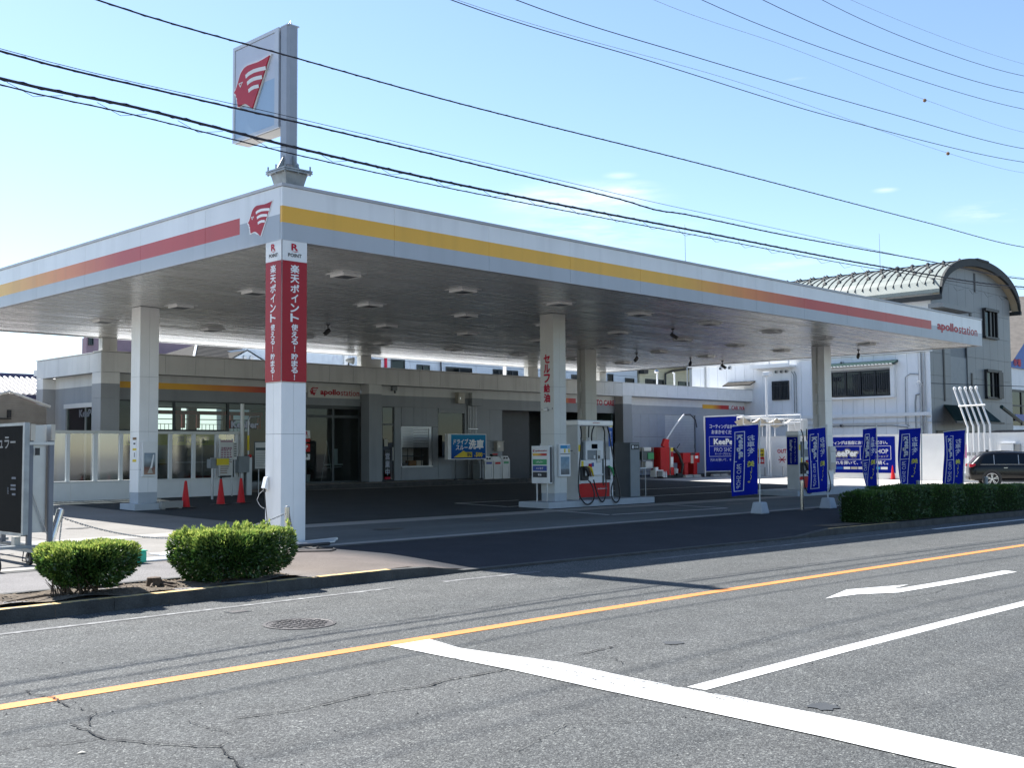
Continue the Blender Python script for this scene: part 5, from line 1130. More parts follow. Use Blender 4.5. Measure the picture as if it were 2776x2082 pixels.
# ============================================================ RIGHT PART OF THE FORECOURT
# big blue banner on a frame in front of the wash bay
t = thing('shop_banner', (34.2, 14.5, .3), 'large navy blue coating shop banner stretched on a frame before the wash bay', 'banner')
x0, x1 = 32.66, 35.9
P('frame', MB().cyl((x0, 14.52, .24), (x0, 14.52, 3.0), .03).cyl((x1, 14.52, .24), (x1, 14.52, 3.14), .03).cyl((x0, 14.52, 2.99), (x1, 14.52, 3.12), .025).cyl((x0, 14.52, .47), (x1, 14.52, .47), .02), M['white'], t)
sh_ = P('banner_sheet', MB().raw([(x0 + .04, 14.48, .49), (x1 - .04, 14.48, .49), (x1 - .04, 14.48, 3.08), (x0 + .04, 14.48, 2.95), (x0 + .04, 14.49, .49), (x1 - .04, 14.49, .49), (x1 - .04, 14.49, 3.08), (x0 + .04, 14.49, 2.95)], [(0, 1, 2, 3), (7, 6, 5, 4), (0, 3, 7, 4), (1, 5, 6, 2)]), M['navy'], t)
mb = MB(); yq = 14.474
text(mb, 'コーティングは当店に', (33.0, yq, 2.46), X_, Z_, 2.35, .20, .03); text(mb, 'おまかせください。', (33.15, yq, 2.20), X_, Z_, 2.3, .19, .03)
for a in ((32.95, 35.65, 2.06, 2.08), (32.95, 35.65, 1.63, 1.645), (32.95, 35.65, 1.15, 1.17), (32.95, 32.97, 1.171, 2.059), (35.63, 35.65, 1.171, 2.059)): mb.face([(a[0], yq, a[2]), (a[1], yq, a[2]), (a[1], yq, a[3]), (a[0], yq, a[3])])
text(mb, 'PRO SHOP', (33.35, yq, 1.38), X_, Z_, 1.7, .19, .0); text(mb, 'キーパープロショップ', (33.4, yq, 1.22), X_, Z_, 1.6, .11, .01); text(mb, '汚れを弾いて、キレイ', (33.0, yq, .93), X_, Z_, 2.2, .14, .01)
P('banner_lettering', mb, M['text_dim'], sh_)
mb = MB(); text(mb, 'KeePer', (33.27, yq, 1.68), X_, Z_, 1.9, .33, .09); P('logo_outline', mb, M['print_grey'], sh_)
mb = MB(); text(mb, 'KeePer', (33.32, yq - .004, 1.71), X_, Z_, 1.80, .27, .035); P('logo_lettering', mb, M['text_white'], sh_)
# red self service machines
t = thing('red_vacuum', (30.05, 14.9, .3), 'tall dark red vacuum machine with red arrow top and white hose arm', 'machine')
B('body', 29.62, 30.28, 14.75, 15.3, .36, 1.60, M['red_machine'], t, bevel=.02); B('front_panel', 30.29, 30.50, 14.72, 15.1, .36, 1.60, M['offwhite'], t, bevel=.01); B('red_foot', 30.285, 30.52, 14.70, 14.719, .36, .70, M['red'], t); B('yellow_label', 30.30, 30.49, 14.70, 14.718, 1.42, 1.57, M['yellow'], t); B('notice', 30.31, 30.48, 14.70, 14.718, .85, 1.15, M['text_white'], t); B('pink_label', 30.31, 30.48, 14.70, 14.718, 1.17, 1.40, M['logo_red'], t)
P('arrow', MB().prism([(29.85, 14.8, 1.66), (30.02, 14.8, 1.60), (30.02, 14.8, 1.60), (30.3, 14.8, 1.60), (30.3, 14.8, 1.80), (30.35, 14.8, 1.93), (30.02, 14.8, 1.98), (29.85, 14.8, 1.68)], (0, 0, 0), (0, .12, 0)), M['red'], t)
P('arm', MB().tube([(30.2, 14.9, 1.9), (30.9, 14.9, 2.55), (31.6, 14.9, 3.08)], .035, 8), M['white'], t)
P('arm_hose', MB().tube([(31.6, 14.9, 3.08), (32.1, 14.9, 3.10), (32.5, 14.9, 2.85), (32.6, 14.9, 2.5)], .025, 8), M['rubber'], t)
P('hose', MB().tube([(30.5, 14.7, 1.55), (30.75, 14.6, 1.3), (31.05, 14.6, .8), (31.0, 14.65, .4), (30.7, 14.7, .37)], .06, 8), M['rubber'], t); P('wand', MB().tube([(30.62, 14.6, 1.55), (30.85, 14.6, 1.75)], .02, 6), M['black'], t)
t = thing('red_towel_table', (31.9, 14.9, .3), 'low red towel wringer table on two legs with yellow notice', 'machine')
B('body', 31.28, 32.58, 14.75, 15.3, .88, 1.34, M['red_machine'], t, bevel=.02)
for x in (31.45, 32.15): B('leg', x, x + .28, 14.8, 15.2, .34, .88, M['red_machine'], t)
B('notice', 31.86, 32.05, 14.73, 14.749, .86, 1.22, M['beige'], t); B('black_label', 31.86, 32.2, 14.73, 14.749, 1.24, 1.33, M['black'], t); B('white_label', 32.2, 32.42, 14.73, 14.749, 1.08, 1.2, M['text_white'], t); P('hook', MB().tube([(32.4, 14.9, 1.34), (32.42, 14.9, 1.5), (32.36, 14.9, 1.62), (32.42, 14.9, 1.74)], .012, 6), M['black'], t)
tagit(P('white_pail', MB().lathe((31.05, 15.0, .36), [(.10, 0), (.12, .25), (.12, .26)], 14), M['white']), 'white pail between the two red machines', 'pail')
t = thing('cleaning_rack', (29.0, 15.2, .3), 'dark green rack with green bucket and cloths beside the red machine', 'rack')
P('frame', MB().box(28.62, 28.65, 15.0, 15.03, .3, 1.6).box(29.40, 29.43, 15.0, 15.03, .3, 1.6).box(28.62, 29.43, 15.0, 15.35, 1.0, 1.03).box(28.62, 29.43, 15.0, 15.35, .5, .53), M['galv'], t)
B('green_bin', 28.65, 29.45, 15.0, 15.35, 1.04, 1.42, M['green_dark'], t, bevel=.02); B('green_panel', 29.0, 29.42, 14.97, 14.999, 1.08, 1.35, M['green'], t); B('cloth_tray', 28.75, 29.3, 15.0, 15.3, 1.43, 1.60, M['offwhite'], t, bevel=.03); B('white_tub', 28.85, 29.35, 14.98, 15.3, .66, .98, M['offwhite'], t, bevel=.03)
t = thing('cleaning_cart', (29.4, 14.7, .3), 'white plastic step stool with bottles in front of the green rack', 'stool')
B('seat', 29.05, 29.6, 14.6, 14.9, .56, .60, M['white'], t); B('leg', 29.05, 29.10, 14.6, 14.9, .3, .559, M['white'], t); B('leg', 29.55, 29.60, 14.6, 14.9, .3, .559, M['white'], t); P('spray_head', MB().box(29.1, 29.3, 14.65, 14.75, .601, .72), M['white'], t)
for i, lab in enumerate(('white bottle left of the pair by the red machine', 'white bottle right of the pair by the red machine')):
    tagit(P('bottle', MB().lathe((29.68 + i * .14, 14.62, .26), [(.045, 0), (.045, .18), (.02, .24), (.02, .28)], 10), M['white']), lab, 'bottle')
t = thing('hand_basin', (28.3, 15.3, .3), 'small round basin on a steel stand left of the green rack', 'basin'); P('bowl', MB().lathe((28.3, 15.3, .95), [(.08, 0), (.2, .10), (.2, .13)], 16), M['alu'], t); P('stand', MB().cyl((28.3, 15.3, .25), (28.3, 15.3, .95), .03), M['alu'], t); P('backpost', MB().cyl((28.35, 15.5, .25), (28.35, 15.5, 1.6), .03), M['alu'], t)
for i in range(4):
    x = 30.6 + i * .62 + (0 if i < 2 else .9); tagit(P('wheel_stop', MB().prism([(x, 14.1, .24), (x, 14.3, .24), (x, 14.25, .36), (x, 14.15, .36)], (0, 0, 0), (.55, 0, 0)), M['concrete_pale']), 'concrete wheel stop, %s from the left before the red machines' % ordn[i], 'wheel stop', 'wheel stops before the red machines')
# white pipe framed awning by the wash exit
t = thing('awning_frame', (34, 12, .2), 'white tubular awning frame with sagging fabric before the white building', 'awning')
mb = MB(); tube = lambda a, b, r=.035: mb.cyl(a, b, r, n=8)
A = (32.0, 12.0); Bq = (36.2, 12.0)
for y, xa in ((12.0, 32.0), (13.2, 33.35)):
    tube((xa, y, 2.93), (36.3, y, 2.88), .028); tube((xa, y, 2.55), (36.3, y, 2.66), .028)
    for x in (xa, 33.4 if xa < 33 else 34.0, 34.5, 35.4, 36.3): tube((x, y, 2.56), (x, y, 2.92), .02)
tube((32.0, 12.0, 2.93), (33.35, 13.2, 2.93), .028); tube((36.3, 12.0, 2.88), (36.3, 13.2, 2.88), .028); tube((34.5, 12.0, 2.9), (34.5, 13.2, 2.9), .02)
tube((36.1, 13.2, .2), (36.1, 13.2, 2.9), .04); tube((33.4, 13.2, .2), (33.4, 13.2, 2.6), .04); tube((36.3, 12.0, 2.66), (36.4, 12.0, 2.4), .03); tube((32.1, 12, 2.6), (32.1, 12.0, 2.4), .03)
tube((32.0, 12.0, 2.95), (31.5, 12.0, 2.99), .025); P('frame', mb, M['white'], t)
mb = MB(); n = 24
for i in range(n):
    f = lambda a, b: (32.1 + 4.1 * a / n, 12.03 + b * .25, 2.90 - .22 * abs(math.sin(math.pi * a / 8)) - .10 * b)
    for j in range(2): mb.face([f(i, j), f(i + 1, j), f(i + 1, j + 1), f(i, j + 1)])
P('fabric', mb, M['beige'], t)
t = thing('water_tank_stand', (37.6, 13.0, 2.2), 'white box with railings on top of the white wall behind the awning', 'tank')
mb = MB()
for z in (2.75, 3.10):
    mb.cyl((37.2, 12.2, z), (37.2, 15.4, z), .025, n=6)
for y in (12.2, 12.9, 13.6, 14.3, 15.4): mb.cyl((37.2, y, 2.1), (37.2, y, 3.12), .02, n=6)
P('railing', mb, M['white'], t); B('tank', 37.4, 37.9, 12.2, 13.0, 2.2, 2.9, M['offwhite'], t, bevel=.04)
t = thing('lamp_pole', (36.6, 14.9, .2), 'tall slim white lamp pole before the small barred window', 'pole'); P('pole', MB().cyl((36.6, 13.65, .2), (36.6, 13.65, 5.0), .05), M['white'], t); B('lamp_head', 36.45, 36.75, 13.4, 13.75, 5.0, 5.2, M['white'], t, bevel=.02)
# wash entrance boards
t = thing('price_placard', (36.6, 13.9, .6), 'upright yellow and red wash price placard on the white wall', 'sign'); B('board', 36.50, 36.54, 13.75, 14.15, .62, 1.56, M['white'], t); B('yellow_part', 36.49, 36.498, 13.78, 14.12, 1.12, 1.50, M['yellow'], t); B('red_part', 36.49, 36.498, 13.78, 14.12, .78, 1.10, M['red'], t)
mb = MB(); text(mb, '1,000', (36.485, 14.08, 1.34), -Y_, Z_, .28, .09, .02); text(mb, '洗車', (36.485, 14.08, 1.17), -Y_, Z_, .28, .10, .02); P('print', mb, M['text_black'], t); mb = MB(); text(mb, '注意', (36.485, 14.07, .85), -Y_, Z_, .26, .16, .02); P('print', mb, M['text_white'], t)
P('post', MB().cyl((36.66, 13.87, .2), (36.66, 13.87, .7), .03), M['alu'], t)
t = thing('out_board', (36.6, 12.9, .6), 'white OUT board with red arrow strokes by the wash exit', 'sign'); B('board', 36.60, 36.64, 12.55, 13.2, .66, 1.56, M['white'], t)
mb = MB(); text(mb, 'OUT', (36.595, 13.12, 1.28), -Y_, Z_, .5, .20, .03)
for a in (0, 45, 90, 135):
    c, s_ = math.cos(rad(a)) * .2, math.sin(rad(a)) * .2; mb.prism([(36.596, 12.87 + c - .0, .98 + s_ - .025), (36.596, 12.87 - c, .98 - s_ - .025), (36.596, 12.87 - c, .98 - s_ + .025), (36.596, 12.87 + c, .98 + s_ + .025)], (0, 0, 0), (-.002, 0, 0))
P('print', mb, M['text_red'], t); P('post', MB().cyl((36.66, 12.87, .2), (36.66, 12.87, .7), .03), M['alu'], t)

# ============================================================ FLAGS
def flag(px, py, zt, zb, base, w, ang, lean, lab, seed, group='blue shop flags along the forecourt edge'):
    """pole at px,py; cloth hangs from a cross bar towards direction ang (degrees, world)"""
    t = thing('shop_flag', (px, py, base), lab, 'flag', group); r = random.Random(seed)
    u = Vector((math.cos(rad(ang)), math.sin(rad(ang)), 0)); nrm = Vector((u.y, -u.x, 0))
    if nrm.dot(Vector((CAM[0] - px, CAM[1] - py, 0))) < 0: nrm = -nrm
    L_ = u * lean
    def pole(z): k = (z - base) / (zt - base); return Vector((px, py, z)) + L_ * k
    P('pole', MB().tube([pole(base), pole((base + zt) / 2), pole(zt + .05)], .016, 8), M['alu_pale'], t)
    P('cross_bar', MB().tube([pole(zt) - u * .03, pole(zt - .03) + u * (w + .02) - Z_ * .05], .009, 6), M['alu_pale'], t)
    W_, H_ = w - .03, zt - .05 - zb; ph = r.uniform(0, 6)
    def S_(a, b, off=0):     # a across from pole 0..1, b down 0..1
        z = zt - .03 - H_ * b - .05 * a; sw = .075 * math.sin(3.2 * a + 2.3 * b + ph) * (.25 + b) * a ** .5 + .028 * math.sin(6 * b + 5 * a + ph * 2) * (.4 + a) + .012 * math.sin(15 * a - 5 * b + ph)
        return pole(z) + u * (.03 + W_ * a * (1 - .04 * b) + .03 * b * math.sin(ph)) + nrm * (sw + off)
    mb = MB(); nx, ny = 12, 26; vs_ = []; fs = []
    for s in (0, -.004):
        for j in range(ny + 1):
            for i in range(nx + 1): vs_.append(tuple(S_(i / nx, j / ny, s)))
    q = (nx + 1) * (ny + 1)
    for j in range(ny):
        for i in range(nx): a = j * (nx + 1) + i; fs.append((a, a + 1, a + nx + 2, a + nx + 1)); fs.append((q + a, q + a + nx + 1, q + a + nx + 2, q + a + 1))
    mb.raw(vs_, fs); cl = P('cloth', mb, M['flag'], t, smooth=True)
    # print seen from the back: mirrored. draw in (a,b) space then lay on the cloth
    # screen left of the flag is far from the pole: a=1 left, a=0 right; view from the camera, x = 1-a
    def lay(src, m, off, nm):
        o = MB(); o.v = [tuple(S_(1 - x, 1 - y, off + z_)) for x, y, z_ in src.v]; o.f = src.f; o.m = src.m; P(nm, o, M[m], cl)
    X1 = Vector((1, 0, 0)); Y1 = Vector((0, 1, 0))
    b_ = MB()
    vtext(b_, 'お車を、', (.59, .50, 0), X1, Y1, .27, .36, .02, flip=True, gap=.06)
    for x0, x1, y0, y1 in ((.10, .13, .06, .92), (.47, .50, .06, .92), (.131, .469, .91, .92), (.131, .469, .06, .07), (.131, .469, .485, .495)):
        n_ = 8
        for k in range(n_): b_.face([(x0, y0 + (y1 - y0) * k / n_, 0), (x1, y0 + (y1 - y0) * k / n_, 0), (x1, y0 + (y1 - y0) * (k + 1) / n_, 0), (x0, y0 + (y1 - y0) * (k + 1) / n_, 0)])
    text(b_, 'PRO SHOP', (.21, .10, 0), X1, Y1, .16, .35, .0, rot=1, flip=True); lay(b_, 'text_dim', .006, 'lettering')
    b_ = MB(); vtext(b_, '美しく。', (.59, .12, 0), X1, Y1, .27, .37, .025, flip=True, gap=.05); lay(b_, 'yellow_text', .006, 'lettering')
    b_ = MB(); text(b_, 'KeePer', (.18, .52, 0), X1, Y1, .25, .36, .07, rot=1, flip=True); lay(b_, 'print_grey', .006, 'logo_outline')
    b_ = MB(); text(b_, 'KeePer', (.20, .53, 0), X1, Y1, .21, .34, .03, rot=1, flip=True); lay(b_, 'text_dim', .009, 'logo_lettering')
    for k in range(5): z = zt - .2 - k * (H_ - .25) / 4; P('clip', MB().box(-.025, .03, -.008, .008, -.008, .008, Matrix.Translation(pole(z))), M['white'], t)
    return t
def flag_block(px, py, z, lab):
    tagit(P('flag_weight', MB().raw([(px - .165, py - .165, z), (px + .165, py - .165, z), (px + .165, py + .165, z), (px - .165, py + .165, z), (px - .12, py - .12, z + .27), (px + .12, py - .12, z + .27), (px + .12, py + .12, z + .27), (px - .12, py + .12, z + .27)],
        [(0, 3, 2, 1), (4, 5, 6, 7), (0, 1, 5, 4), (1, 2, 6, 5), (2, 3, 7, 6), (3, 0, 4, 7)]), M['plinth'], bevel=.025), lab, 'weight')
z1 = zp(12.2, -1.2); z2 = zp(15.3, -1.2)
flag(12.25, -1.20, 2.08, .42, z1 + .26, .66, 140, -.03, 'leftmost blue flag, largest, standing in a concrete weight beside the pump', 1); flag_block(12.25, -1.20, z1, 'pale tapered concrete weight under the leftmost flag')
flag(15.30, -1.25, 2.04, .40, z2 + .26, .60, 160, -.02, 'second blue flag from the left, in a concrete weight by the steel post', 2); flag_block(15.30, -1.25, z2, 'pale tapered concrete weight under the second flag')
flag(18.20, -1.15, 2.06, .38, z2, .62, 172, .02, 'middle blue flag of five, standing at the left end of the hedge', 3)
flag(20.72, -1.2, 2.08, .36, z2, .74, 150, -.05, 'fourth blue flag, in front of the bare white wall', 4)
flag(23.50, -1.2, 2.04, .30, z2, .74, 145, -.18, 'rightmost blue flag leaning left, near the black car', 5)
# steel posts by the kerb
def post(x, y, z0, z1, r, lab, name='steel_post', m='steel', lean=(0, 0)):
    t = thing(name, (x, y, z0), lab, 'bollard')
    P('tube', MB().cyl((x, y, z0 - .05), (x + lean[0], y + lean[1], z1), r, n=16), M[m], t, smooth=False); P('cap', MB().lathe((x + lean[0], y + lean[1], z1), [(r, 0), (r * .9, .012), (r * .4, .02)], 16), M[m], t)
    return t
t = post(14.27, -1.12, z2, .70, .045, 'steel bollard standing between the two weighted flags'); B('foot_plate', 14.0, 14.6, -1.3, -1.0, z2 - .01, z2 + .006, M['iron'], t)
post(17.9, -2.4, z2, .62, .05, 'dark bollard behind the hedge at the middle flag', m='galv'); post(22.3, -2.4, z2, .62, .05, 'dark bollard behind the hedge at the rightmost flag', m='galv')
# ============================================================ LEFT FRONT: chain posts, bars, plates, mobile sign
b1 = post(-3.80, .02, 0, .70, .048, 'leaning steel chain bollard behind the small left bush', lean=(.26, .09))
b2 = post(-.21, -.50, 0, .62, .038, 'upright steel chain bollard in front of the striped corner column')
def chain(name, a, b, sag, lab):
    a = Vector(a); b = Vector(b); L_ = (b - a).length * 1.02; n = int(L_ / .034); mb = MB()
    for i in range(n):
        u = (i + .5) / n; p = a.lerp(b, u); p.z -= sag * 4 * u * (1 - u)
        u2 = min(u + .01, 1); q = a.lerp(b, u2); q.z -= sag * 4 * u2 * (1 - u2); d = (q - p).normalized(); s = d.cross(Z_).normalized() if i % 2 else d.cross(d.cross(Z_)).normalized()
        pts = [p - d * .022 - s * .008, p + d * .022 - s * .008, p + d * .026, p + d * .022 + s * .008, p - d * .022 + s * .008, p - d * .026]
        mb.tube(pts + [pts[0]], .0045, 4)
    tagit(P(name, mb, M['galv']), lab, 'chain')
chain('chain', (-3.54, .11, .60), (-.25, -.50, .52), .34, 'steel chain sagging between the leaning bollard and the column bollard')
chain('chain', (-.18, -.50, .54), (.25, -.03, .10), .03, 'short steel chain hanging from the bollard to the corner column foot')
chain('chain', (-3.52, .10, .60), (-3.60, .05, .02), .0, 'loose chain end hanging straight down beside the leaning bollard')
for i, (x0, y0, x1, y1, m, lab) in enumerate(((-.25, -.72, .62, -.60, 'alu', 'silver tube lying at the column foot, nearest the road'), (-.30, -.60, .80, -.38, 'alu', 'silver tube lying at the column foot, in the middle'), (-.2, -.45, 1.0, -.16, 'alu_pale', 'silver tube lying at the column foot, nearest the forecourt'), (-.35, -.86, .35, -.84, 'black', 'black rubber tube lying at the kerb side of the column foot'))):
    tagit(P('tube', MB().cyl((x0, y0, .035), (x1, y1, .035), .026, n=10), M[m]), lab, 'tube')
tagit(P('loose_cable', MB().tube([(-.9, -1.4, .012), (-.6, -1.5, .012), (-.3, -1.75, .012), (-.05, -1.55, .012), (.05, -1.35, .012), (-.15, -1.2, .012), (.1, -.9, .02)], .010, 6), M['rubber']), 'thin black cable trailing on the pavement beside the bush', 'cable')
t = thing('green_box', (-3.05, -1.15, 0), 'bright green plastic box on the pavement behind the small bush', 'box'); B('body', -3.16, -2.94, -1.24, -1.06, .01, .16, M['green_box'], t, bevel=.015); B('lid', -3.165, -2.935, -1.245, -1.055, .161, .175, M['green_box'], t)
tagit(P('white_plate', MB().box(-2.92, -1.85, -1.1, -.65, .0, .022), M['white_gloss']), 'flat white plate lying on the pavement between the two bushes', 'plate')
tagit(P('white_plate', MB().box(-2.3, -1.0, -.45, -.05, .0, .018), M['white']), 'long pale plate on the forecourt edge behind the bushes', 'plate')
# mobile black sign on castors
t = thing('mobile_sign', (-4.1, .5, 0), 'tall black faced price sign with faded lettering on a wheeled steel frame', 'sign')
mb = MB()
for x in (-4.10, -3.82): mb.box(x - .03, x + .03, -.23, -.17, .2, 1.66)
for x in (-4.10, -3.82): mb.box(x - .03, x + .03, 1.37, 1.43, .2, 1.66)
P('upright', mb, M['frame_grey'], t)
P('base_frame', MB().box(-4.14, -4.08, -.5, 1.9, .17, .22).box(-3.84, -3.78, -.5, 1.9, .171, .219).box(-4.8, -3.7, -.24, -.18, .221, .26).box(-4.8, -3.7, 1.5, 1.56, .221, .26).box(-4.82, -4.76, -.9, 1.8, .172, .218), M['galv'], t)
P('cross_brace', MB().box(-4.13, -3.79, -.245, -.232, 1.60, 1.64).tube([(-4.08, -.2, 1.0), (-3.84, -.2, .35)], .008, 5), M['alu'], t)
for x, y in ((-4.10, -.24), (-4.79, -.95), (-4.10, 1.8)): P('castor', MB().cyl((x - .022, y, .085), (x + .022, y, .085), .085, n=18).box(x - .03, x + .03, y - .02, y + .02, .09, .2), M['rubber'], t); P('castor_hub', MB().cyl((x - .026, y, .085), (x + .026, y, .085), .035, n=12), M['alu'], t)
fb = B('black_face', -4.195, -4.16, -.19, 1.55, .42, 1.86, M['sign_black'], t)
P('frame', MB().box(-4.20, -4.13, -.25, -.191, .40, 1.90).box(-4.20, -4.13, -.19, 1.55, 1.861, 1.90).box(-4.20, -4.13, -.19, 1.55, .38, .419), M['galv'], t)
B('beige_cap', -4.12, -4.06, -.262, -.235, 1.66, 1.88, M['beige'], t); B('beige_cap', -3.84, -3.79, -.262, -.235, 1.66, 1.88, M['beige'], t)
B('rear_panel', -3.80, -3.77, -.19, 1.55, .40, 1.88, M['alu'], t); B('inner_panel', -4.05, -3.87, -.16, -.14, .42, 1.87, M['alu'], t); B('lock', -4.05, -4.0, -.27, -.235, 1.46, 1.56, M['black'], t); B('control_box', -4.28, -4.20, -.18, -.08, .24, .38, M['beige'], t)
mb = MB(); text(mb, 'レギュラー', (-4.198, 1.05, 1.55), -Y_, Z_, 1.0, .19, .02)
P('faded_lettering', mb, M['print_grey'], fb)
mb = MB()
for z, w in ((1.14, .14), (1.04, .17), (.99, .17), (.92, .12)): mb.box(-4.1985, -4.196, .02, .02 + w, z, z + .028)
text(mb, '税込', (-4.198, .30, .93), -Y_, Z_, .06, .1, .01); P('faded_print', mb, M['print_blue'], fb)
P('cable', MB().tube([(-4.12, -.1, .2), (-4.2, -.25, .06), (-4.0, -.6, .01), (-3.7, -.8, .01)], .008, 5), M['rubber'], t)

# ============================================================ PLANTS
def leaf_mesh(name, n, pfun, size, m, parent, seed=1, tipfun=None, updraft=.35):
    r = random.Random(seed); vs_ = []; fs = []; tips = []
    while len(fs) < n:
        q = pfun(r)
        if q is None: continue
        p, nrm, tip = q; L_ = size * r.uniform(.6, 1.25); w = L_ * .38
        d = (nrm + Vector((r.uniform(-1, 1), r.uniform(-1, 1), r.uniform(-.7, 1))) * .75 + Z_ * updraft * tip * 2).normalized()
        s = d.cross(Vector((r.uniform(-1, 1), r.uniform(-1, 1), r.uniform(-1, 1)))).normalized()
        k = len(vs_); b = p; vs_ += [b, b + d * L_ * .5 + s * w * .5, b + d * L_, b + d * L_ * .5 - s * w * .5]; fs.append((k, k + 1, k + 2, k + 3)); tips += [tip] * 4
    me = bpy.data.meshes.new(name); off = WL[parent]; me.from_pydata([tuple(v - off) for v in vs_], [], fs)
    at = me.attributes.new('tip', 'FLOAT', 'POINT'); at.data.foreach_set('value', tips); me.materials.append(M[m])
    o = bpy.data.objects.new(name, me); COL.objects.link(o); o.parent = parent; WL[o] = off; return o
from mathutils import noise as NZ
def bushf(cx, cy, z0, z1, hw, hd, bump, seed, under=.45, low_cut=None):
    def f(r):
        # a point near the surface of a rounded box, thinner towards the bottom
        sx, sy, sz = r.uniform(-1, 1), r.uniform(-1, 1), r.uniform(-1, 1); k = r.random()
        ax = r.choice((0, 1, 2, 2)) if k < .9 else 3
        if ax == 0: sx = 1 if sx > 0 else -1
        elif ax == 1: sy = 1 if sy > 0 else -1
        elif ax == 2: sz = 1 if sz > -.35 else -1
        dep = 1 - abs(r.gauss(0, .10)) if r.random() < .72 else r.uniform(.35, .95)
        v = Vector((sx, sy, sz)); l4 = (abs(sx) ** 10 + abs(sy) ** 10 + abs(sz) ** 10) ** .1; v = v / max(l4, 1e-3) * dep if ax != 3 else v * .8
        taper = 1 - under * max(0, (-v.z - .05)) ** 1.4
        x = cx + v.x * hw * taper; y = cy + v.y * hd * taper; z = (z0 + z1) / 2 + v.z * (z1 - z0) / 2
        nn = NZ.noise(Vector((x * 3.1 + seed, y * 3.1, z * 3.1))); n2 = NZ.noise(Vector((x * 8 + seed, y * 8, z * 8)))
        if n2 < -.22 and ax != 3 and dep > .8 and r.random() < .8: return None
        if v.z < -.5 and under > .2 and r.random() < (-v.z - .5) * 1.4: return None
        d = Vector((x - cx, (y - cy), (z - (z0 + z1) / 2) * 1.3)).normalized(); p = Vector((x, y, z)) + d * (nn * bump + n2 * bump * .5)
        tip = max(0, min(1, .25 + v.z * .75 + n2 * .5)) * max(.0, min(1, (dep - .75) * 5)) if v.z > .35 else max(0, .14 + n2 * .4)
        return p, d, tip
    return f
def bush(name, cx, cy, z0, z1, hw, hd, n, lab, seed, size=.043, m='leaf', bare=False, **k):
    t = thing(name, (cx, cy, zk(cx)), lab, 'bush'); r = random.Random(seed)
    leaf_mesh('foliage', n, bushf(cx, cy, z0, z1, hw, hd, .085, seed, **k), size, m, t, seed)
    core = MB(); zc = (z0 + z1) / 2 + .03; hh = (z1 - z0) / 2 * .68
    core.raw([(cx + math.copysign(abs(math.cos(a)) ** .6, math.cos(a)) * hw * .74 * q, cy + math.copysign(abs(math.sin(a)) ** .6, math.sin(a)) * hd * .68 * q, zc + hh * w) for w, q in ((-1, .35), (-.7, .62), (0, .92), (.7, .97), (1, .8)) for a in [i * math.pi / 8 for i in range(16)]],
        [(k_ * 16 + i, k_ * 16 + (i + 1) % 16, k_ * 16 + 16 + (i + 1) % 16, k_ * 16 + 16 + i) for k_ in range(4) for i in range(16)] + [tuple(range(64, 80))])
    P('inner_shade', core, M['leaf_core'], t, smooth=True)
    mb = MB()
    for i in range(22):
        a = Vector((cx + r.uniform(-.5, .5) * hw * .8, cy + r.uniform(-.3, .3) * hd, zk(cx) - .02)); b = a + Vector((r.uniform(-.25, .25), r.uniform(-.15, .15), (z1 - z0) * r.uniform(.4, .7))); c = b + Vector((r.uniform(-.1, .1), r.uniform(-.1, .1), .12))
        mb.tube([a, (a + b) / 2 + Vector((r.uniform(-.04, .04), 0, 0)), b, c], [.012, .009, .006, .003], 5)
    P('twigs', mb, M['wood'], t, kind='stuff'); return t
B1 = bush('trimmed_bush', -5.02, -3.93, .10, .52, .44, .30, 24000, 'small trimmed bright green bush at the kerb, nearest the black sign', 11, under=.55)
bush('trimmed_bush', -3.27, -3.93, .04, .57, .68, .31, 36000, 'larger trimmed bright green bush beside the striped column', 23, under=.34)
# long new shoots on top of the larger bush
B2 = bpy.data.objects['trimmed_bush.001']
def shoots(r):
    if not hasattr(shoots, 'c'): shoots.c = [(-3.27 + r.gauss(0, .32), -3.93 + r.gauss(0, .12)) for _ in range(16)]
    c = r.choice(shoots.c); h = r.random(); return Vector((c[0] + r.gauss(0, .012), c[1] + r.gauss(0, .012), .55 + h * .085)), Vector((r.uniform(-1, 1), r.uniform(-1, 1), 1.2)).normalized(), 1.0
leaf_mesh('new_shoots', 520, shoots, .05, 'leaf', B2, 77)['kind'] = 'stuff'
t = thing('bare_twigs', (-5.5, -4.0, .03), 'bare dry twigs and a fallen branch at the left foot of the small bush', 'twigs'); r = random.Random(9); mb = MB()
for i in range(16):
    a = Vector((-5.35 + r.uniform(-.1, .1), -4.0 + r.uniform(-.1, .1), .02)); d = Vector((r.uniform(-.5, .35), r.uniform(-.3, .2), 1)).normalized(); p1 = a + d * .1; p2 = p1 + (d + Vector((r.uniform(-.5, .5), r.uniform(-.5, .5), 0))).normalized() * .12; mb.tube([a, p1, p2], [.007, .005, .002], 4)
mb.tube([(-5.25, -4.0, .03), (-5.5, -4.12, .06), (-5.75, -4.15, .05), (-5.95, -4.2, .04)], [.016, .014, .010, .004], 6); P('twigs', mb, M['wood'], t, kind='stuff')
st = thing('tree_stump', (-4.25, -3.93, .03), 'low dark sawn tree stump in the soil between the two bushes', 'tree stump')
P('trunk', MB().lathe((-4.25, -3.93, .0), [(.12, 0), (.085, .03), (.075, .115), (.07, .12)], 14), M['wood'], st); P('roots', MB().tube([(-4.2, -3.93, .06), (-4.1, -4.0, .05), (-4.0, -4.05, .02)], .015, 5).tube([(-4.3, -4.0, .06), (-4.38, -4.1, .03)], .015, 5).tube([(-4.2, -4.0, .05), (-4.1, -4.15, .02)], .012, 5), M['wood'], st)
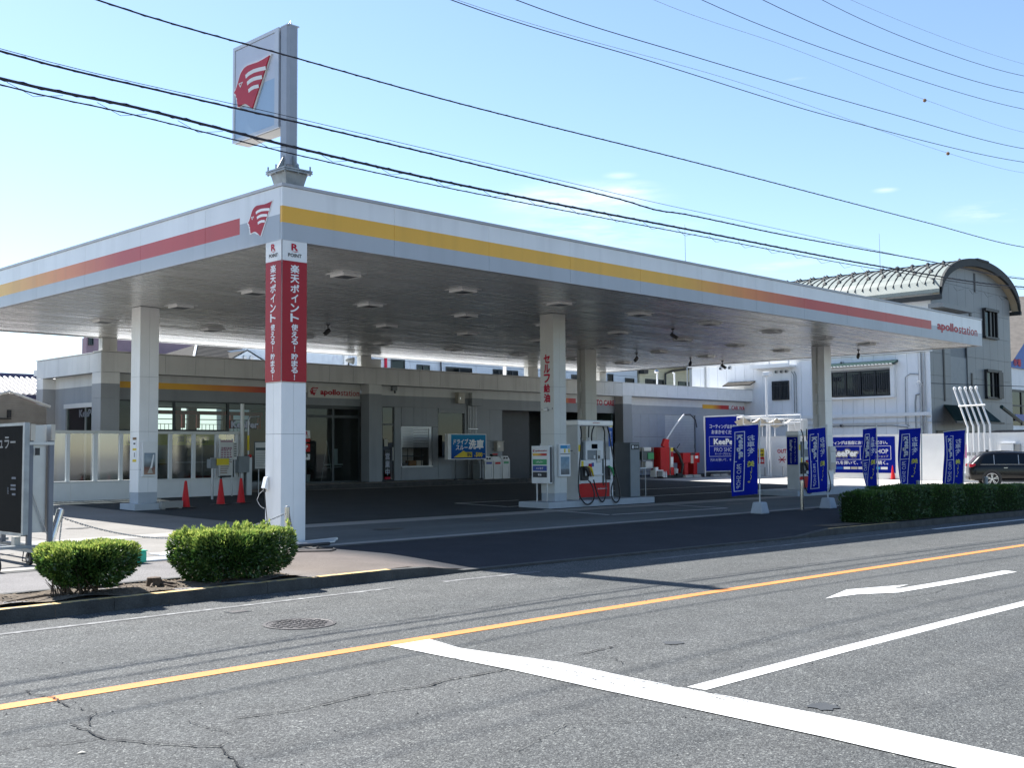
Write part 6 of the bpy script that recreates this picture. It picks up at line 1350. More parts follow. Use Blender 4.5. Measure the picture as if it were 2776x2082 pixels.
# leaf litter in the soil strip
mb = MB(); r = random.Random(31)
for i in range(650):
    x = r.uniform(-6.2, -2.6); y = r.uniform(-4.33, -3.55); z = hump(x, y) + .045; a = r.uniform(0, 3.1); l = r.uniform(.01, .03); u = Vector((math.cos(a), math.sin(a), r.uniform(-.3, .3))) * l; v = Vector((-math.sin(a), math.cos(a), r.uniform(-.2, .4))) * l * .4; p = Vector((x, y, z)); mb.face([p - u, p + v, p + u, p - v])
lt = P('leaf_litter', mb, M['litter'], kind='stuff')
tagit(P('dry_leaf', MB().face([(-7.62, -9.52, zr(0) + .012), (-7.60, -9.54, zr(0) + .018), (-7.575, -9.535, zr(0) + .014), (-7.59, -9.51, zr(0) + .018)]), M['beige']), 'single pale dry leaf on the road at the lower left', 'leaf')
# clipped hedge on the right, four blocks
hb = [(11.95, -4.0, .62, .33, .53), (13.45, -4.0, .95, .36, .60), (15.25, -4.0, .95, .36, .57), (17.1, -4.0, 1.0, .36, .53), (19.2, -4.0, 1.2, .36, .48), (21.6, -4.0, 1.3, .36, .45), (24.2, -4.0, 1.4, .36, .42)]
hl = ['lowest leftmost block of the dark clipped hedge', 'second block of the clipped hedge, under the third flag', 'third block of the clipped hedge', 'fourth block of the clipped hedge, under the fourth flag', 'fifth block of the clipped hedge, before the black car', 'sixth block of the clipped hedge at the frame edge', 'last block of the clipped hedge along the kerb']
for i, (x, y, hw, hd, h) in enumerate(hb):
    t = thing('hedge', (x, y, zk(x)), hl[i], 'hedge', 'clipped hedge blocks on the right'); z0 = zk(x) + .02
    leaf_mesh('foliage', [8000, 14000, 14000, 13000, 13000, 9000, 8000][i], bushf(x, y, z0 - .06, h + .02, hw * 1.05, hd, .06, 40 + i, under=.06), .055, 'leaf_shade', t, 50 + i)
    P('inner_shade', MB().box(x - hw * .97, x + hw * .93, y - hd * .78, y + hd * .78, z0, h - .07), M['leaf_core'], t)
# ============================================================ CAR (only its rear half shows)
def car():
    t = thing('parked_car', (32.65, 1.55, zf(32, 1.5)), 'black estate car with silver rims at the right edge of the photo', 'car', local=True)
    # local: x forward from the rear axle, y left, z up (scaled 0.92)
    k = .93
    prof = [(-.82, .32), (-.86, .55), (-.84, .72), (-.80, .80), (-.74, .93), (-.62, 1.10), (-.50, 1.27), (-.38, 1.37), (-.1, 1.42), (.6, 1.45), (1.2, 1.43), (1.75, 1.34), (2.35, 1.02), (2.55, .93), (3.1, .88), (3.45, .78), (3.62, .62), (3.65, .4), (3.6, .26)]
    st = [(-.86, .60, .30, .72, .74), (-.80, .78, .26, .80, .95), (-.6, .82, .24, .84, 1.12), (-.38, .83, .24, .86, 1.38), (0, .84, .24, .87, 1.43), (.6, .84, .24, .87, 1.45), (1.2, .84, .24, .86, 1.43), (1.75, .84, .24, .85, 1.34), (2.35, .83, .24, .84, 1.02), (2.8, .82, .24, .80, .91), (3.3, .78, .24, .72, .82), (3.6, .62, .28, .60, .66)]
    vs_ = []; fs = []; n = 14
    for x, hw, zb, zs, zt in st:
        roof = zt > 1.05; rw = hw * (.74 if roof else .88)
        sec = [(0, zb), (hw * .9, zb), (hw * .985, zb + .10), (hw, (zb + zs) / 2), (hw * .985, zs - .06), (hw * .955, zs), (rw + (hw * .95 - rw) * .10, zt - .06), (rw * .8, zt - .008), (0, zt)]
        ring = [(y_, z_) for y_, z_ in sec] + [(-y_, z_) for y_, z_ in sec[::-1][1:-1]]
        for y_, z_ in ring: vs_.append((x * k, y_ * k, z_ * k))
    m = len(vs_) // len(st)
    for i in range(len(st) - 1):
        for j in range(m): a = i * m + j; b = i * m + (j + 1) % m; fs.append((a, b, b + m, a + m))
    fs.append(tuple(range(m))[::-1]); fs.append(tuple(range((len(st) - 1) * m, len(st) * m)))
    b = P('body', MB().raw(vs_, fs), M['car_black'], t, smooth=True)
    sub = b.modifiers.new('sub', 'SUBSURF'); sub.levels = 2; sub.render_levels = 2
    for s in (1, -1):
        for pts in ([(-.42, .93), (.08, .93), (.08, 1.28), (-.25, 1.27)], [(.12, .93), (1.0, .93), (1.0, 1.31), (.12, 1.29)], [(1.04, .93), (1.95, .93), (1.62, 1.20), (1.3, 1.31), (1.04, 1.31)]):
            q = []
            for x, z in pts:
                f = (z - .87) / .55; hw = .84 * (.965 - .20 * max(f, 0)) + .012; q.append((x * k, s * hw * k, z * k))
            P('side_window', MB().prism(q, (0, 0, 0), (0, -s * .01, 0)), M['glass_dark'], t)
        for x in (.10, 1.02): P('pillar_trim', MB().prism([((x - .012) * k, s * .83 * k, .92 * k), ((x + .015) * k, s * .83 * k, .92 * k), ((x + .015) * k, s * .715 * k, 1.30 * k), ((x - .012) * k, s * .715 * k, 1.30 * k)], (0, s * .002, 0), (0, s * .008, 0)), M['alu'], t)
        P('tail_lamp', MB().box(-.83 * k, -.58 * k, s * .66 * k - .09, s * .66 * k + .09, .80 * k, .93 * k), M['logo_red'], t, bevel=.03)
        for x in (.55, 1.5): P('door_handle', MB().box((x - .09) * k, (x + .05) * k, s * .835 * k - .0, s * .855 * k + .0, .76 * k, .79 * k) if s > 0 else MB().box((x - .09) * k, (x + .05) * k, -.855 * k, -.835 * k, .76 * k, .79 * k), M['steel'], t)
        P('window_line', MB().box(-.42 * k, 1.95 * k, min(s * .80, s * .812) * k, max(s * .80, s * .812) * k, .905 * k, .918 * k), M['alu'], t)
        P('sill', MB().box(.38 * k, 2.2 * k, min(s * .78, s * .83) * k, max(s * .78, s * .83) * k, .20 * k, .28 * k), M['rubber'], t)
        P('mirror', MB().box(1.75 * k, 1.9 * k, min(s * .84, s * 1.0) * k, max(s * .84, s * 1.0) * k, .92 * k, 1.06 * k), M['car_black'], t, bevel=.03)
        for x in (0, 2.62):
            w = P('wheel', MB().cyl((x * k, s * .66 * k, .32 * k), (x * k, s * .85 * k, .32 * k), .32 * k, n=32), M['tyre'], t, bevel=.02)
            P('arch', MB().cyl((x * k, s * .60 * k, .33 * k), (x * k, s * .838 * k, .33 * k), .375 * k, n=32), M['black'], t)
            mb = MB(); yo = s * .856 * k; mb.cyl((x * k, s * .82 * k, .32 * k), (x * k, yo, .32 * k), .05 * k, n=12)
            for j in range(5):
                a = j * 2 * math.pi / 5 + .3
                for da in (-.16, .16):
                    c, s2 = math.cos(a + da), math.sin(a + da); px_, pz = -s2, c
                    q = [(x * k + c * .04 + px_ * .012, yo, .32 * k + s2 * .04 + pz * .012), (x * k + c * .215 + px_ * .014, yo, .32 * k + s2 * .215 + pz * .014), (x * k + c * .215 - px_ * .014, yo, .32 * k + s2 * .215 - pz * .014), (x * k + c * .04 - px_ * .012, yo, .32 * k + s2 * .04 - pz * .012)]
                    mb.prism(q, (0, 0, 0), (0, -s * .02, 0))
            ring = [(x * k + .218 * math.cos(2 * math.pi * i / 32), yo, .32 * k + .218 * math.sin(2 * math.pi * i / 32)) for i in range(33)]; mb.tube(ring, .011, 6)
            P('rim', mb, M['rim'], w)
    P('rear_bumper', MB().box(-.87 * k, -.70 * k, -.62 * k, .62 * k, .28 * k, .44 * k), M['rubber'], t, bevel=.04); P('rear_window', MB().face([(-.64 * k, -.55, 1.02 * k), (-.64 * k, .55, 1.02 * k), (-.45 * k, .5, 1.27 * k), (-.45 * k, -.5, 1.27 * k)]), M['glass_dark'], t)
    P('roof_rail', MB().tube([(-.3 * k, .60 * k, 1.40 * k), (.6 * k, .60 * k, 1.46 * k), (1.3 * k, .60 * k, 1.41 * k)], .016, 6).tube([(-.3 * k, -.60 * k, 1.40 * k), (.6 * k, -.60 * k, 1.46 * k), (1.3 * k, -.60 * k, 1.41 * k)], .016, 6), M['black'], t); P('aerial', MB().box(-.1, .0, -.02, .02, 1.34, 1.40), M['black'], t)
    return t
c_ = car(); ang = math.atan2(-.876, .477); c_.rotation_euler = (0, 0, ang)
# rear wheel on the camera side sits at (32.65, 1.55); camera side is local -y (right side)
off = Vector((math.sin(ang), -math.cos(ang), 0)) * (.78 * .93); c_.location = (32.75 - off.x, 1.55 - off.y, zf(32, 1.5) - .005)

# ============================================================ WHITE BOUNDARY WALL AND ITS BANNER
WX = 37.0
bwl = thing('boundary_wall', (WX, 5, .1), 'long plain white rendered boundary wall on the right side of the forecourt', 'wall')
for i, (a, b) in enumerate(((-14, -6), (-6, 0), (0, 3.0), (3.0, 8.5), (8.5, 15.9))): B('wall_section', WX, WX + .16, a + .003, b - .003, -.15, 2.06, M['wall_white'], bwl)
B('wall_cap', WX - .02, WX + .18, -14, 15.9, 2.061, 2.10, M['white'], bwl)
B('low_plinth', WX - .9, WX - .005, -2, 4.3, -.1, .42, M['plinth'], bwl); B('meter_box', WX - .20, WX - .005, 2.25, 2.75, 1.32, 1.62, M['white_gloss'], bwl, bevel=.01); B('meter_hood', WX - .23, WX - .005, 2.22, 2.78, 1.625, 1.66, M['white_gloss'], bwl); B('meter_side', WX - .12, WX - .006, 2.0, 2.2, 1.3, 1.62, M['alu'], bwl)
B('pink_notice', WX - .02, WX - .003, 4.25, 4.62, 1.05, 1.62, M['pinkp'] if 'pinkp' in M else M['logo_red'], bwl)
wb = thing('wall_banner', (WX - .02, 9.5, .4), 'wide navy blue coating shop banner fixed to the white boundary wall', 'banner')
Y0, Y1 = 7.42, 11.6; xb = WX - .03
B('banner_sheet', xb, WX - .004, Y0, Y1, .38, 2.0, M['navy'], wb); bs_ = wb.children[0]
mb = MB(); q = xb - .004
text(mb, 'コーティングは当店におまかせください。', (q, 10.85, 1.66), -Y_, Z_, 3.1, .17, .03)
for y1, y0, z0, z1 in ((10.7, 7.6, 1.575, 1.59), (10.7, 7.6, .975, .99), (10.7, 10.68, .991, 1.574), (7.62, 7.60, .991, 1.574), (9.08, 9.06, .991, 1.574)): mb.face([(q, y1, z0), (q, y0, z0), (q, y0, z1), (q, y1, z1)])
text(mb, 'PRO SHOP', (q, 8.96, 1.25), -Y_, Z_, 1.23, .20, .01); text(mb, '汚れを弾いて、キレイが続く。', (q, 10.5, .75), -Y_, Z_, 2.75, .18, .02); P('banner_lettering', mb, M['text_white'], bs_)
mb = MB(); text(mb, 'キーパープロショップ', (q, 8.96, 1.07), -Y_, Z_, 1.23, .11, .02); P('banner_lettering', mb, M['beige'], bs_)
mb = MB(); text(mb, 'KeePer', (q, 10.55, 1.06), -Y_, Z_, 1.42, .42, .13); P('logo_outline', mb, M['beige'], bs_); mb = MB(); text(mb, 'KeePer', (q - .004, 10.53, 1.08), -Y_, Z_, 1.38, .38, .10); P('logo_shadow', mb, M['text_black'], bs_); mb = MB(); text(mb, 'KeePer', (q - .008, 10.50, 1.11), -Y_, Z_, 1.32, .32, .055); P('logo_lettering', mb, M['text_white'], bs_)
for i, m in enumerate(('green_dark', 'deep_blue', 'white', 'beige', 'offwhite', 'white', 'sky_blue', 'white')): B('sponsor_tab', q - .002, q, 10.3 - i * .36, 10.62 - i * .36, .54, .65, M[m], bs_)
# row of vent pipes
for i, y in enumerate((4.08, 3.85, 3.62, 3.39, 3.16)):
    t = thing('vent_pipe', (36.8, y, .4), 'tall bent white tank vent pipe, %s of five by the black car' % ('leftmost', 'second from left', 'middle', 'fourth from left', 'rightmost')[i], 'pipe', 'five tank vent pipes')
    P('pipe', MB().tube([(36.8, y, .42), (36.8, y, 2.36 + i * .02), (36.8, y + .05, 2.48 + i * .02), (36.8, y + .51, 3.92), (36.8, y + .51, 4.0)], .042, 10), M['white'], t); P('cap', MB().lathe((36.8, y + .51, 3.93), [(.055, 0), (.065, .03), (.065, .10), (.03, .13)], 12), M['white'], t)
    P('valve', MB().box(36.72, 36.88, y - .05, y + .05, 1.15, 1.28), M['alu'], t)
tagit(P('pipe_bracket', MB().cyl((36.74, 4.42, 3.24), (36.74, 3.30, 3.26), .035, n=8), M['white']), 'white cross bar tying the five vent pipes together', 'bar')

# ============================================================ WHITE HOUSE WITH GREY CURVED ROOF TOWER
hs = thing('white_house', (40, 12, 0), 'long white panelled two storey building with green trimmed barred windows', 'building')
HX = 40.0; YE = 20.6; Y7 = 7.06
B('core', HX + .05, 48, Y7 + .3, YE, -.2, 5.9, M['grey_mid'], hs)
ys = [Y7 + (20.4 - Y7) * i / 24 for i in range(25)]
holes = [(9.0, 12.05, 4.0, 5.22), (14.42, 15.4, 3.98, 4.95)]
for i in range(24):
    a, b = ys[i] + .006, ys[i + 1] - .006; segs = [(-.2, 2.9), (2.91, 5.95)]
    for z0, z1 in segs: B('wall_panel', HX, HX + .04, a, b, z0, z1, M['panel_white'], hs)
B('eaves_trim', HX - .10, HX + .3, Y7, YE, 5.96, 6.06, M['white'], hs); B('string_course', HX - .12, HX - .001, Y7, 20.4, 2.98, 3.15, M['white'], hs); B('string_course', HX - .06, HX - .001, Y7, 20.4, 2.66, 2.72, M['offwhite'], hs)
def barred(name, y0, y1, z0, z1, nx, nb, label_parent):
    f = MB(); X0, X1 = HX - .10, HX - .002
    f.box(X0, X1, y0, y1, z0, z0 + .05); f.box(X0, X1, y0, y1, z1 - .05, z1)
    for i in range(nx + 1): c = y0 + (y1 - y0) * i / nx; f.box(X0, X1, max(c - .03, y0), min(c + .03, y1), z0 + .051, z1 - .051)
    o = P(name, f, M['black'], label_parent); P('pane', MB().face([(HX - .03, y1, z0), (HX - .03, y0, z0), (HX - .03, y0, z1), (HX - .03, y1, z1)]), M['glass_dark'], o); B('curtain', HX - .02, HX - .015, y0 + .05, y1 - .05, z0 + .1, z1 - .1, M['green_dark'], o)
    g = MB()
    for i in range(nb): c = y0 + (y1 - y0) * (i + .5) / nb; g.box(HX - .14, HX - .12, c - .012, c + .012, z0 + .02, z1 - .02)
    g.box(HX - .14, HX - .12, y0, y1, z1 - .25, z1 - .23); P('bars', g, M['dark'], o); return o
barred('barred_window', 9.0, 12.05, 4.0, 5.22, 4, 28, hs); barred('barred_window', 14.42, 15.38, 3.98, 4.95, 2, 12, hs)
P('window_surround', MB().box(HX - .25, HX - .003, 8.72, 12.3, 3.88, 3.96).box(HX - .25, HX - .003, 8.72, 12.3, 5.30, 5.42).box(HX - .22, HX - .003, 8.72, 8.92, 3.961, 5.299), M['white'], hs)
P('green_eave', MB().prism([(HX - .001, 8.6, 5.56), (HX - .45, 8.6, 5.44), (HX - .45, 8.6, 5.50), (HX - .001, 8.6, 5.66)], (0, 0, 0), (0, 3.8, 0)), M['roof_green'], hs)
mb = MB()
for i in range(20): mb.cyl((HX - .44, 8.7 + i * .18, 5.43), (HX - .46, 8.82 + i * .18, 5.45), .04, n=8)
P('eave_tiles', mb, M['alu_pale'], hs)
# balcony with railing, round vents, drainpipes, cables
P('balcony', MB().box(HX - .7, HX - .003, 14.0, 16.3, 5.60, 5.70).box(HX - .7, HX - .65, 14.0, 16.3, 5.701, 5.80).box(HX - .7, HX - .65, 14.0, 16.3, 5.94, 6.0).box(HX - .7, HX - .65, 14.0, 14.06, 5.801, 5.939).box(HX - .7, HX - .65, 15.1, 15.16, 5.801, 5.939).box(HX - .7, HX - .65, 16.24, 16.3, 5.801, 5.939), M['white'], hs)
for y, z in ((15.13, 5.43), (14.83, 5.43), (14.55, 5.43), (17.94, 5.80), (11.47, 5.67), (18.5, 5.8), (11.57, 2.60)): P('round_vent', MB().cyl((HX - .002, y, z), (HX - .09, y, z), .09, .085, 16), M['alu'], hs); P('vent_mouth', MB().cyl((HX - .091, y, z - .01), (HX - .095, y, z - .01), .06, n=14), M['black'], hs)
for y_, r_q in ((19.5, .05), (7.5, .06), (7.32, .035)): P('drainpipe', MB().cyl((HX - .06, y_, 0), (HX - .06, y_, 5.9), r_q, n=8), M['alu'], hs)
P('cables', MB().tube([(HX - .05, 14.1, 5.4), (HX - .05, 14.0, 5.2), (HX - .05, 14.0, 3.3)], .02, 5).tube([(HX - .05, 14.25, 5.4), (HX - .05, 14.12, 5.2), (HX - .05, 14.12, 3.3)], .02, 5).tube([(HX - .05, 7.6, 4.9), (HX - .05, 8.0, 4.95), (HX - .05, 8.25, 4.8), (HX - .05, 8.28, 2.6), (HX - .05, 8.1, 2.5)], .02, 5).tube([(HX - .05, 12.6, 2.58), (HX - .05, 9.0, 2.55), (HX - .05, 8.2, 2.45), (HX - .05, 8.2, 2.0)], .025, 5).tube([(HX - .05, 7.5, 4.0), (HX - .05, 7.75, 3.95), (HX - .05, 7.8, 3.6), (HX - .05, 7.8, 2.4)], .03, 5), M['galv'], hs)
P('cable_reel', MB().tube([(HX - .15, 7.55 + .12 * math.cos(a * .7), 4.45 + .14 * math.sin(a * .7)) for a in range(30)], .012, 4), M['white'], hs)
P('red_shade', MB().prism([(HX - .002, 16.4, 4.98), (HX - .5, 16.4, 4.78), (HX - .5, 16.4, 4.84), (HX - .002, 16.4, 5.04)], (0, 0, 0), (0, 1.7, 0)), M['roof_slate'], hs)
# tower block: front gable wall built of panels under a barrel roof
tw = thing('grey_tower_house', (45, 7, 0), 'grey panelled house with tall arched metal roof and small dark windows', 'building')
XT0, XT1 = 40.05, 50.4; YF = 7.30
def arch_z(x, top=10.72, xc=45.87, hw=4.86, zs=8.62):
    u = max(-1, min(1, (x - xc) / hw)); return zs + (top - zs) * math.sqrt(max(0, 1 - abs(u) ** 2.0)) ** .9
xs_ = [XT0, 40.9, 41.85, 42.84, 43.8, 44.8, 45.79, 46.76, 47.64, 48.66, 49.5, XT1]
zs_ = [-.2, 1.6, 2.7, 3.80, 4.9, 5.97, 7.08, 8.27, 9.42, 12]
def hole(x, z):
    return (46.78 < x < 48.52 and 7.06 < z < 8.56) or (46.8 < x < 48.7 and 4.0 < z < 5.4)
for i in range(len(xs_) - 1):
    for j in range(len(zs_) - 1):
        a, b = xs_[i] + .006, xs_[i + 1] - .006; z0, z1 = zs_[j] + .006, zs_[j + 1] - .006
        if b < 41.5 and z0 > 6.0: continue
        ta, tb = arch_z(a) - .2, arch_z(b) - .2
        if z0 >= max(ta, tb) - .05: continue
        za, zb_ = min(z1, max(ta, z0 + .01)), min(z1, max(tb, z0 + .01))
        rec = .35 if (42.8 < a and b < 44.9 and 2.6 < z0 < 6.0) else 0
        P('wall_panel', MB().prism([(a, YF + rec, z0), (b, YF + rec, z0), (b, YF + rec, zb_), (a, YF + rec, za)], (0, 0, 0), (0, .05, 0)), M['tower_dark' if rec else 'tower_grey'], tw)
mb = MB(); n = 40
prof = []
for i in range(n + 1): x = XT0 + 1.3 + (XT1 - XT0 - 1.3) * i / n; prof.append((x, arch_z(x) - .25))
pts = [(XT0 + 1.3, 7.40, 0)] + [(x, 7.40, z) for x, z in prof] + [(XT1, 7.40, 0)]
P('core', MB().prism(pts, (0, 0, 0), (0, 9, 0)), M['tower_dark'], tw); B('core_base', XT0 + .02, XT0 + 1.29, 7.40, 12, -.2, 5.9, M['tower_dark'], tw)
B('upper_side_wall', 41.32, 41.345, 7.42, 16.5, 6.05, 8.9, M['panel_white'], tw)
# barrel roof with ribs, overhanging to the front
RY0, RY1 = 6.95, 17.0
def roof_pts(off=0, x0=41.0, x1=50.75, n=48):
    out = []
    for i in range(n + 1):
        x = x0 + (x1 - x0) * i / n; u = (x - 45.87) / 4.9; z = 8.62 + 2.1 * math.sqrt(max(0.0, 1 - min(1, abs(u)) ** 2.0)) ** .9 + off; out.append((x, z))
    return out
top, bot = roof_pts(.06), roof_pts(-.12)
mb = MB(); vs_ = []; fs = []; nn = len(top)
for y in (RY0, RY1):
    for x, z in top: vs_.append((x, y, z))
    for x, z in bot: vs_.append((x, y, z))
for i in range(nn - 1):
    fs += [(i, i + 1, 2 * nn + i + 1, 2 * nn + i), (nn + i, 2 * nn + nn + i, 2 * nn + nn + i + 1, nn + i + 1), (i, nn + i, nn + i + 1, i + 1), (2 * nn + i, 2 * nn + i + 1, 3 * nn + i + 1, 3 * nn + i)]
fs += [(0, 2 * nn, 3 * nn, nn), (nn - 1, 2 * nn - 1, 4 * nn - 1, 3 * nn - 1)]
mb.raw(vs_, fs); rf = P('roof', mb, M['roof_metal'], tw)
# dark verge along the arch edge
mb = MB()
vt, vb = roof_pts(.14), roof_pts(-.24)
for i in range(nn - 1): mb.raw([(vt[i][0], RY0 - .12, vt[i][1]), (vt[i + 1][0], RY0 - .12, vt[i + 1][1]), (vb[i + 1][0], RY0 - .12, vb[i + 1][1]), (vb[i][0], RY0 - .12, vb[i][1]), (vt[i][0], RY0 - .002, vt[i][1]), (vt[i + 1][0], RY0 - .002, vt[i + 1][1]), (vb[i + 1][0], RY0 - .002, vb[i + 1][1]), (vb[i][0], RY0 - .002, vb[i][1])], [(0, 3, 2, 1), (4, 5, 6, 7), (0, 1, 5, 4), (3, 7, 6, 2)])
P('verge', mb, M['roof_dark'], rf)
B('gutter', 40.85, 41.05, RY0 - .1, RY1, 8.46, 8.68, M['roof_dark'], rf); B('gutter', 50.7, 50.9, RY0 - .1, RY1, 8.5, 8.7, M['roof_dark'], rf)
mk('soffit_beige', (.45, .36, .24), rough=.7)
mb = MB(); sp_ = roof_pts(-.26)
for i in range(nn - 1): mb.face([(sp_[i][0], RY0 + .01, sp_[i][1]), (sp_[i + 1][0], RY0 + .01, sp_[i + 1][1]), (sp_[i + 1][0], YF, sp_[i + 1][1]), (sp_[i][0], YF, sp_[i][1])])
P('eaves_lining', mb, M['soffit_beige'], rf)
kk = 0; y = RY0 + .35
while y < RY1:
    pts = [(x, y, z + .02) for x, z in roof_pts(.06, 41.1, 46.2, 14)]; P('standing_seam', MB().tube(pts, .028, 5), M['roof_dark'], rf); y += .40; kk += 1
mb = MB(); y = RY0 + .35; i = 0
while y < RY1:
    for x_ in ((41.8, 43.2) if i % 2 else (42.4, 44.2)):
        u = (x_ - 45.87) / 4.9; z = 8.62 + 2.1 * math.sqrt(1 - u * u) ** .9 + .10; mb.raw([(x_ - .10, y - .1, z - .06), (x_ + .08, y - .1, z + .02), (x_ + .08, y + .1, z + .02), (x_ - .10, y + .1, z - .06), (x_, y, z + .12)], [(0, 1, 4), (1, 2, 4), (2, 3, 4), (3, 0, 4)])
    y += .40; i += 1
P('snow_guards', mb, M['roof_dark'], rf, kind='stuff')
P('ridge_cap', MB().box(45.2, 46.6, RY0 - .16, RY0 + .3, 10.78, 10.88), M['roof_dark'], rf)
# windows and slits of the tower
def twin(x0, x1, z0, z1, open_=False):
    f = P('window', MB().box(x0, x1, YF - .16, YF - .002, z0, z0 + .10).box(x0, x1, YF - .20, YF - .002, z1 - .14, z1).box(x0, x0 + .1, YF - .12, YF - .002, z0 + .101, z1 - .141).box(x1 - .1, x1, YF - .12, YF - .002, z0 + .101, z1 - .141).box((x0 + x1) / 2 - .14, (x0 + x1) / 2 + .06, YF - .1, YF - .002, z0 + .101, z1 - .141).box(x1 - .5, x1 - .42, YF - .1, YF - .002, z0 + .101, z1 - .141), M['black'], tw)
    P('pane', MB().face([(x0 + .1, YF - .04, z0 + .1), (x1 - .1, YF - .04, z0 + .1), (x1 - .1, YF - .04, z1 - .14), (x0 + .1, YF - .04, z1 - .14)]), M['glass_dark'], f); B('curtain', (x0 + x1) / 2 + .06, x1 - .55, YF - .03, YF - .025, z0 + .12, z1 - .16, M['white'], f)
    if open_: B('shutter', x1 - .45, x1 + .12, YF - .22, YF - .17, z0 + .05, z1 - .1, M['black'], f)
twin(46.8, 48.52, 7.04, 8.58); twin(46.82, 48.6, 3.95, 5.45, True)
for x0, x1, z0, z1 in ((45.87, 46.02, 9.30, 10.25), (41.95, 42.1, 3.7, 6.2), (45.15, 45.33, 4.07, 5.18), (45.15, 45.40, 8.03, 8.25)): P('slit_window', MB().box(x0, x1, YF - .03, YF - .002, z0, z1), M['black'], tw)
P('box_canopy', MB().box(40.5, 43.95, YF - .7, YF - .002, 8.02, 8.22), M['tower_grey'], tw)
P('green_porch', MB().raw([(40.6, YF - 1.1, 2.72), (46.0, YF - 1.1, 2.72), (46.6, YF - .003, 3.5), (41.9, YF - .003, 3.5), (40.6, YF - 1.1, 2.66), (46.0, YF - 1.1, 2.66)], [(0, 1, 2, 3), (0, 4, 5, 1), (0, 3, 4), (1, 5, 2)]), M['roof_green'], tw)
mb = MB()
for i in range(30): a = i / 30; mb.cyl((40.65 + 5.3 * a, YF - 1.12, 2.75), (41.95 + 4.6 * a, YF - .02, 3.52), .03, n=5)
P('porch_tiles', mb, M['roof_green'], tw, kind='stuff')
P('porch_edge', MB().box(40.5, 46.1, YF - 1.2, YF - 1.12, 2.62, 2.71), M['black'], tw); P('porch_gable', MB().tube([(46.3, YF - 1.0, 3.5), (48.7, YF - 1.0, 2.8)], .10, 6), M['roof_green'], tw); B('dark_entrance', 41.0, 45.5, YF - .05, YF - .01, .1, 2.3, M['black'], tw)
# dark vehicle roof showing above the wall
vr = thing('dark_van', (41.5, 3.0, 0), 'dark car roof just showing above the white wall by the vent pipes', 'car')
P('body', MB().prism([(38.2, 4.9, .5), (38.2, 4.9, 1.6), (38.5, 4.6, 2.05), (38.5, 3.6, 2.22), (38.5, -1.5, 2.22), (38.2, -2.2, 1.6), (38.2, -2.2, .5)], (0, 0, 0), (1.6, 0, 0)), M['car_black'], vr, bevel=.08); P('window', MB().face([(38.25, 3.3, 1.7), (38.25, -1.3, 1.7), (38.42, -1.3, 2.1), (38.42, 3.3, 2.1)]), M['glass_dark'], vr)
for y in (3.6, -1.0): P('wheel', MB().cyl((38.1, y, .35), (38.3, y, .35), .33, n=20), M['tyre'], vr)
# brown roofed shop at the far right with blue sign
br = thing('brown_roof_shop', (70, 14, 0), 'far shop with brown shingle gable roof and blue sign board at right edge', 'building')
P('gable_wall', MB().prism([(67.2, 14, 0), (85, 14, 0), (85, 14, 8.6), (75.5, 14, 13.0), (67.2, 14, 7.4)], (0, 0, 0), (0, .3, 0)), M['panel_white'], br)
P('roof', MB().raw([(62, 14.6, 7.0), (67.0, 13.4, 7.3), (75.5, 13.4, 12.6), (69.5, 24, 12.6), (62, 26, 8.2), (84, 13.4, 7.3), (84, 26, 7.3)], [(0, 1, 2, 3, 4), (2, 5, 6, 3)]), M['roof_brown'], br)
P('roof_slope', MB().face([(64.5, 16, 10.75), (80, 16, 11.0), (67.5, 13.0, 7.6)]).face([(80, 16, 11.0), (80, 13.0, 12.9), (67.5, 13.0, 7.6)]) if False else MB().box(70, 70.1, 18, 18.1, 8, 8.1), M['roof_brown'], br)
P('blue_sign', MB().prism([(67.9, 13.9, 6.95), (78, 13.9, 6.95), (78, 13.9, 10.8), (74.0, 13.9, 10.8), (67.9, 13.9, 7.5)], (0, 0, 0), (0, -.06, 0)), M['deep_blue'], br)
mb = MB(); text(mb, 'デリ太郎', (68.1, 13.80, 7.05), X_, Z_, 3.2, .55, .03) if False else text(mb, '市場', (68.2, 13.80, 7.05), X_, Z_, 1.4, .55, .03); P('sign_lettering', mb, M['text_red'], br)
B('window_band', 68.0, 80, 13.93, 13.98, 3.0, 5.3, M['glass_dark'], br); P('window_frame', MB().box(67.9, 80, 13.88, 13.92, 5.3, 5.45).box(67.9, 80, 13.88, 13.92, 4.3, 4.4).box(69.6, 69.75, 13.87, 13.9, 3.0, 5.3), M['black'], br); B('blue_notice', 68.3, 72, 13.8, 13.86, 3.3, 3.75, M['blue'], br)

# ============================================================ HOUSES BEHIND THE SHOP
def house_windows(parent, y, wins):
    for x0, x1, z0, z1, n in wins:
        f = MB(); f.box(x0, x1, y - .06, y - .002, z0, z0 + .05); f.box(x0, x1, y - .06, y - .002, z1 - .05, z1)
        for i in range(n + 1): c = x0 + (x1 - x0) * i / n; f.box(max(c - .03, x0), min(c + .03, x1), y - .06, y - .002, z0 + .051, z1 - .051)
        o = P('window', f, M['dark_frame'], parent); P('pane', MB().face([(x0, y - .02, z0), (x1, y - .02, z0), (x1, y - .02, z1), (x0, y - .02, z1)]), M['glass_dark'], o); B('shade', x0 + .04, x1 - .04, y - .012, y - .006, z0 + .05, z1 - .05, M['grey_mid'], o)
b_ = thing('blue_house', (30, 24, 0), 'pale blue sided long house with dark framed windows behind the shop', 'building')
n = 9
for i in range(n): a = 20.9 + 18.9 * i / n; P('siding_panel', MB().box(a + .01, a + 2.09, 24, 24.1, 0, 5.62), M['house_blue'], b_); P('siding_panel', MB().box(a + .01, a + 2.09, 24, 24.1, 5.64, 7.2), M['house_blue'], b_)
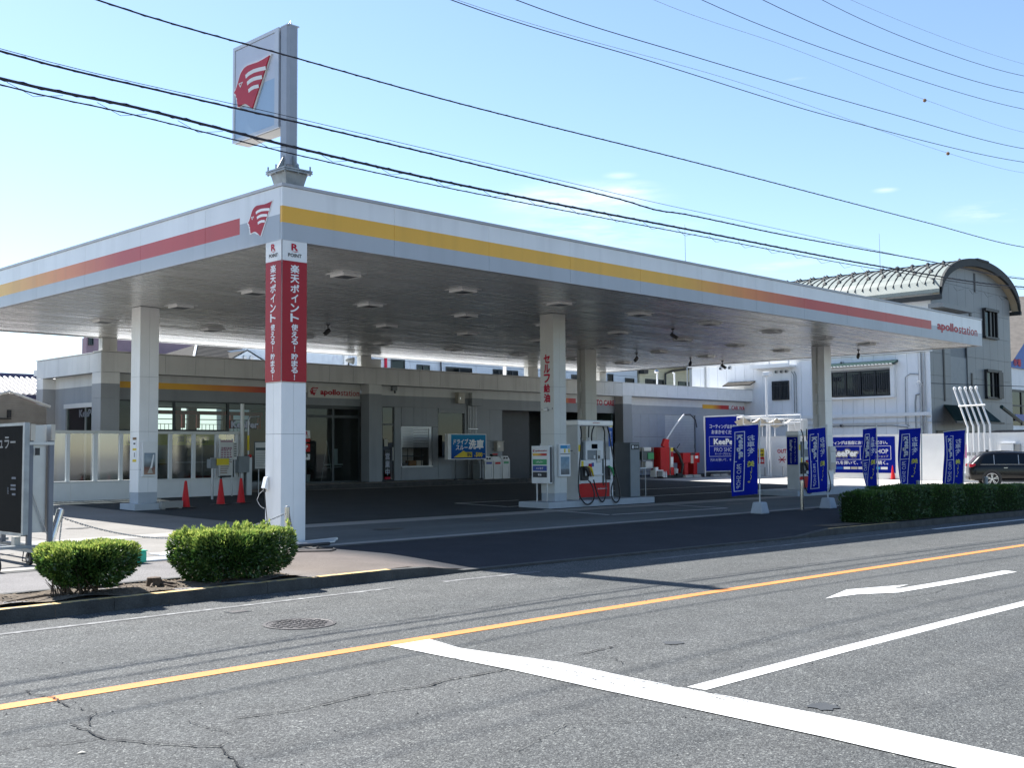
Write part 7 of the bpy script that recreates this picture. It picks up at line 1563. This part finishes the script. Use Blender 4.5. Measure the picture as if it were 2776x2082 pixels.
B('core', 20.95, 39.7, 24.1, 31, 0, 7.1, M['house_blue'], b_); B('roof', 20.7, 40, 23.7, 31.5, 7.2, 7.4, M['roof_dark'], b_)
B('drainpipe', 21.48, 21.58, 23.9, 23.99, 0, 7.1, M['text_red'], b_); P('pipe', MB().tube([(25.0, 23.9, 7), (24.8, 23.9, 5.9), (24.9, 23.9, 4)], .04, 5), M['dark'], b_)
house_windows(b_, 24, [(21.86, 22.66, 4.8, 5.68, 1), (23.39, 24.17, 4.7, 5.51, 2), (25.2, 26.88, 4.6, 5.50, 2), (28.32, 29.11, 4.7, 5.53, 2), (29.27, 30.07, 4.7, 5.52, 2), (34.15, 34.67, 4.8, 5.52, 1), (36.31, 36.5, 4.8, 5.68, 1), (37.15, 37.6, 4.8, 5.68, 1), (38.67, 39.45, 4.8, 5.52, 1)])
b_ = thing('cream_house', (43, 24, 0), 'cream sided house with dark eaves between the blue and white buildings', 'building')
for i in range(12): P('siding_board', MB().box(40.0, 46.5, 24 - (i % 2) * .004, 24.1, 3.0 + i * .3, 3.292 + i * .3), M['house_cream'], b_)
B('core', 40.05, 46.4, 24.1, 31, 0, 6.6, M['house_cream'], b_); P('roof', MB().prism([(39.7, 23.3, 6.55), (39.7, 27, 8.4), (39.7, 31, 6.55)], (0, 0, 0), (7.2, 0, 0)), M['roof_dark'], b_); P('eaves', MB().box(39.8, 46.8, 23.2, 24, 6.35, 6.5), M['dark'], b_)
P('drainpipe', MB().tube([(44.3, 23.3, 6.3), (43.0, 23.9, 6.1), (42.3, 23.9, 5.9), (42.3, 23.9, 3)], .06, 6), M['dark'], b_)
house_windows(b_, 24, [(40.5, 42.2, 4.6, 5.55, 2), (43.65, 44.46, 4.7, 5.52, 1), (44.6, 45.41, 4.7, 5.53, 1)]); B('vent_hood', 39.9, 40.3, 23.6, 23.99, 5.8, 6.15, M['black'], b_)
b_ = thing('pale_blue_hall', (17, 18.9, 0), 'pale blue flat roofed block with faded lettering behind the shop roof', 'building')
B('wall', 14.3, 20.6, 24.0, 24.2, 0, 5.80, M['house_blue'], b_, label='pale blue wall'); B('core', 14.35, 20.5, 24.2, 28, 0, 5.7, M['house_blue'], b_); B('corner_post', 19.2, 19.4, 23.9, 23.99, 0, 6.3, M['white'], b_)
mb = MB(); text(mb, 'ハイプラ', (18.6, 23.98, 5.45), X_, Z_, 1.6, .22, .0); P('faded_lettering', mb, M['text_dim'], b_)
b_ = thing('pink_building', (13, 30, 0), 'mauve pink flat roofed building with dark vent rising behind the shop', 'building')
B('wall', 10.6, 16.3, 30, 30.3, 0, 6.42, M['house_pink'], b_); B('core', 10.7, 16.2, 30.3, 31, 0, 6.40, M['house_pink'], b_); B('dark_frieze', 11.9, 13.0, 29.95, 29.99, 6.42, 6.62, M['navy'], b_); B('stair_tower', 10.30, 11.07, 29.7, 29.98, 0, 6.45, M['house_pink'], b_); B('roof_edge', 10.58, 16.35, 29.95, 30.2, 6.421, 6.46, M['grey_mid'], b_)
house_windows(b_, 29.7, [(10.36, 10.58, 6.0, 6.40, 1)]); B('roof_rail', 13.2, 15.9, 29.97, 30.0, 6.55, 6.58, M['black'], b_)
for x in (13.3, 14.1, 15.0, 15.8): B('rail_post', x, x + .03, 29.97, 30.0, 6.461, 6.549, M['black'], b_)
b_ = thing('gabled_house', (13.8, 24, 0), 'house with grey shingle hip roof and small white gable with two vents', 'building')
P('roof', MB().raw([(12.05, 24.0, 5.22), (16.6, 24.0, 5.22), (15.8, 26.5, 6.0), (13.55, 26.5, 6.0), (16.6, 30, 5.2), (12.05, 30, 5.2)], [(0, 1, 2, 3), (0, 3, 5), (1, 4, 2), (3, 2, 4, 5)]), M['roof_slate'], b_)
for i in range(10):
    k = i / 10; x0 = 12.05 + 1.5 * k; x1 = 16.6 - .8 * k; P('shingle_row', MB().raw([(x0, 24 + 2.5 * k - .03, 5.25 + .78 * k), (x1, 24 + 2.5 * k - .03, 5.25 + .78 * k), (x1 - .08, 24 + 2.5 * (k + .1), 5.235 + .78 * (k + .1)), (x0 + .15, 24 + 2.5 * (k + .1), 5.235 + .78 * (k + .1)), (x0, 24 + 2.5 * k - .03, 5.21 + .78 * k), (x1, 24 + 2.5 * k - .03, 5.21 + .78 * k)], [(0, 1, 2, 3), (4, 5, 1, 0)]), M['roof_slate'], b_)
P('gable', MB().prism([(13.35, 23.7, 5.12), (15.15, 23.7, 5.12), (14.2, 23.7, 5.58)], (0, 0, 0), (0, .2, 0)), M['house_blue'], b_); P('gable_roof', MB().prism([(13.3, 23.9, 5.1), (15.2, 23.9, 5.1), (14.2, 23.9, 5.6)], (0, .01, 0), (0, 1.4, 0)), M['roof_slate'], b_); P('gable_trim', MB().tube([(13.3, 23.68, 5.12), (14.2, 23.68, 5.61), (15.2, 23.68, 5.12)], .03, 5), M['roof_dark'], b_)
for x in (14.08, 14.38): P('round_vent', MB().cyl((x, 23.69, 5.30), (x, 23.62, 5.30), .08, n=12), M['alu'], b_)
B('wall', 12.3, 16.3, 24.3, 29.7, 0, 5.2, M['house_cream'], b_); P('ridge_trim', MB().tube([(12.0, 23.98, 5.24), (13.55, 26.5, 6.05)], .05, 5), M['white'], b_)
# tiled roof and brown corrugated shed at the far left
b_ = thing('tiled_house', (4, 26, 0), 'house with pale corrugated tile roof and dark ridge at left edge', 'building')
B('wall', .5, 7.4, 24.3, 30, 0, 3.5, M['house_pink'], b_); B('fascia', .2, 7.6, 23.85, 23.99, 3.42, 3.54, M['tile_navy'], b_); P('ridge', MB().cyl((0, 26.2, 4.33), (7.6, 26.2, 4.33), .12, n=10), M['tile_navy'], b_); P('roof_bed', MB().face([(.2, 23.9, 3.50), (7.6, 23.9, 3.50), (7.6, 26.2, 4.26), (.2, 26.2, 4.26)]), M['tile_pale'], b_)
for i in range(36): x = .4 + i * .2; P('roof_tile_rib', MB().tube([(x, 23.88, 3.53), (x, 26.2, 4.30)], .075, 8), M['tile_pale'], b_)
b_ = thing('brown_shed', (3.3, 20.5, 0), 'brown ribbed metal shed with shallow gable at the left edge', 'shed')
P('gable_wall', MB().prism([(1.0, 20.0, 0), (4.6, 20.0, 0), (4.6, 20.0, 2.95), (3.42, 20.0, 3.38), (1.0, 20.0, 2.6)], (0, 0, 0), (0, .1, 0)), M['corrugated'], b_)
mb = MB()
for i in range(45):
    z = .3 + i * .07; x1 = 4.6 if z < 2.9 else 4.6 - (z - 2.9) * 2.6; x0 = 1.0 if z < 2.55 else 1 + (z - 2.55) * 2.9
    if x1 > x0 + .1: mb.box(x0, x1, 19.96, 19.999, z, z + .035)
P('wall_rib', mb, M['corrugated'], b_, kind='stuff'); P('roof_edge', MB().tube([(.9, 19.95, 2.62), (3.42, 19.95, 3.43), (4.7, 19.95, 2.98)], .045, 6), M['offwhite'], b_); B('black_fixture', 3.36, 3.46, 19.85, 19.95, 2.62, 2.85, M['black'], b_)
tagit(P('black_fixture', MB().box(2.9, 3.44, 19.8, 19.95, 2.56, 2.60), M['black']), 'thin black rail on the brown shed wall', 'rail')

# ============================================================ OVERHEAD WIRES
def wire(pts, y, r, lab, twist=0, m='wire', seed=0, ext=True):
    pts = [(x, z) for x, z in pts]
    if ext:
        (xa, za), (xb, zb_) = pts[0], pts[1]; pts = [(xa - 14, za - (zb_ - za) / (xb - xa) * 14 + .9)] + pts; (xa, za), (xb, zb_) = pts[-2], pts[-1]; pts = pts + [(xb + 22, zb_ + (zb_ - za) / (xb - xa) * 22 + 1.2)]
    out = []
    for i in range(len(pts) - 1):
        p0 = pts[max(i - 1, 0)]; p1 = pts[i]; p2 = pts[i + 1]; p3 = pts[min(i + 2, len(pts) - 1)]; k = max(4, int((p2[0] - p1[0]) / .6))
        def tan(a, b, c): return (c[1] - a[1]) / max(c[0] - a[0], 1e-3)
        m1 = tan(p0, p1, p2) * (p2[0] - p1[0]); m2 = tan(p1, p2, p3) * (p2[0] - p1[0])
        for j in range(k):
            t = j / k; h = (2 * t ** 3 - 3 * t ** 2 + 1) * p1[1] + (t ** 3 - 2 * t ** 2 + t) * m1 + (-2 * t ** 3 + 3 * t ** 2) * p2[1] + (t ** 3 - t ** 2) * m2; out.append((p1[0] + (p2[0] - p1[0]) * t, y, h))
    out.append((pts[-1][0], y, pts[-1][1])); mb = MB(); mb.tube(out, r, 6)
    if twist:
        n = len(out); o2 = []
        for i in range(n - 1):
            for s in range(6):
                u = s / 6; x = out[i][0] + (out[i + 1][0] - out[i][0]) * u; z = out[i][2] + (out[i + 1][2] - out[i][2]) * u; a = x * 14; o2.append((x, y + math.cos(a) * r * 1.2, z + math.sin(a) * r * 1.2))
        mb.tube(o2, r * .35, 4)
    return tagit(P('overhead_wire', mb, M[m]), lab, 'wire', 'overhead wires')
wire([(-3.8, 7.41), (-.8, 7.41), (2.7, 7.45), (9.5, 7.67), (20.8, 7.97), (28.4, 8.20)], -1.5, .0115, 'twisted black wire crossing the top of the pole sign', 1)
wire([(-5.1, 6.42), (-2.6, 6.41), (-.8, 6.43), (2.6, 6.45), (6.9, 6.46), (8.1, 6.42), (9.1, 6.48), (13.2, 6.57), (20.8, 6.85), (28.2, 7.10)], -1.5, .0135, 'black wire crossing the lower part of the pole sign', 1)
wire([(-5.1, 6.45), (-.8, 6.49), (2.6, 6.52), (9.4, 6.60), (28.2, 7.14)], -1.5, .0045, 'thin carrier line just above the middle black wire')
wire([(-5.1, 6.08), (-3.3, 6.10), (-.8, 6.04), (2.6, 6.03), (9.4, 6.17), (17.9, 6.36), (28.2, 6.83)], -1.5, .019, 'thickest black cable just under the pole sign box', 1)
wire([(-5.1, 6.03), (-3.3, 6.02), (-.8, 5.96), (2.6, 5.96), (9.4, 6.10), (17.9, 6.30), (28.2, 6.78)], -1.42, .009, 'slack black cable looped just below the thickest cable', 1)
wire([(2.5, 9.22), (7.9, 9.52), (15.6, 9.95), (28.6, 11.14)], -1.5, .009, 'black wire leaving the top of the picture left of centre')
wire([(4.0, 9.68), (9.5, 10.01), (18.1, 10.67), (28.7, 11.62)], -1.5, .009, 'second black wire leaving the top of the picture')
wire([(2.6, 9.26), (11.3, 9.85), (22.5, 10.31), (28.6, 10.77)], -1.5, .0045, 'thin line crossing the first upper wire, with a lower clamp', m='galv')
wire([(8.2, 10.87), (13.4, 11.23), (21.0, 11.61), (28.7, 12.19)], -1.5, .0045, 'thin faint line carrying the upper red clamp', m='galv')
wire([(9.9, 11.37), (16.9, 11.78), (28.8, 13.01)], -1.5, .008, 'third black wire from the upper right corner'); wire([(12.4, 12.09), (19.6, 12.50), (28.8, 13.58)], -1.5, .009, 'second black wire from the upper right corner'); wire([(15.2, 12.90), (21.2, 13.26), (28.9, 14.19)], -1.5, .008, 'uppermost black wire in the right corner')
wire([(16.7, 13.34), (28.9, 14.61)], -1.5, .0045, 'uppermost faint thin line in the right corner', m='galv')
for x, z, lab in ((21.0, 11.60, 'small reddish clamp on the upper thin line'), (22.5, 10.31, 'small reddish clamp on the lower thin line')):
    tagit(P('wire_clamp', MB().lathe((x, -1.5, z - .07), [(.012, 0), (.05, .03), (.05, .08), (.012, .11)], 10), M['brown']), lab, 'clamp')
# spacers tying the lower cable pair
mb = MB(); x = -5
while x < 28: zc = 6.05 + (0 if x < 3 else (x - 3) * .012); mb.tube([(x, -1.5, zc), (x + .35, -1.45, zc - .09), (x + .7, -1.5, zc - .01)], .004, 4); x += 1.15
tagit(P('cable_hangers', mb, M['wire'], kind='stuff'), None)
# pole wire on the white house
tagit(P('service_wire', MB().tube([(HX - .1, 7.5, 4.5), (46, 4, 4.35), (60, -4, 4.9)], .015, 5), M['wire']), 'black service wire running right from the white building', 'wire')
# power poles carrying the wires, beyond both sides of the picture
for x, lab in ((-20.0, 'concrete utility pole'), (50.5, 'concrete utility pole')): pass
